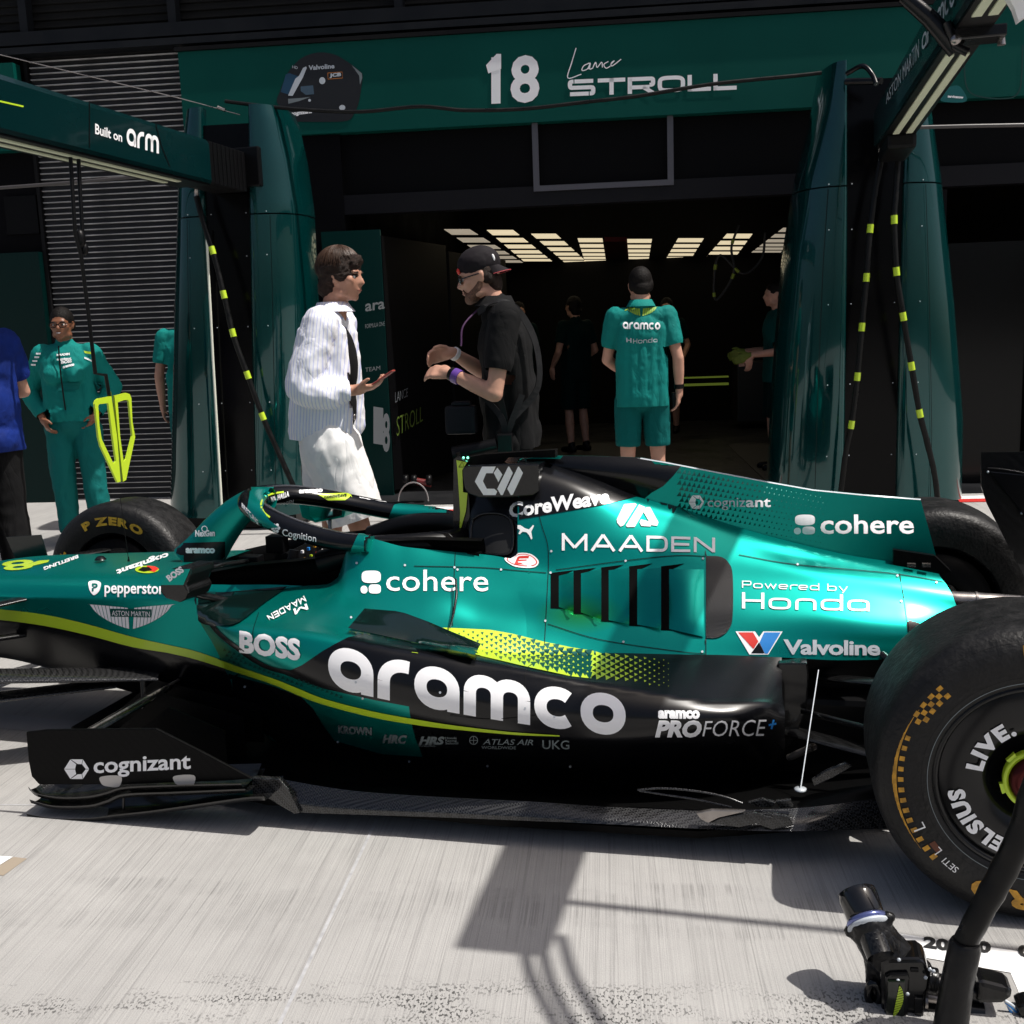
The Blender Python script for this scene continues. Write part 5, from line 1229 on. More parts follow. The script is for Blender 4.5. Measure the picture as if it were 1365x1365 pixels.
# ================================================================ gantry towers and booms
tg_ = vary(mat('tower_green', (.0004, .052, .052), .14, .60, .7, coatr=.03), 1.2, .12, .06, .02, 5)
bk = vary(mat('tower_black', (.0015, .0015, .002), .15, 0, .0, spec=.12), 2, .2, .06)
def tower(label, loc, L_out, L_in, R_in, R_out, ztop, D=4.40, dep=.45):
    """outlines: lists of (z, u)"""
    t = empty('gantry_tower', tuple(loc), 0, label=label, cat='gantry tower')
    def U(T_, z): T2 = sorted(T_); return float(np.interp(z, [a for a, _ in T2], [b_ for _, b_ in T2]))
    for (O, I, nm) in ((L_out, L_in, 'side_cowl'), (R_out, R_in, 'side_cowl')):
        for za, zb in ((.10, 2.28), (2.29, ztop)):
            G = []
            n_ = 16
            for k in range(n_+1):
                z = za+(zb-za)*k/n_; ui, uo = U(I, z), U(O, z); w_ = uo-ui
                top_ = 1 if z < ztop-.1 else 1
                prof = [(0, .10), (0, .0), (.22, .0), (.42, .012), (.60, .040), (.75, .085), (.87, .145), (.95, .22), (1, .32), (1, dep)]
                G.append([fl(ui+w_*a, D+c, z) for a, c in prof])
            b = MB(); 
            G = [cr(r, 2) for r in G]; b.grid(G)
            cap = G[-1]; b.add(cap, [tuple(range(len(cap)))]); b.add(G[0], [tuple(range(len(G[0])))])
            b.build(nm, tg_, t)
    zs_ = [.02, .6, 1.2, 1.8, 2.4, ztop-.12]
    b = MB(); b.grid([[fl(U(L_in, z)+.003, D+.035, z), fl(U(R_in, z)-.003, D+.035, z)] for z in zs_], False); b.grid([[fl(U(L_in, z)+.003, D+.40, z), fl(U(R_in, z)-.003, D+.40, z)] for z in zs_], False)
    z = zs_[-1]; b.add([fl(U(L_in, z), D+.035, z), fl(U(R_in, z), D+.035, z), fl(U(R_in, z), D+.4, z), fl(U(L_in, z), D+.4, z)], [(0, 1, 2, 3)])
    b.build('front_panel', bk, t, recalc=False)
    b = MB(); b.box((U(L_out, .1)+.08, D+.1, .0), (U(R_out, .1)-.08, D+dep-.05, .10), FROT); b.build('plinth', M_['dark'], t)
    for z in (.45, .95, 1.5, 2.0, 2.30):
        for (T_, sg) in ((L_in, -1), (R_in, 1)):
            for du, dd in ((.12, -.001), (-.04, .034)):
                p = fl(U(T_, z)+sg*du, D+dd, z); b = MB(); b.ell(p, (.0042, .003, .0042), n=8, m=4); b.build('bolt', M_['silver'], t)
    for (T_, O, sg) in ((L_in, L_out, -1), (R_in, R_out, 1)):
        b = MB(); b.grid([[fl(U(T_, z)+(U(O, z)-U(T_, z))*.42-.0018, D-.0012, z), fl(U(T_, z)+(U(O, z)-U(T_, z))*.42+.0018, D-.0012, z)] for z in (.12, .6, 1.2, 1.8, 2.27)], False); b.build('panel_gap', M_['dark'], t)
    return t
def tu(pts, D=4.4): return [(fac(x, y, D).z, fac(x, y, D).dot(FE)) for x, y in pts]
tl = tower('left green and black gantry tower with a pale strip, holding the boom with white lettering', fl(-3.8, 4.6, 0), tu([(248, 142), (240, 190), (232, 250), (226, 400), (222, 550), (218, 690)], 4.56), tu([(268, 141), (268, 190), (270, 250), (278, 400), (287, 550), (295, 690)]),
           tu([(331, 135), (333, 280), (336, 450), (342, 690)]), tu([(385, 150), (392, 165), (403, 215), (412, 280), (418, 400), (419, 550), (418, 690)], 4.7), 3.03)
b = MB(); b.tube([fac(275, 305, 4.37), fac(284, 480, 4.37), fac(296, 682, 4.37)], .009, 8); b.build('pale_strip', mat('pale_strip', (.8, .82, .7), .4), tl)
tr_ = tower('right green and black gantry tower behind the rear wing, with two banded hoses', fl(.75, 4.6, 0), tu([(1095, 85), (1082, 160), (1060, 245), (1045, 340), (1033, 480), (1025, 620), (1022, 690)], 4.75), tu([(1129, 80), (1129, 300), (1127, 480), (1124, 690)]),
           tu([(1212, 100), (1206, 240), (1201, 450), (1196, 690)]), tu([(1240, 95), (1246, 140), (1262, 240), (1280, 400), (1293, 560), (1290, 690)], 4.56), 3.09)
# booms run out over the pit lane, square across the car
boom_g = vary(mat('boom_green', (.0005, .020, .022), .25, .3, .4), 1.2, .1, .05)
def boom(name, xa, ya, xb, yb, z0, z1, wa, wb, label, lights):
    """right face from (xa, ya) at the tower to (xb, yb) above the lane"""
    t = empty(name, (xa, ya, z0), 0, label=label, cat='gantry boom')
    def P(y, dx, z): f = (ya-y)/(ya-yb); return Vector((xa+(xb-xa)*f-dx, y, z))
    def W_(y): f = (ya-y)/(ya-yb); return wa+(wb-wa)*f
    ys = [ya, ya-1.0, ya-1.01, (ya+yb)/2, yb]
    b = MB(); G = []
    for y in (ya, (ya+yb)/2, yb):
        w_ = W_(y); G.append([P(y, 0.01, z0), P(y, 0, z0+.02), P(y, 0, z1-.03), P(y, .02, z1), P(y, w_-.02, z1), P(y, w_, z1-.03), P(y, w_, z0+.02), P(y, w_-.01, z0), P(y, 0.01, z0)])
    b.grid(G, False); b.add(G[0][:-1], [tuple(range(8))]); b.add(G[-1][:-1], [tuple(range(8))]); b.build('boom_beam', boom_g, t)
    b = MB(); b.prism([P(ya, .015, z0-.012), P(yb, .015, z0-.012), P(yb, W_(yb)-.015, z0-.012), P(ya, W_(ya)-.015, z0-.012)], (0, 0, .011)); b.build('underside', M_['dark'], t)
    for k in range(2):
        wl = .018; 
        for (y0_, y1_) in lights:
            b = MB(); dx0 = W_(y0_)*(.30+.36*k); dx1 = W_(y1_)*(.30+.36*k)
            b.prism([P(y0_, dx0-wl, z0-.020), P(y1_, dx1-wl, z0-.020), P(y1_, dx1+wl, z0-.020), P(y0_, dx0+wl, z0-.020)], (0, 0, .007)); b.build('light_strip', mat('light_strip', (.62, .66, .48), .4), t)
    return t, P
bl, PL = boom('gantry_boom', -4.20, 3.28, -4.24, -1.2, 2.43, 2.71, .26, .26, 'dark green left gantry boom reaching over the pit lane, lettered in white', [(3.0, -.6)])
TB = Plane((-4.203, 0, 0), (1, .012, 0)); TB.p = Vector((-4.200, 3.28, 0)); TB.n = Vector((1, -.009, 0)).normalized()
for s_, a, c, h, k in (('Built on', (126, 178), (162, 189), 14, .02),): txt(s_, a, c, h, TB, W, bl, bold=k, cell=400, lift=.004, h1=12)
place('lettering', strokebm('arm', 1.05, 2.2, .25, .12), (168, 193), (211, 205), 23, TB, W, bl, lift=.004, cell=400)
lay('lime_line', [strip([(-20, 130), (0, 135), (31, 142)], 2.2)], TB, M_['lime'], bl, cell=400); lay('panel_gap', [strip([(119, 135), (119, 197)], 1.3), strip([(207, 165), (215, 195), (226, 222)], 1.3)], TB, M_['dark'], bl, cell=400)
b = MB(); b.box((-4.44, 3.78, 2.47), (-4.10, 4.30, 2.74)); b.build('boom_joint', M_['dark'], bl, bevel=.01)
for k in range(9):
    b = MB(); b.box((-4.452, 3.29+k*.056, 2.435), (-4.205, 3.335+k*.056, 2.705)); b.build('bellows_rib', M_['dark'], bl, bevel=.006)
b = MB()
P_ = [at(322, 195, y=3.8), at(318, 245, y=3.8)]
b.box((-4.43, 3.27, 2.45), (-4.22, 3.80, 2.69)); b.build('boom_root', M_['dark'], bl)
br_, PR = boom('gantry_boom', .26, 4.28, .265, -1.22, 2.50, 2.75, .22, .115, 'dark green right gantry boom with pale light strips, reaching over the rear of the car', [(3.7, 1.75), (1.15, -.4)])
TR = Plane((PR(3.95, .20, 2.5)-Vector((.003, 0, 0))), (-1, -.01, 0))
class LFace:
    def hit(s, px, py):
        d = ray(px, py).normalized(); a = PR(3.9, .20+.003, 0); c = PR(-1, .143, 0); n_ = (c-a).cross(Vector((0, 0, 1))).normalized()
        if n_.x > 0: n_ = -n_
        return CAM+d*((a-CAM).dot(n_)/d.dot(n_)), n_
class LF(Plane):
    def __init__(s): 
        a = PR(4.2, .221, 0); c = PR(-1, .121, 0); n_ = (c-a).cross(Vector((0, 0, 1))).normalized(); s.n = n_ if n_.x < 0 else -n_; s.p = a
TR = LF()
txt('ASTON MARTIN', (1182, 139), (1226, 76), 14, TR, M_['silver'], br_, bold=.0, cell=400, lift=.004, h1=26, upv=(0, -1))
place('lettering', strokebm('aramco', 1.05, 2.2, .2, .12), (1230, 69), (1274, 4), 20, TR, M_['silver'], br_, upv=(0, -1), h1=30, lift=.004, cell=400)
b = MB(); b.box((.10, 1.34, 2.45), (.30, 1.47, 2.495)); b.tube([at(1205, -5, y=1.4), at(1240, 25, y=1.4), at(1276, 66, y=1.4)], [.03, .035, .04], 10); b.tube([at(1262, 30, y=1.35), at(1274, 62, y=1.35), at(1290, 70, y=1.35)], .018, 8)
b.build('boom_bracket', M_['black'], br_, bevel=.006)
b = MB(); b.lathe(at(1274, 53, y=1.32), (.2, -1, 0), [(0, .012), (.018, .012), (.018, -.012)], 18); b.build('bolt', M_['metal'], br_)
b = MB(); b.tube([at(1335, 40, y=1.4), at(1335, 60, y=1.4)], [.010, .016], 10); b.build('fitting', M_['metal'], br_)
b = MB(); b.prism([at(1340, -10, y=.9), at(1362, -10, y=.9), at(1372, 18, y=.9), at(1358, 28, y=.9), at(1352, 10, y=.9)], (0, .05, 0)); b.build('fitting', M_['white'], br_)
b = MB(); b.box((.075, 3.72, 2.40), (.245, 4.30, 2.495)); b.build('boom_root', M_['dark'], br_, bevel=.02)
b = MB(); q = [at(1129, 98, y=4.3), at(1150, 88, y=4.2), at(1163, 100, y=4.15), at(1168, 112, y=4.1)]; b.tube(cr(q, 5), .016, 8); q = [at(1128, 109, y=4.35), at(1175, 108, y=4.2)]; b.tube(q, .022, 8); b.build('hydraulic_hose', M_['black'], br_)
# far ends carry hanging hoses: their shadow lies in front of the car
hm = vary(mat('hose_black', (.005, .005, .005), .4, 0, .0, .2), 20, .2)
for dx, dy in ((0, 0), (.055, -.03), (.09, .02)):
    b = MB(); b.tube(cr([(.22+dx, -1.15+dy, 2.58), (.22+dx, -1.3+dy, 2.47), (.23+dx, -1.45+dy, 2.33), (.26+dx, -1.62+dy, 2.2), (.33+dx, -1.80+dy, 2.12)], 6), .013, 8); b.build('supply_hose', hm, br_)
# thin rods between the gantries
for pts, D_, lab in ((((1215, 170), (1290, 168), (1400, 166), (1800, 158)), 3.9, 'thin dark rod running right from under the right boom'), (((-20, 252), (100, 243), (200, 234)), 4.1, 'thin dark rod behind the left boom')):
    b = MB(); b.tube([fac(x, y, D_) for x, y in pts], .012, 8); tag(b.build('rod', mat('rod_grey', (.05, .045, .045), .35)), lab, 'rod')
b = MB(); b.tube([(.3, -.98, 2.60), (2.2, -1.02, 2.60)], .013, 8); b.build('cross_rod', M_['dark'], br_)
# cable slung between the towers, and a guy wire
b = MB(); b.tube(cr([fac(x, y, 4.5) for x, y in ((300, 135), (340, 140), (400, 146), (480, 149), (560, 142), (620, 147), (700, 145), (780, 136), (850, 128), (950, 112), (1060, 101), (1095, 97))], 5), .013, 8); tag(b.build('slung_cable', hm), 'sagging black cable slung between the two gantry towers', 'cable')
b = MB(); b.tube([fac(-20, 68, 4.5), fac(240, 131, 4.5), fac(320, 153, 4.5)], .0035, 6); b.tube([fac(290, 143, 4.5), fac(300, 147, 4.5)], .012, 8); tag(b.build('guy_wire', M_['metal']), 'thin steel guy wire running down to the left tower', 'wire')
# banded air hoses down the towers
def hose(pts, D, bands, label, r=.019):
    t = empty('banded_hose', tuple(fac(*pts[0], D)), 0, label=label, cat='hose')
    P = cr([fac(x, y, D-.06*math.sin(math.pi*k/(len(pts)-1))) for k, (x, y) in enumerate(pts)], 8)
    b = MB(); b.tube(P, [r*(1+.12*noise.noise(p*14)) for p in P], 12); b.build('hose', hm, t)
    for y in bands:
        i = min(range(len(P)), key=lambda k: abs(cpx(P[k])[1]-y)); j = min(i+1, len(P)-1)
        c_ = P[i]; d = (P[j]-P[max(i-1, 0)]).normalized(); b = MB(); b.tube([c_-d*.028, c_+d*.028], r*1.12, 12); b.build('band', M_['lime'], t)
    b = MB(); c_ = P[0]; b.tube([c_+Vector((0, 0, .10)), c_+Vector((0, 0, .06)), c_+Vector((.004, 0, .055)), c_], [.014, .02, .012, .018], 10); b.build('coupling', M_['metal'], t)
    return t
def cpx(p):
    d = p-CAM; k = d.dot(fwd); return 682.5+FPX*d.dot(rgt)/k, 682.5-FPX*d.dot(up)/k
hose([(262, 262), (272, 300), (285, 340), (300, 400), (312, 450), (330, 500), (350, 555), (372, 605), (392, 650), (410, 690)], 4.25, (335, 391, 446, 503, 554), 'black hose with lime bands hanging in front of the left tower')
hose([(1174, 215), (1166, 260), (1160, 305), (1155, 370), (1149, 436), (1143, 502), (1135, 566), (1128, 600), (1120, 660), (1110, 700)], 4.25, (305, 370, 436, 502, 566), 'left one of the two banded hoses on the right tower')
hose([(1197, 215), (1194, 260), (1192, 293), (1195, 362), (1204, 422), (1215, 488), (1226, 551), (1236, 590), (1247, 640), (1252, 700)], 4.22, (293, 362, 422, 488, 551), 'right one of the two banded hoses on the right tower')
# lime stop marker hung from the left boom by two poles
mk = empty('stop_marker', tuple(at(150, 525, x=-4.3)), 0, label='lime pointed marker frame hanging on a black pole beside the smiling woman', cat='marker')
XM = -4.3
def am(x, y): return at(x, y, x=XM)
class XP(Plane): pass
# two wings folded along a dark spine
def ring(outer, inner, m=M_['lime'], dx=.0, hinge=None):
    b = MB(); n_ = len(outer)
    f_ = lambda p, k: am(*p)+Vector((k, 0, 0))
    for k in (.0, .012):
        for i in range(n_):
            j = (i+1) % n_; b.add([f_(outer[i], k), f_(outer[j], k), f_(inner[j], k), f_(inner[i], k)], [(0, 1, 2, 3)])
    for i in range(n_):
        j = (i+1) % n_
        b.add([f_(outer[i], 0), f_(outer[j], 0), f_(outer[j], .012), f_(outer[i], .012)], [(0, 1, 2, 3)]); b.add([f_(inner[i], 0), f_(inner[j], 0), f_(inner[j], .012), f_(inner[i], .012)], [(0, 1, 2, 3)])
    return b.build('marker_wing', m, mk)
Zm = lambda p: sc(p, 6.825, 60, 480)
ring(Zm([(437, 400), (445, 370), (470, 350), (588, 328), (640, 700), (672, 1105), (645, 1115), (490, 780), (470, 700)]), Zm([(468, 420), (472, 405), (485, 400), (560, 392), (600, 700), (632, 920), (608, 945), (500, 720), (480, 600)]))
ring(Zm([(615, 325), (720, 298), (755, 310), (770, 345), (780, 560), (805, 700), (722, 1090), (695, 1105), (650, 700)]), Zm([(645, 385), (700, 365), (740, 362), (748, 380), (765, 560), (780, 690), (725, 900), (700, 925), (668, 700)]))
b = MB(); b.tube([am(145.5, 522), am(153, 580), am(160.5, 642)], .012, 8); b.build('marker_spine', mat('spine', (.05, .09, .01), .4), mk)
b = MB(); b.tube([am(92, 180), am(97, 260), am(100, 310), am(108, 340), am(118, 420), am(127, 498), am(141, 500), am(146, 530)], .011, 8); b.tube([am(103, 180), am(107, 260), am(110, 312), am(112, 335)], .011, 8); b.build('pole', M_['dark'], mk)
b = MB(); b.ell(am(107, 318), (.03, .03, .05)); b.ell(am(112, 332), (.025, .025, .035)); b.build('pulley', M_['dark'], mk)

ah = empty('air_hose', tuple(at(1290, 1200, y=-1.25)), 0, label='thick black air hose with a sleeve coming down in front of the rear wheel', cat='hose')
b = MB(); P = cr([Vector((.42, -1.5, 2.15)), Vector((.30, -1.42, 1.5)), at(1440, 930, y=-1.38), at(1385, 1040, y=-1.36), at(1362, 1110, y=-1.36), at(1338, 1160, y=-1.35), at(1308, 1215, y=-1.35), at(1290, 1250, y=-1.35), at(1285, 1262, y=-1.35)], 6); n_ = len(P)
b.tube(P, [.020+.005*math.sin(math.pi*(i/n_))+.002*noise.noise(P[i]*40) for i in range(n_)], 16); b.build('hose', hm, ah)
b = MB(); P = [at(1287, 1255, y=-1.355), at(1286, 1262, y=-1.355), at(1276, 1310, y=-1.36), at(1264, 1390, y=-1.37)]; b.tube(P, [.026, .030, .030, .033], 18); b.build('sleeve', vary(mat('sleeve_black', (.006, .006, .0065), .35, 0, .0, .25), 25, .3, .1, .3, 30), ah)
# ================================================================ people
def capsule(b, p, r, q, s, n=14):
    p, q = Vector(p), Vector(q); d = q-p; l = d.length
    if l < 1e-5: b.ell(p, (r, r, r), n=n, m=8); return
    ax = d/l
    prof = [(r*math.sin(a), -r*math.cos(a)) for a in (0, .5, 1.0, math.pi/2)]+[(s*math.cos(a), l+s*math.sin(a)) for a in (0, .57, 1.07, math.pi/2)]
    b.lathe(p, ax, [(max(0, x), o) for x, o in prof], n)
def remesh(b, name, m, parent, voxel, smooth=4, fold=0, fs=9, seed=0, st=(1, 1, 1), cuts=()):
    me = bpy.data.meshes.new(name); me.from_pydata(b.v, [], b.f)
    bm = bmesh.new(); bm.from_mesh(me); bmesh.ops.remove_doubles(bm, verts=bm.verts, dist=1e-5); bmesh.ops.recalc_face_normals(bm, faces=bm.faces); bm.to_mesh(me); bm.free()
    o = bpy.data.objects.new(name, me); COL.objects.link(o)
    md = o.modifiers.new('r', 'REMESH'); md.mode = 'VOXEL'; md.voxel_size = voxel; md.use_smooth_shade = True
    ms = o.modifiers.new('s', 'SMOOTH'); ms.factor = .5; ms.iterations = smooth
    dg = bpy.context.evaluated_depsgraph_get(); me2 = bpy.data.meshes.new_from_object(o.evaluated_get(dg))
    bpy.data.objects.remove(o)
    if fold:
        off = Vector((seed*3.1, seed*1.7, seed))
        n_ = len(me2.vertices); co = np.empty(n_*3, 'f'); me2.vertices.foreach_get('co', co); nv = np.array([v.normal[:] for v in me2.vertices])
        co = co.reshape(-1, 3); dl = np.empty(n_)
        for i in range(n_):
            q = Vector((co[i][0]*st[0], co[i][1]*st[1], co[i][2]*st[2]))*fs+off
            dl[i] = noise.noise(q)*.9+(1-abs(noise.noise(q*1.9+off))*2.6)*.45
        co = co+nv*(fold*dl)[:, None]; me2.vertices.foreach_set('co', co.ravel().astype('f'))
        me2.update()
    if cuts:
        bm = bmesh.new(); bm.from_mesh(me2)
        for (p, n, r) in cuts:
            p = Vector(p); n = Vector(n).normalized(); near = [f for f in bm.faces if (f.calc_center_median()-p).length < r]
            gm_ = list({v for f in near for v in f.verts})+list({e for f in near for e in f.edges})+near
            bmesh.ops.bisect_plane(bm, geom=gm_, plane_co=p, plane_no=n, dist=1e-5)
            dv = [v for v in bm.verts if (v.co-p).dot(n) > 1e-4 and (v.co-p).length < r]
            bmesh.ops.delete(bm, geom=dv, context='VERTS')
        bm.to_mesh(me2); bm.free()
    me2.name = name; me2.materials.clear(); me2.materials.append(m)
    me2.polygons.foreach_set('use_smooth', [True]*len(me2.polygons))
    return link(name, me2, parent, world=False)
def hand(b, wr, d, nrm, curl=.5, side=1, sc_=1.0, spread=.0):
    """wrist, direction of the fingers, palm normal (palm faces nrm)"""
    wr = Vector(wr); d = Vector(d).normalized(); nrm = Vector(nrm); nrm = (nrm-d*nrm.dot(d)).normalized(); lat = d.cross(nrm)*side
    k = sc_
    capsule(b, wr, .026*k, wr+d*.03*k, .027*k)
    for q in (-.024, -.008, .008, .024):
        capsule(b, wr+d*.02*k+lat*q*.8*k, .015*k, wr+d*.082*k+lat*q*1.15*k, .0135*k)
    for i, (q, ln_) in enumerate(((-.029, .062), (-.010, .074), (.010, .079), (.028, .070))):
        p = wr+d*.085*k+lat*q*k; dd = (d+lat*q*spread*10).normalized()
        c_ = curl*(1.0+.08*i)
        for seg_, r_ in ((.45, .0098), (.32, .0088), (.23, .0078)):
            ang = c_*1.0; dd = (dd*math.cos(ang)+nrm*math.sin(ang)).normalized() if seg_ != .45 else (dd*math.cos(ang*.7)+nrm*math.sin(ang*.7)).normalized()
            nrm_l = nrm; q2 = p+dd*ln_*seg_*k; capsule(b, p, r_*k, q2, r_*.92*k, 10); p = q2
    t0 = wr+d*.025*k+lat*.026*k; td = (d*.65+lat*.6+nrm*.45).normalized(); t1 = t0+td*.042*k; t2 = t1+(d*.85+nrm*.35+lat*.1).normalized()*.032*k
    capsule(b, t0, .015*k, t1, .0118*k, 10); capsule(b, t1, .0112*k, t2, .0092*k, 10)
    return wr+d*.09*k
def head_mesh(b, c, M3, jaw=1.0):
    """c: centre of the skull; M3 turns the head (face looks to +Y)"""
    e = lambda p, r: b.ell(Vector(c)+M3 @ Vector(p), r, M3, 20, 14)
    e((0, -.008, .018), (.076, .096, .094)); e((0, .020, -.030), (.066, .076, .080)); e((0, .036, -.078), (.046*jaw, .050, .036))
    e((0, .070, -.100), (.020*jaw, .018, .016)); e((0, .078, .018), (.055, .018, .012))
    for s in (-1, 1):
        e((s*.047, .060, -.020), (.022, .022, .022)); e((s*.076, -.004, -.012), (.008, .019, .031)); e((s*.080, -.010, -.004), (.008, .012, .018))
        e((s*.050*jaw, .018, -.080), (.020, .035, .022))
    capsule(b, Vector(c)+M3 @ Vector((0, .086, .008)), .0085, Vector(c)+M3 @ Vector((0, .106, -.030)), .0125, 10)
    for s in (-1, 1): e((s*.011, .096, -.034), (.009, .011, .008))
    e((0, .089, -.060), (.024, .012, .0065)); e((0, .087, -.071), (.021, .012, .007))
skinL = vary(mat('skin_light', (.50, .27, .19), .5, 0, 0, .4), 14, .10, .05); skinD = vary(mat('skin_brown', (.21, .085, .045), .42, 0, 0, .4), 14, .10, .05)
skinT = vary(mat('skin_tan', (.42, .21, .14), .5, 0, 0, .4), 14, .10, .05)
for m_ in (skinL, skinD, skinT):
    m_.node_tree.nodes['Principled BSDF'].inputs['Subsurface Weight'].default_value = .0
def figure(name_label, loc, rz, H, J, skin, clothes, hair=None, jaw=1.0, belly=0, female=False, voxel=.0075, group=None, detail=True, extra=None):
    """J: joints in metres for a 1.8 m figure, person faces +Y, right side +X"""
    root = empty('person', tuple(loc), rz, label=name_label, cat='person', group=group)
    root.scale = (1, 1, 1); k = H/1.80
    g = lambda n_: Vector(J[n_])*k
    hy, hp, hr = J.get('head_rot', (0, 0, 0)); M3 = (Matrix.Rotation(rad(hy), 3, 'Z') @ Matrix.Rotation(rad(hp), 3, 'X') @ Matrix.Rotation(rad(hr), 3, 'Y')) 
    hc = g('head'); b = MB(); hb_ = MB()
    head_mesh(hb_, (0, 0, 0), M3.copy(), jaw); b.add([Vector(v)*k+hc for v in hb_.v], hb_.f)
    nk = g('neck'); sh = [g('shL'), g('shR')]; pv = g('pelvis'); ch = g('chest')
    capsule(b, nk-Vector((0, 0, .04)), .062*k, hc+M3 @ Vector((0, -.02, -.05)), .054*k)
    for s_, S_ in (('L', -1), ('R', 1)):
        a, e_, w_ = g('sh'+s_), g('el'+s_), g('wr'+s_)
        capsule(b, a, .050*k, e_, .038*k); capsule(b, e_, .040*k, w_.lerp(e_, .55), .038*k); capsule(b, w_.lerp(e_, .55), .038*k, w_, .026*k)
        if J.get('hd'+s_): 
            d, n_, cu = J['hd'+s_]; hand(b, w_, d, n_, cu, S_*(1), k*1.02)
        h, kn, an = g('hip'+s_), g('kn'+s_), g('an'+s_)
        capsule(b, h, .080*k, kn, .052*k); capsule(b, kn, .050*k, kn.lerp(an, .35), .055*k); capsule(b, kn.lerp(an, .35), .055*k, an, .036*k); capsule(b, an-Vector((0, .03, .03)), .036*k, an+Vector((0, .13*k, -.055*k)), .028*k)
    b.ell(ch, (.125*k, .085*k, .18*k)); b.ell(pv, (.115*k, .085*k, .11*k)); capsule(b, ch, .085*k, pv, .09*k)
    body = remesh(b, 'body', skin, root, voxel*(1 if detail else 1.6), 3)
    if detail and J.get('eyes', True):
        for s_ in (-1, 1):
            e_ = MB(); e_.ell(hc+(M3 @ Vector((s_*.031, .0735, -.006)))*k, (.0125*k, .0115*k, .0115*k), n=12, m=8); eo = e_.build('eye', mat('eye_white', (.6, .57, .54), .3), body, world=False)
            e_ = MB(); e_.ell(hc+(M3 @ Vector((s_*.031, .0825, -.006)))*k, (.0055*k, .0035*k, .0055*k), n=10, m=6); e_.build('iris', mat('iris', (.02, .012, .008), .2), eo, world=False) if False else e_.build('iris', mat('iris', (.02, .012, .008), .2), root, world=False)
            e_ = MB(); e_.tube([hc+(M3 @ Vector((s_*(.031+q*.02), .094-abs(q)*.008, .017-q*q*.004)))*k for q in (-1, 0, 1)], [.002, .0038, .002], 6); e_.build('eyebrow', mat('brow', (.02, .012, .008), .7), root, world=False)
        e_ = MB(); e_.tube([hc+(M3 @ Vector((q*.022, .101-abs(q)*.010, -.0655)))*k for q in (-1, -.4, 0, .4, 1)], [.001, .0022, .0026, .0022, .001], 6); e_.build('lips', mat('lips', (.20, .05, .045), .4), root, world=False)
    for fn in clothes: fn(root, k, g, M3, hc)
    if hair: hair(root, k, g, M3, hc)
    if extra: extra(root, k, g, M3, hc)
    return root
def torso_cloth(m, name='shirt', loose=1.0, hem=-.12, fold=.008, sleeve='short', slack=0, seed=1, voxel=.011, belly=0, neck=True, bust=0):
    def fn(root, k, g, M3, hc):
        b = MB(); ch, pv, nk = g('chest'), g('pelvis'), g('neck'); L_ = loose
        b.ell(ch+Vector((0, 0, .04*k)), (.185*k*L_, .125*k*L_, .19*k)); b.ell(ch.lerp(pv, .55), (.165*k*L_, .122*k*L_+belly*k, .21*k)); 
        hz = pv+Vector((0, 0, (hem+.12)*k)); b.ell(hz, (.172*k*L_, .128*k*L_+belly*.6*k, .12*k))
        for sx in (-1, -.5, 0, .5, 1):
            for sy in (-1, 1): capsule(b, ch+Vector((sx*.105*L_, sy*(.050-.015*sx*sx)-.005, .08))*k, .068*k, pv+Vector((sx*.105*L_, sy*(.060-.020*sx*sx), hem+.06))*k, (.070+belly*.3)*k)
        if bust:
            for s in (-1, 1): b.ell(ch+Vector((s*.075*k, .10*k, -.01*k)), (.075*k, .07*k, .075*k))
        for s_ in 'LR':
            a, e_, w_ = g('sh'+s_), g('el'+s_), g('wr'+s_)
            capsule(b, nk-Vector((0, .01, .055*k)), .062*k, a+Vector((0, 0, -.012*k)), .068*k*L_)
            if sleeve == 'short': capsule(b, a, .070*k*L_, a.lerp(e_, .62), .064*k*L_)
            else:
                capsule(b, a, .072*k*L_, e_, .062*k*L_+slack*k); capsule(b, e_, .062*k*L_+slack*k, w_.lerp(e_, .10), .042*k*L_)
        if neck: capsule(b, nk-Vector((0, 0, .06*k)), .074*k, nk+Vector((0, 0, .000*k)), .066*k)
        cuts = [(pv+Vector((0, 0, hem+.055))*k, (0, 0, -1), .30)]
        if sleeve == 'short':
            for s_ in 'LR': a, e_ = g('sh'+s_), g('el'+s_); cuts.append((a.lerp(e_, .70), e_-a, .10))
        else:
            for s_ in 'LR': e_, w_ = g('el'+s_), g('wr'+s_); cuts.append((w_.lerp(e_, .06), w_-e_, .07))
        remesh(b, name, m, root, voxel, 3, fold*.8, 13, seed, (1, 1, .7), cuts)
    return fn
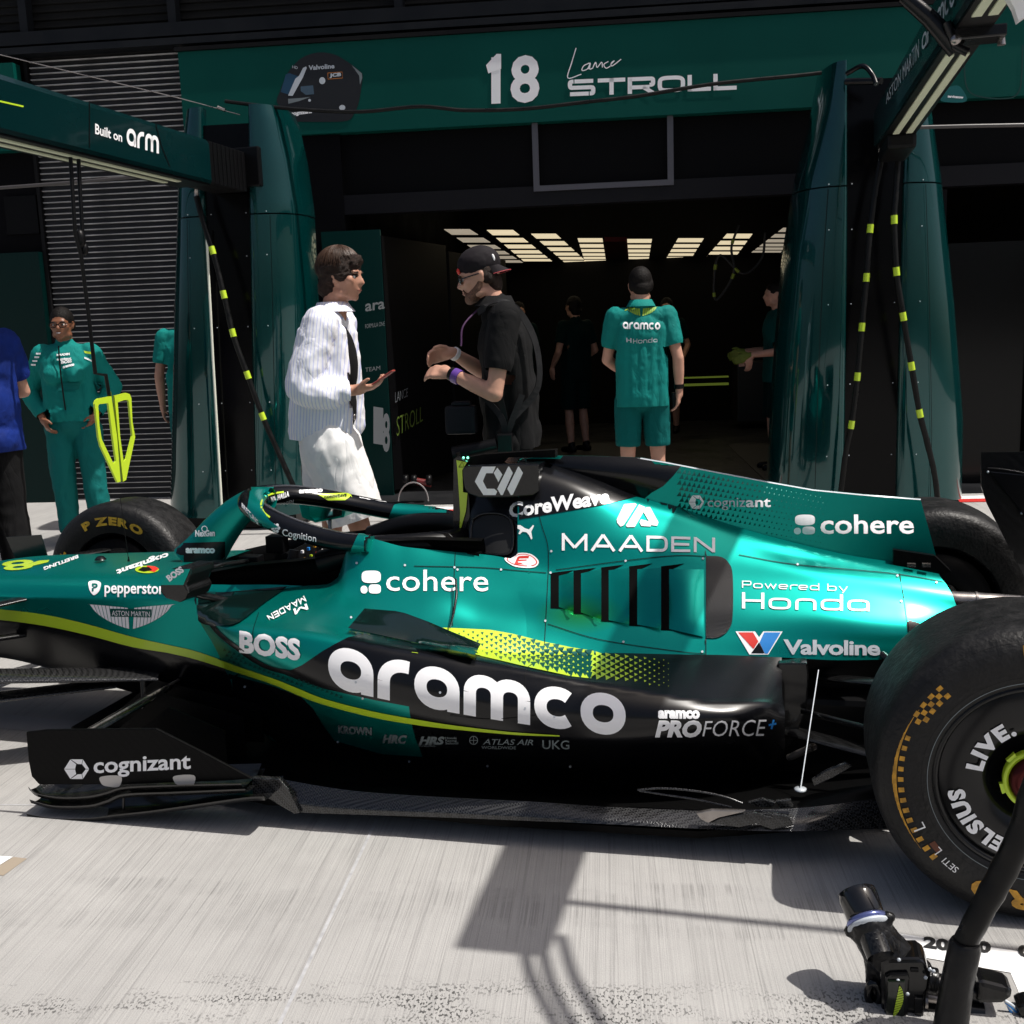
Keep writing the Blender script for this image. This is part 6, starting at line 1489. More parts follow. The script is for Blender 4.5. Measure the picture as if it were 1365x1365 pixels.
def legs_cloth(m, name='trousers', upto=1.0, w1=.088, w2=.072, w3=.062, fold=.007, seed=4, voxel=.011, top=.09):
    def fn(root, k, g, M3, hc):
        b = MB(); pv = g('pelvis'); b.ell(pv+Vector((0, 0, -.01)), (.163*k, .125*k, .13*k)); capsule(b, pv+Vector((-.05*k, 0, top*k*.5)), .105*k, pv+Vector((.05*k, 0, top*k*.5)), .105*k)
        for s_ in 'LR':
            h, kn, an = g('hip'+s_), g('kn'+s_), g('an'+s_)
            if upto <= 0: continue
            if upto < 1: capsule(b, h, (w1+.008)*k, h.lerp(kn, upto), w2*1.12*k)
            else:
                capsule(b, h, w1*k, kn, w2*k); capsule(b, kn, w2*k, kn.lerp(an, (upto-1)), w3*k)
        cuts = []
        for s_ in 'LR':
            h, kn, an = g('hip'+s_), g('kn'+s_), g('an'+s_)
            if upto < 1: cuts.append((h.lerp(kn, upto+.04), kn-h, .17))
            else: q_ = kn.lerp(an, upto-1); cuts.append((q_-Vector((0, 0, .01)), (0, 0, -1), .13))
        remesh(b, name, m, root, voxel, 3, fold, 10, seed, (1, 1, .6), cuts)
    return fn
def shoes(m, name='shoe'):
    def fn(root, k, g, M3, hc):
        for s_ in 'LR':
            b = MB(); an = g('an'+s_); z = .045*k
            b.ell(Vector((an.x, an.y-.02*k, z)), (.045*k, .06*k, .045*k)); capsule(b, (an.x, an.y-.01, z), .042*k, (an.x, an.y+.15*k, .035*k), .036*k); capsule(b, (an.x, an.y, .05*k), .045*k, (an.x, an.y-.005, .10*k), .045*k)
            remesh(b, name, m, root, .01, 3)
    return fn
def hair_cap(m, front=.0, back=-.05, vol=.008, fringe=True, seed=2, sides=-.02, amp=.004):
    def fn(root, k, g, M3, hc):
        b = MB(); e = lambda p, r: b.ell(hc+(M3 @ Vector(p))*k, tuple(q*k for q in r), M3, 20, 14)
        e((0, -.014, .030), (.078+vol, .094+vol, .090+vol)); e((0, -.055, back), (.066+vol*.5, .045+vol, .06))
        for s in (-1, 1): e((s*.064, -.035, .0+sides*.5), (.020+vol*.5, .038, .045))
        if fringe:
            e((0, .064, .072), (.055, .026+vol, .026)); e((.02, .078, .055), (.045, .018, .020))
        o = remesh(b, 'hair', m, root, .0065, 2, amp, 34, seed, (1, .35, 1))
        rng = random.Random(seed); sb = MB()
        if fringe:
            for _ in range(900):
                a = rng.uniform(0, 2*math.pi); L0 = rng.uniform(.0, .9); ln_ = rng.uniform(.5, 1.0); tw = rng.uniform(-.25, .25); ro = vol+rng.uniform(.001, .007)
                pts = []
                for q in range(6):
                    th = L0+ln_*q/5; fr_ = math.sin(a)                      # over the crown, then down
                    if fr_ > .35 and th > 1.15: break
                    if abs(math.cos(a)) > .75 and th > 1.55: break
                    aa = a+tw*q/5
                    pts.append(hc+(M3 @ Vector(((.078+ro)*math.sin(th)*math.cos(aa), -.014+(.095+ro)*math.sin(th)*math.sin(aa), .030+(.091+ro)*math.cos(th)+rng.uniform(-.001, .001))))*k)
                if len(pts) > 2: sb.tube(pts, [.0016]*(len(pts)-1)+[.0004], 3, cap=False)
            ho = sb.build('hair_strands', hairS, root, world=False, recalc=False); ho['kind'] = 'stuff'
    return fn
hairS = mat('hair_strand_brown', (.055, .028, .016), .45, spec=.4)
hairB = vary(mat('hair_brown', (.020, .009, .005), .5, spec=.25), 60, .5, .1, .6, 160, stretch=(4, .6, 4)); hairK = vary(mat('hair_black', (.006, .0045, .004), .6, spec=.15), 60, .4, .1, .5, 160)
teal = vary(mat('team_teal', (.002, .185, .165), .8, spec=.2), 5, .08, .05, .12, 320)
tealS = vary(mat('team_shorts', (.001, .10, .095), .85, spec=.15), 5, .1, .05, .12, 320)
tealD = vary(mat('team_teal_trousers', (.0015, .125, .118), .8, spec=.2), 5, .08, .05, .12, 320)
blackc = vary(mat('black_cloth', (.0065, .0065, .007), .85, spec=.15), 6, .2, .1, .15, 250); whitec = vary(mat('white_cotton', (.78, .77, .76), .85), 4, .04, .05, .1, 300)
navy = vary(mat('blue_cloth', (.003, .018, .15), .8, spec=.2), 8, .25, .05, .15, 200)
ss = mat('striped_shirt', (.76, .77, .84), .85)
tc = N(ss, 'ShaderNodeTexCoord'); wv = N(ss, 'ShaderNodeTexWave', bands_direction='Y'); wv.inputs['Scale'].default_value = 21; wv.inputs['Distortion'].default_value = .5; wv.inputs['Detail Scale'].default_value = .3
mpp = N(ss, 'ShaderNodeMapping'); mpp.inputs['Rotation'].default_value = (rad(6), 0, 0); mpp.inputs['Scale'].default_value = (1, 1, 1); L(ss, tc.outputs['Object'], mpp.inputs[0]); L(ss, mpp.outputs[0], wv.inputs['Vector'])
cr_ = N(ss, 'ShaderNodeValToRGB'); cr_.color_ramp.elements[0].position = .70; cr_.color_ramp.elements[0].color = (.80, .80, .84, 1); cr_.color_ramp.elements[1].position = .86; cr_.color_ramp.elements[1].color = (.56, .59, .80, 1)
L(ss, wv.outputs['Fac'], cr_.inputs[0]); L(ss, cr_.outputs[0], ss.node_tree.nodes['Principled BSDF'].inputs['Base Color'])
base = dict(head=(0, .02, 1.685), neck=(0, -.015, 1.535), chest=(0, 0, 1.30), pelvis=(0, 0, .95), shL=(-.175, -.01, 1.465), shR=(.175, -.01, 1.465), elL=(-.24, -.03, 1.17), elR=(.24, -.03, 1.17), wrL=(-.25, .04, .92), wrR=(.25, .04, .92),
            hipL=(-.095, 0, .90), hipR=(.095, 0, .90), knL=(-.105, .02, .50), knR=(.105, .02, .50), anL=(-.11, -.02, .085), anR=(.11, -.02, .085), hdL=((0, .1, -1), (.8, .2, 0), .35), hdR=((0, .1, -1), (-.8, .2, 0), .35))
def J_(**k): d = dict(base); d.update(k); return d
for m_, q_ in ((teal, .5), (tealD, .55), (blackc, .5), (whitec, .6), (navy, .5), (ss, .5), (tealS, .5)): crease(m_, 8, q_, .018)
FW = PH   # garage turn
# --- man in the striped shirt, facing right, phone in his right hand
loc = fl(-2.345, 1.72, 0); 
def collar(m, dz=0, op=.03):
    def fn(root, k, g, M3, hc):
        nk = g('neck'); b = MB(); n_ = 22; G = []
        for i in range(n_+1):
            a = -math.pi/2+op*10+(2*math.pi-op*20)*i/n_; a = math.pi/2+op*8+(2*math.pi-op*16)*i/n_
            c_, s_ = math.cos(a), math.sin(a); G.append([nk+Vector((c_*.068, s_*.066, .030+dz))*k, nk+Vector((c_*.074, s_*.072, .034+dz))*k, nk+Vector((c_*.100, s_*.100+.005, -.012+dz))*k])
        b.grid(G); o = b.build('collar', m, root, world=False, recalc=False)
    return fn
def phone_(root, k, g, M3, hc):
    w_ = g('wrR'); b = MB(); c_ = w_+Vector((-.01, .125, .045))*k
    Mx = Matrix.Translation(c_) @ Matrix.Rotation(rad(32), 4, 'X'); b.box((-.036, -.075, -.004), (.036, .075, .004), Mx); b.build('phone', mat('phone_case', (.30, .05, .04), .3), root, world=False, bevel=.003)
def belt_(root, k, g, M3, hc):
    pv = g('pelvis'); b = MB(); P = [pv+Vector((.168*math.cos(a), .130*math.sin(a), .072))*k for a in [2*math.pi*i/28 for i in range(29)]]
    b.grid([[p+Vector((0, 0, -.016)), p+Vector((0, 0, .016))] for p in P]); b.build('belt', mat('belt_black', (.01, .01, .01), .3), root, world=False, recalc=False)
    b = MB(); b.ell(pv+Vector((.02, .135, .072))*k, (.02, .006, .016)); b.build('belt_buckle', M_['metal'], root, world=False)
def vest_(root, k, g, M3, hc):
    b = MB(); ch = g('chest'); b.ell(ch+Vector((0, .03, -.02))*k, (.11*k, .100*k, .20*k)); b.ell(ch.lerp(g('pelvis'), .6)+Vector((0, .03, 0)), (.12*k, .100*k, .17*k)); remesh(b, 'vest', blackc, root, .01, 3)
def shirt_open(root, k, g, M3, hc):
    b = MB(); ch, pv, nk = g('chest'), g('pelvis'), g('neck')
    b.ell(ch+Vector((.0, -.035, .04))*k, (.20*k, .115*k, .19*k))
    for sx in (-1, 1):
        for sy, rr in ((-.085, .070), (-.02, .080), (.045, .058)): capsule(b, ch+Vector((sx*.11, sy*.75, .10))*k, rr*k, pv+Vector((sx*.135, sy, .015))*k, (rr+.004)*k)
        capsule(b, ch+Vector((sx*.115, .062, .12))*k, .048*k, pv+Vector((sx*.135, .100, .02))*k, .048*k)
    capsule(b, ch+Vector((0, -.06, .1))*k, .08*k, pv+Vector((0, -.09, .02))*k, .075*k)
    for s_ in 'LR':
        a, e_, w_ = g('sh'+s_), g('el'+s_), g('wr'+s_)
        capsule(b, nk-Vector((0, .01, .06*k)), .062*k, a+Vector((0, 0, -.01)), .078*k); capsule(b, a, .084*k, e_+Vector((0, -.0, .03))*k, .078*k); capsule(b, e_+Vector((0, .02, .01))*k, .078*k, e_.lerp(w_, .5)-Vector((0, 0, .02))*k, .066*k); capsule(b, e_.lerp(w_, .5), .062*k, w_.lerp(e_, .12), .048*k)
    remesh(b, 'shirt', ss, root, .0085, 3, .008, 12, 3, (1, 1, .6), [(pv+Vector((0, 0, -.025))*k, (0, -.08, -1), .33)]+[(g('wr'+q).lerp(g('el'+q), .10), g('wr'+q)-g('el'+q), .08) for q in 'LR'])
J = J_(head=(0, .055, 1.69), neck=(0, .005, 1.535), chest=(0, -.02, 1.30), pelvis=(0, -.05, .955), hipL=(-.10, -.075, .90), hipR=(.10, -.02, .90), head_rot=(-8, -4, 0), elR=(.25, -.10, 1.16), wrR=(.15, .12, 1.16), hdR=((-.10, .95, .15), (-.15, .1, 1), .42), elL=(-.22, -.12, 1.17), wrL=(-.18, -.05, .92), hdL=((.1, .1, -.9), (.6, 0, .6), .5),
       knR=(.10, .10, .50), knL=(-.10, -.09, .48), anR=(.11, .08, .085), anL=(-.11, -.16, .10))
figure('man in a white striped shirt and white shorts looking at a phone behind the cockpit', loc, rad(-90)+PH, 1.78, J, skinT, [vest_, legs_cloth(whitec, 'shorts', .84, .140, .122, fold=.009, seed=6, top=.10), shirt_open, collar(ss), belt_, shoes(whitec)],
       hair_cap(hairB, back=-.055, vol=.012, amp=.009), extra=phone_)
# --- man with the cap worn backwards
def cap_(root, k, g, M3, hc):
    m = vary(mat('cap_black', (.012, .0095, .012), .85, spec=.2), 10, .2)
    b = MB(); e = lambda p, r: b.ell(hc+(M3 @ Vector(p))*k, tuple(q*k for q in r), M3, 24, 16)
    e((0, -.012, .050), (.086, .104, .082)); o = remesh(b, 'cap', m, root, .007, 2, .002, 20, 1)
    b = MB(); G = []
    for i in range(11):
        a = math.pi*(i/10); G.append([hc+(M3 @ Vector((.084*math.cos(a), -.055-.050*math.sin(a), .020)))*k, hc+(M3 @ Vector((.078*math.cos(a), -.065-.085*math.sin(a), -.018)))*k])
    b.grid(G); b.build('cap_brim', m, root, world=False, recalc=False)
    b = MB(); b.tube([hc+(M3 @ Vector((.078*math.cos(a), -.065-.085*math.sin(a), -.017)))*k for a in [math.pi*i/14 for i in range(15)]], .0022, 6); b.build('brim_trim', mat('trim_red', (.30, .02, .03), .6), root, world=False)
    b = MB(); b.ell(hc+(M3 @ Vector((0, .088, .040)))*k, (.045, .010, .016), M3); b.build('cap_strap', M_['red'], root, world=False)
    b = MB(); b.ell(hc+(M3 @ Vector((-.058, -.085, .055)))*k, (.007, .007, .016), M3); b.build('cap_logo', M_['white'], root, world=False)
    b = MB()
    for s in (-1, 1): b.ell(hc+(M3 @ Vector((s*.033, .094, -.006)))*k, (.028*k, .008*k, .019*k), M3); b.tube([hc+(M3 @ Vector((s*.060, .084, .002)))*k, hc+(M3 @ Vector((s*.083, .0, .002)))*k], .0035, 6)
    b.build('sunglasses', mat('sunglass', (.004, .004, .005), .1, 0, 1), root, world=False)
    b = MB(); P3 = lambda *p: hc+(M3 @ Vector(p))*k
    for s in (-1, 1):
        capsule(b, P3(s*.070, .000, -.028), .010*k, P3(s*.060, .022, -.062), .020*k); capsule(b, P3(s*.060, .022, -.062), .020*k, P3(s*.036, .060, -.090), .026*k); capsule(b, P3(s*.036, .060, -.090), .026*k, P3(0, .074, -.098), .026*k)
        capsule(b, P3(s*.024, .090, -.056), .005*k, P3(s*.030, .082, -.080), .010*k)
    b.ell(P3(0, .040, -.098), (.045*k, .045*k, .022*k), M3); capsule(b, P3(-.024, .094, -.050), .0045*k, P3(.024, .094, -.050), .0045*k); remesh(b, 'beard', vary(mat('beard_ginger', (.13, .06, .035), .7), 120, .5, .1, .5, 220), root, .006, 2, .0015, 80, 1)
def gear_(root, k, g, M3, hc):
    st_m = vary(mat('strap_black', (.010, .010, .011), .6, spec=.2), 20, .2); ch = g('chest'); pv = g('pelvis')
    def band_(pts, w_=.02, nm='strap', m=st_m):
        P = cr([Vector(p)*k for p in pts], 6); b = MB(); G = []
        for i, p in enumerate(P):
            tg = (P[min(i+1, len(P)-1)]-P[max(i-1, 0)]).normalized(); ow = Vector((p.x, p.y+.03, .0 if p.z < 1.5 else .25)).normalized(); sd_ = tg.cross(ow).normalized()
            G.append([p-sd_*w_, p-sd_*w_+ow*.004, p+sd_*w_+ow*.004, p+sd_*w_, p-sd_*w_])
        b.grid(G, False); o = b.build(nm, m, root, world=False)
    band_([(-.10, .10, 1.50), (-.16, .0, 1.545), (-.17, -.09, 1.50), (-.16, -.165, 1.35), (-.17, -.17, 1.15), (-.21, -.06, 1.02)], .016)
    band_([(-.17, -.02, 1.54), (-.215, .03, 1.45), (-.20, .06, 1.25), (-.21, .0, 1.1), (-.20, -.02, .98)], .013)
    band_([(-.15, .10, 1.13), (-.21, .0, 1.02), (-.215, -.02, .92)], .014); band_([(-.20, -.10, 1.12), (-.215, -.05, 1.0), (-.215, -.02, .92)], .014)
    b = MB(); b.box((-.25, -.05, .80), (-.20, .02, .93)); b.tube([(-.235, .02, .88), (-.235, .22, .84)], [.033, .042], 14); b.build('camera', M_['dark'], root, world=False, bevel=.006)
    b = MB(); b.box((-.20, .12, .93), (-.10, .26, 1.06)); b.box((-.19, .14, 1.06), (-.11, .23, 1.08)); b.build('pouch', vary(mat('pouch_grey', (.010, .0105, .014), .7, spec=.15), 8, .2), root, world=False, bevel=.015)
    b = MB(); b.tube(cr([(-.03, .10, 1.5), (-.10, .17, 1.42), (-.13, .18, 1.33)], 5), .005, 6); b.build('lanyard', mat('lanyard_dark', (.05, .01, .06), .6), root, world=False)
    b = MB(); w_ = g('wrL'); e_ = g('elL'); d = (e_-w_).normalized(); b.tube([w_+d*.025, w_+d*.06], .036*k, 14); b.build('wristband', mat('band_violet', (.12, .05, .28), .3), root, world=False)
    b = MB(); b.tube([w_+d*.004, w_+d*.022], .033*k, 14); b.build('watch', M_['dark'], root, world=False)
    b = MB(); w_ = g('wrR'); e_ = g('elR'); d = (e_-w_).normalized(); b.tube([w_+d*.01, w_+d*.03], .033*k, 14); b.build('bracelet', whitec, root, world=False)
J = J_(head=(0, .10, 1.675), neck=(0, .025, 1.53), chest=(0, -.01, 1.29), pelvis=(0, -.03, .95), head_rot=(6, -14, 0), shL=(-.19, -.035, 1.475), shR=(.19, .0, 1.475), elL=(-.27, .02, 1.13), wrL=(-.15, .235, 1.225), hdL=((.25, .9, .10), (.7, .1, -.6), .55),
       elR=(.20, .10, 1.20), wrR=(.03, .25, 1.32), hdR=((-.2, .9, -.15), (-.8, .1, -.4), .85), hipL=(-.10, -.03, .9), hipR=(.10, -.03, .9))
figure('bearded man in black with a backwards cap and camera straps, facing left', fl(-1.555, 1.78, 0), rad(90)+PH, 1.775, J, skinL, [torso_cloth(blackc, 'shirt', 1.05, -.14, .0045, 'short', belly=.018, seed=5), legs_cloth(blackc, 'trousers', 1.95, .10, .082, .07, seed=2), collar(blackc, .01), shoes(M_['dark'])], hair_cap(hairB, vol=-.004, fringe=False), jaw=1.12, extra=lambda *a: (cap_(*a), gear_(*a)))
# --- team member seen from behind
def back_print(root, k, g, M3, hc):
    ob = [o for o in root.children if o.name.startswith('shirt')][0]
    TT = Target([ob]); w_ = M_['white']
    wp = wings(855, 409.5, 23, 12, 7)
    lay('wings_print', wp, TT, mat('print_lime', (.25, .42, .03), .6), root, lift=.004, cell=8)
    place('lettering', strokebm('aramco', 1.09, 2.15, .28, .10), (830.5, 438.5), (880, 439.5), 9, TT, w_, root, lift=.006, cell=8)
    place('lettering', strokebm('Honda', 1.35, 3.6, .2, .26), (844, 458), (876, 456), 6.5, TT, M_['silver'], root, lift=.006, cell=8); txt('H', (835, 456), (842, 456.5), 6, TT, M_['silver'], root, bold=.02, lift=.006)
    txt('STROLL', (850, 402.5), (863, 402), 2.6, TT, M_['dark'], root, lift=.007)
def watch_(root, k, g, M3, hc):
    w_ = g('wrR'); e_ = g('elR'); d = (e_-w_).normalized(); b = MB(); b.tube([w_+d*.02, w_+d*.05], .034*k, 14); b.build('watch', M_['dark'], root, world=False)
    b = MB(); c_ = w_+Vector((-.03, .02, -.07)); b.box(c_-Vector((.02, .03, .05)), c_+Vector((.02, .03, .06))); b.build('radio', M_['dark'], root, world=False, bevel=.006)
J = J_(elR=(.245, -.05, 1.18), wrR=(.255, -.01, .95), elL=(-.235, .05, 1.18), wrL=(-.12, .20, 1.08), hdL=((.5, .8, 0), (0, 0, 1), .4), head=(0, .03, 1.68), head_rot=(6, -12, 0), hdR=((-.1, .05, -1), (-.8, .2, 0), .5))
figure('team member in a teal shirt and shorts seen from behind in the garage doorway', fl(-.84, 4.25, 0), PH+rad(2), 1.80, J, skinL, [torso_cloth(teal, 'shirt', 1.04, -.15, .006, 'short', seed=8, voxel=.008), legs_cloth(tealS, 'shorts', .76, .088, .080, fold=.006, seed=3, voxel=.009), collar(teal, .01), shoes(whitec)], hair_cap(hairK, back=-.03, vol=.003, fringe=False, amp=.001), extra=lambda *a: (back_print(*a), watch_(*a)))
# --- smiling woman in team jacket
def woman_x(root, k, g, M3, hc):
    b = MB()
    for s in (-1, 1):
        P = [hc+(M3 @ Vector((s*.034+.026*math.cos(a), .100, -.006+.019*math.sin(a))))*k for a in [2*math.pi*i/16 for i in range(17)]]; b.tube(P, .0028, 6)
        b.tube([hc+(M3 @ Vector((s*.060, .098, .004)))*k, hc+(M3 @ Vector((s*.083, .0, .004)))*k], .003, 6)
    b.tube([hc+(M3 @ Vector((-.008, .102, -.002)))*k, hc+(M3 @ Vector((.008, .102, -.002)))*k], .0028, 6); b.build('glasses', M_['dark'], root, world=False)
    b = MB(); b.grid([[hc+(M3 @ Vector((x, .1035-abs(x)*.35, -.061-.004*(1-(x/.02)**2)*s)))*k for s in (0, 1)] for x in np.linspace(-.019, .019, 9)]); b.build('teeth', M_['white'], root, world=False, recalc=False)
    b = MB(); ch = g('chest'); P = [ch+Vector((.01, .155, .20))*k, ch+Vector((.01, .175, .08))*k, ch+Vector((.01, .172, -.08))*k, ch.lerp(g('pelvis'), .7)+Vector((.01, .148, -.02))*k]
    b.tube(cr([Vector(p)-Vector((0, .008, 0)) for p in P], 6), .005, 6); b.build('zip', M_['dark'], root, world=False)
    ob = [o for o in root.children if o.name.startswith('jacket')][0]; TT = Target([ob]); w_ = M_['white']
    for s_, a, c, h in (('MAADEN', (76, 475), (93, 473.5), 2.8), ('cognizant', (76, 480.5), (95, 479), 2.8), ('BOSS', (82, 485), (96, 483), 4), ('aramco', (84, 491), (99, 488), 4), ('aramco', (112, 478), (122, 482), 3)): txt(s_, a, c, h, TT, w_, root, bold=.05, lift=.006)
    lay('sleeve_print', [rect(x, y, x+6, y+2.2) for x, y in ((48.5, 470.5), (46.5, 475), (44, 480), (42, 485))], TT, w_, root, lift=.006); lay('print', [[(112, 468), (122, 469), (122, 472), (113, 471)]], TT, M_['lime'], root, lift=.006)
    lay('pocket_flap', [[(76, 511), (107, 508.5), (104, 519), (98, 521), (77, 521)]], TT, tealD, root, lift=.010, cell=8); lay('pocket_flap', [[(123, 508), (138, 510), (137, 515), (131, 520), (128, 518)]], TT, tealD, root, lift=.010, cell=8)
J = J_(head=(.0, .03, 1.66), neck=(0, 0, 1.515), head_rot=(-4, -3, 0), shL=(-.165, -.01, 1.44), shR=(.165, -.01, 1.44), elL=(-.29, -.10, 1.18), wrL=(-.18, .05, .99), elR=(.31, -.08, 1.17), wrR=(.19, .08, .98), hdR=((-.35, .25, -.8), (-.7, -.2, 0), .5), hdL=((.35, .25, -.8), (.7, -.2, 0), .5), hipL=(-.10, 0, .9), hipR=(.10, 0, .9), knL=(-.12, .02, .5), knR=(.10, .02, .5), anL=(-.14, .0, .085), anR=(.10, .0, .085))
figure('smiling woman with dark-rimmed glasses in a teal team jacket and trousers by the shutter', fl(-4.82, 3.95, 0), PH+rad(180)+rad(14), 1.69, J, skinD, [torso_cloth(teal, 'jacket', 1.10, -.06, .009, 'long', .0, 4, .010, bust=1), legs_cloth(tealD, 'trousers', 1.92, .105, .085, .074, .010, 7), shoes(M_['dark'])], hair_cap(hairK, back=-.01, vol=.004, fringe=False, amp=.001), extra=woman_x)
# --- man in blue at the left edge, arms folded
J = J_(elL=(-.30, .06, 1.17), wrL=(-.02, .24, 1.20), hdL=((1, 0, .1), (0, -1, 0), .4), elR=(.30, .06, 1.17), wrR=(.02, .26, 1.16), hdR=((-1, 0, .1), (0, -1, 0), .4))
figure('person in a royal blue shirt with folded arms, cut off by the left edge', fl(-4.62, 2.55, 0), PH+rad(60), 1.76, J, skinL, [torso_cloth(navy, 'shirt', 1.22, -.17, .009, 'short', belly=.02, seed=9), legs_cloth(blackc, 'trousers', 1.9, .11, .10, .09, seed=1), shoes(M_['dark'])], hair_cap(hairB, fringe=False))
# --- team member half hidden behind the left tower
figure('team member in teal mostly hidden behind the left gantry tower', fl(-4.42, 5.15, 0), PH+rad(10), 1.78, base, skinL, [torso_cloth(teal, 'shirt', 1.1, -.15, .008, 'short', seed=11), legs_cloth(tealD, 'trousers', 1.9, .10, .09, .08, seed=5), shoes(M_['dark'])], hair_cap(hairK, vol=.004, fringe=False), detail=False)
gl_m = mat('glove_lime', (.12, .16, .015), .7)
# --- crew deep in the shade
dimc2 = mat('crew_teal_half_shaded', (.002, .06, .055), .8, spec=.1); dimc = mat('crew_teal_shaded', (.001, .012, .012), .85, spec=.1); skinS = mat('skin_in_shade', (.25, .13, .09), .6)  # team teal with the garage's shade darkened into the colour
for i, (u, D, rz, lab) in enumerate(((-1.45, 9.2, 40, 'crew member in shade just left of the doorway man'), (-2.2, 10.5, 200, 'crew member deep in the garage behind the man with the cap'), (-.30, 11.2, 170, 'crew member far back in the garage, right of the doorway man'), (.52, 7.2, 95, 'crew member with lime gloves half hidden by the right tower'))):
    jj = J_(elR=(.27, -.03, 1.18), wrR=(.20, .20, 1.05), elL=(-.27, -.03, 1.18), wrL=(-.22, .16, 1.0)) if i % 2 == 0 else base
    def glove(root, k, g, M3, hc, i=i):
        if i == 3:
            [(lambda b: (hand(b, g('wr'+q)*1.0, (0, .9, -.3), (-sg, 0, 0), .5, sg, 1.15), remesh(b, 'glove', gl_m, root, .009, 2)))(MB()) for q, sg in (('R', 1), ('L', -1))]
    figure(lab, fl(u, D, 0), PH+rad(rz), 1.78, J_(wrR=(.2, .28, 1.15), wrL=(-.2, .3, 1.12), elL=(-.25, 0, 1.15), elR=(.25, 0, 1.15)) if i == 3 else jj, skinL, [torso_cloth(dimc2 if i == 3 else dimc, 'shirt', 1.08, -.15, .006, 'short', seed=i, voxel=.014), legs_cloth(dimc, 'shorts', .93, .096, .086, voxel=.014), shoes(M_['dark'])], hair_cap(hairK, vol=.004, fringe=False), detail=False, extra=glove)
# ================================================================ wheel gun in the foreground
YG = -1.27
gp = lambda x, y, yy=YG: at(1100+x/4.12, 1160+y/4.12, y=yy)
wg = empty('wheel_gun', tuple(gp(420, 700)), 0, label='black wheel gun with a lime winged badge lying by the rear tyre', cat='wheel gun')
gb = vary(mat('gun_black', (.004, .004, .0045), .18, 0, .2, .35), 12, .2, .08); gcov = crease(vary(mat('gun_cover_black', (.005, .005, .0055), .35, 0, 0, .3), 20, .2), 30, .5, .006)
a_, c_ = gp(172, 120, -1.22), gp(225, 262, -1.26); ax = (c_-a_).normalized(); R_ = .039
b = MB(); b.lathe(a_, ax, [(0, .05), (R_*.72, .05), (R_*.85, .004), (R_*.92, -.002), (R_, .0), (R_*1.03, .012), (R_*.98, .05), (R_*.86, .058), (0, .058)], 36); b.build('socket', mat('socket_black', (.006, .006, .007), .12, .0, .3), wg)
b = MB(); b.lathe(a_+ax*.056, ax, [(R_*.8, -.002), (R_*1.04, .0), (R_*1.10, .004), (R_*1.08, .010), (R_*.9, .012)], 36); b.build('collar', mat('collar_blue', (.16, .19, .42), .18, .7), wg)
b = MB(); b.lathe(a_+ax*.066, ax, [(R_*.9, -.002), (R_*1.12, .002), (R_*1.14, .007), (R_*.9, .012)], 36); b.build('collar_ring', M_['silver'], wg)
b = MB(); b.lathe(a_+ax*.074, ax, [(R_*.95, 0), (R_*.80, .012), (R_*.72, .03), (R_*.7, .06)], 30); b.build('mesh_sleeve', M_['carbon'], wg)
b = MB()
for (p, r, q, s) in ((gp(235, 300), .040, gp(300, 400), .044), (gp(300, 400), .044, gp(390, 520), .046), (gp(150, 335), .016, gp(250, 370), .030), (gp(300, 300), .022, gp(345, 262), .014), (gp(390, 520), .042, gp(430, 640), .040), (gp(400, 420), .020, gp(520, 560), .028), (gp(255, 430), .020, gp(275, 600), .018), (gp(275, 600), .018, gp(320, 820), .022)): capsule(b, p, r, q, s)
o_ = remesh(b, 'cover_boot', gcov, None, .0045, 2, .003, 45, 5); 
o_.parent = wg; o_.data.transform(Matrix.Translation(-wg.location))
def slab(pts, yy, th, name, m, bev=.006, sp_=0):
    q = cr2(pts, sp_) if sp_ else pts
    b = MB(); b.prism([gp(x, y, yy) for x, y in q], (0, th, 0)); return b.build(name, m, wg, bevel=bev)
slab([(300, 505), (345, 490), (520, 488), (560, 520), (585, 600), (575, 660), (548, 700), (545, 900), (318, 900), (305, 700)], -1.315, .075, 'gun_body', gb, .008)
slab([(330, 590), (360, 575), (455, 572), (465, 600), (450, 900), (322, 900)], -1.325, .012, 'body_cover', gb, .004)
slab([(492, 700), (540, 702), (540, 860), (490, 860)], -1.322, .01, 'side_rib', gb, .003); slab([(470, 545), (515, 548), (512, 562), (468, 560)], -1.320, .006, 'side_rib', M_['dark'], .001)
slab([(345, 610), (440, 612), (432, 835), (330, 830)], -1.330, .007, 'badge_plate', mat('plate', (.004, .008, .004), .15, 0, .3), .002)
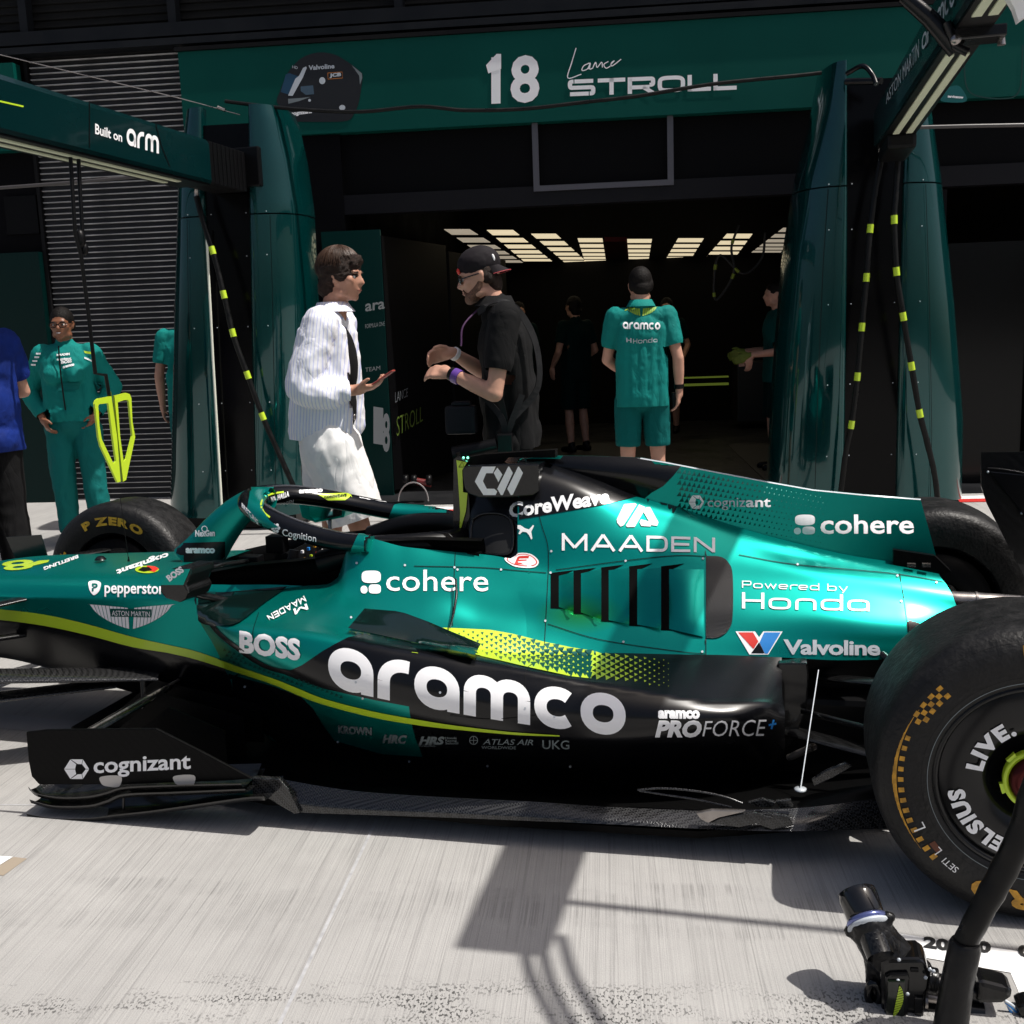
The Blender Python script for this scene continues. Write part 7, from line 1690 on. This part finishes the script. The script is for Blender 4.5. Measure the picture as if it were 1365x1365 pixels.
TG_ = Plane(gp(390, 720, -1.3315), (0, -1, 0)); gq = lambda x, y: (1100+x/4.12, 1160+y/4.12)
for k in range(13):
    f = k/13; g_ = (k+.8)/13
    L0 = lambda u: (405-38*u, 640+180*u); R0 = lambda u: (408-30*u+34*math.sin(math.pi*min(1, u*1.05))**.7, 632+175*u)
    lay('winged_badge', [[gq(*L0(f)), gq(*R0(f)), gq(*R0(g_)), gq(*L0(g_))]], TG_, M_['lime'], wg, lift=.0012, cell=400)
b = MB(); P = [gp(268+32*math.cos(a), 680+62*math.sin(a), -1.29) for a in [2*math.pi*i/20 for i in range(21)]]; b.tube(P, .0085, 8, cap=False); b.build('trigger_guard', gb, wg)
b = MB(); b.tube([gp(560, 610, -1.29), gp(700, 640, -1.28), gp(842, 668, -1.27)], .0205, 16); b.build('air_inlet', gb, wg)
b = MB(); b.tube([gp(560, 600, -1.30), gp(610, 612, -1.30)], .026, 14); b.build('inlet_boss', gcov, wg)
b = MB(); b.tube([gp(545, 690, -1.29), gp(690, 715, -1.28)], .012, 12); b.tube([gp(545, 712, -1.29), gp(560, 714, -1.29)], .018, 12); b.build('lower_pipe', M_['metal'], wg)
b = MB(); b.tube([gp(545, 735, -1.28), gp(860, 780, -1.27)], .024, 14); b.build('lower_housing', gb, wg)
slab([(838, 612), (880, 618), (1005, 650), (1030, 672), (1026, 700), (975, 735), (850, 738), (832, 720)], -1.30, .06, 'connector', gb, .010)
for k in range(4):
    b = MB(); b.tube(cr([gp(985+6*k, 715+8*k, -1.275), gp(1030, 745+14*k, -1.275), gp(1060+10*k, 790+10*k, -1.27), gp(1110, 830, -1.27)], 5), .0035, 6); b.build('wire', M_['silver'] if k % 2 == 0 else M_['blue'], wg)
slab([(1052, 760), (1130, 735), (1160, 800), (1090, 850)], -1.29, .05, 'plug', gb, .008)
for x, y in ((400, 606), (452, 680), (552, 590), (405, 492), (575, 545), (595, 555)):
    b = MB(); b.ell(gp(x, y, -1.325), (.004, .003, .004), n=8, m=5); b.build('screw', M_['silver'], wg)
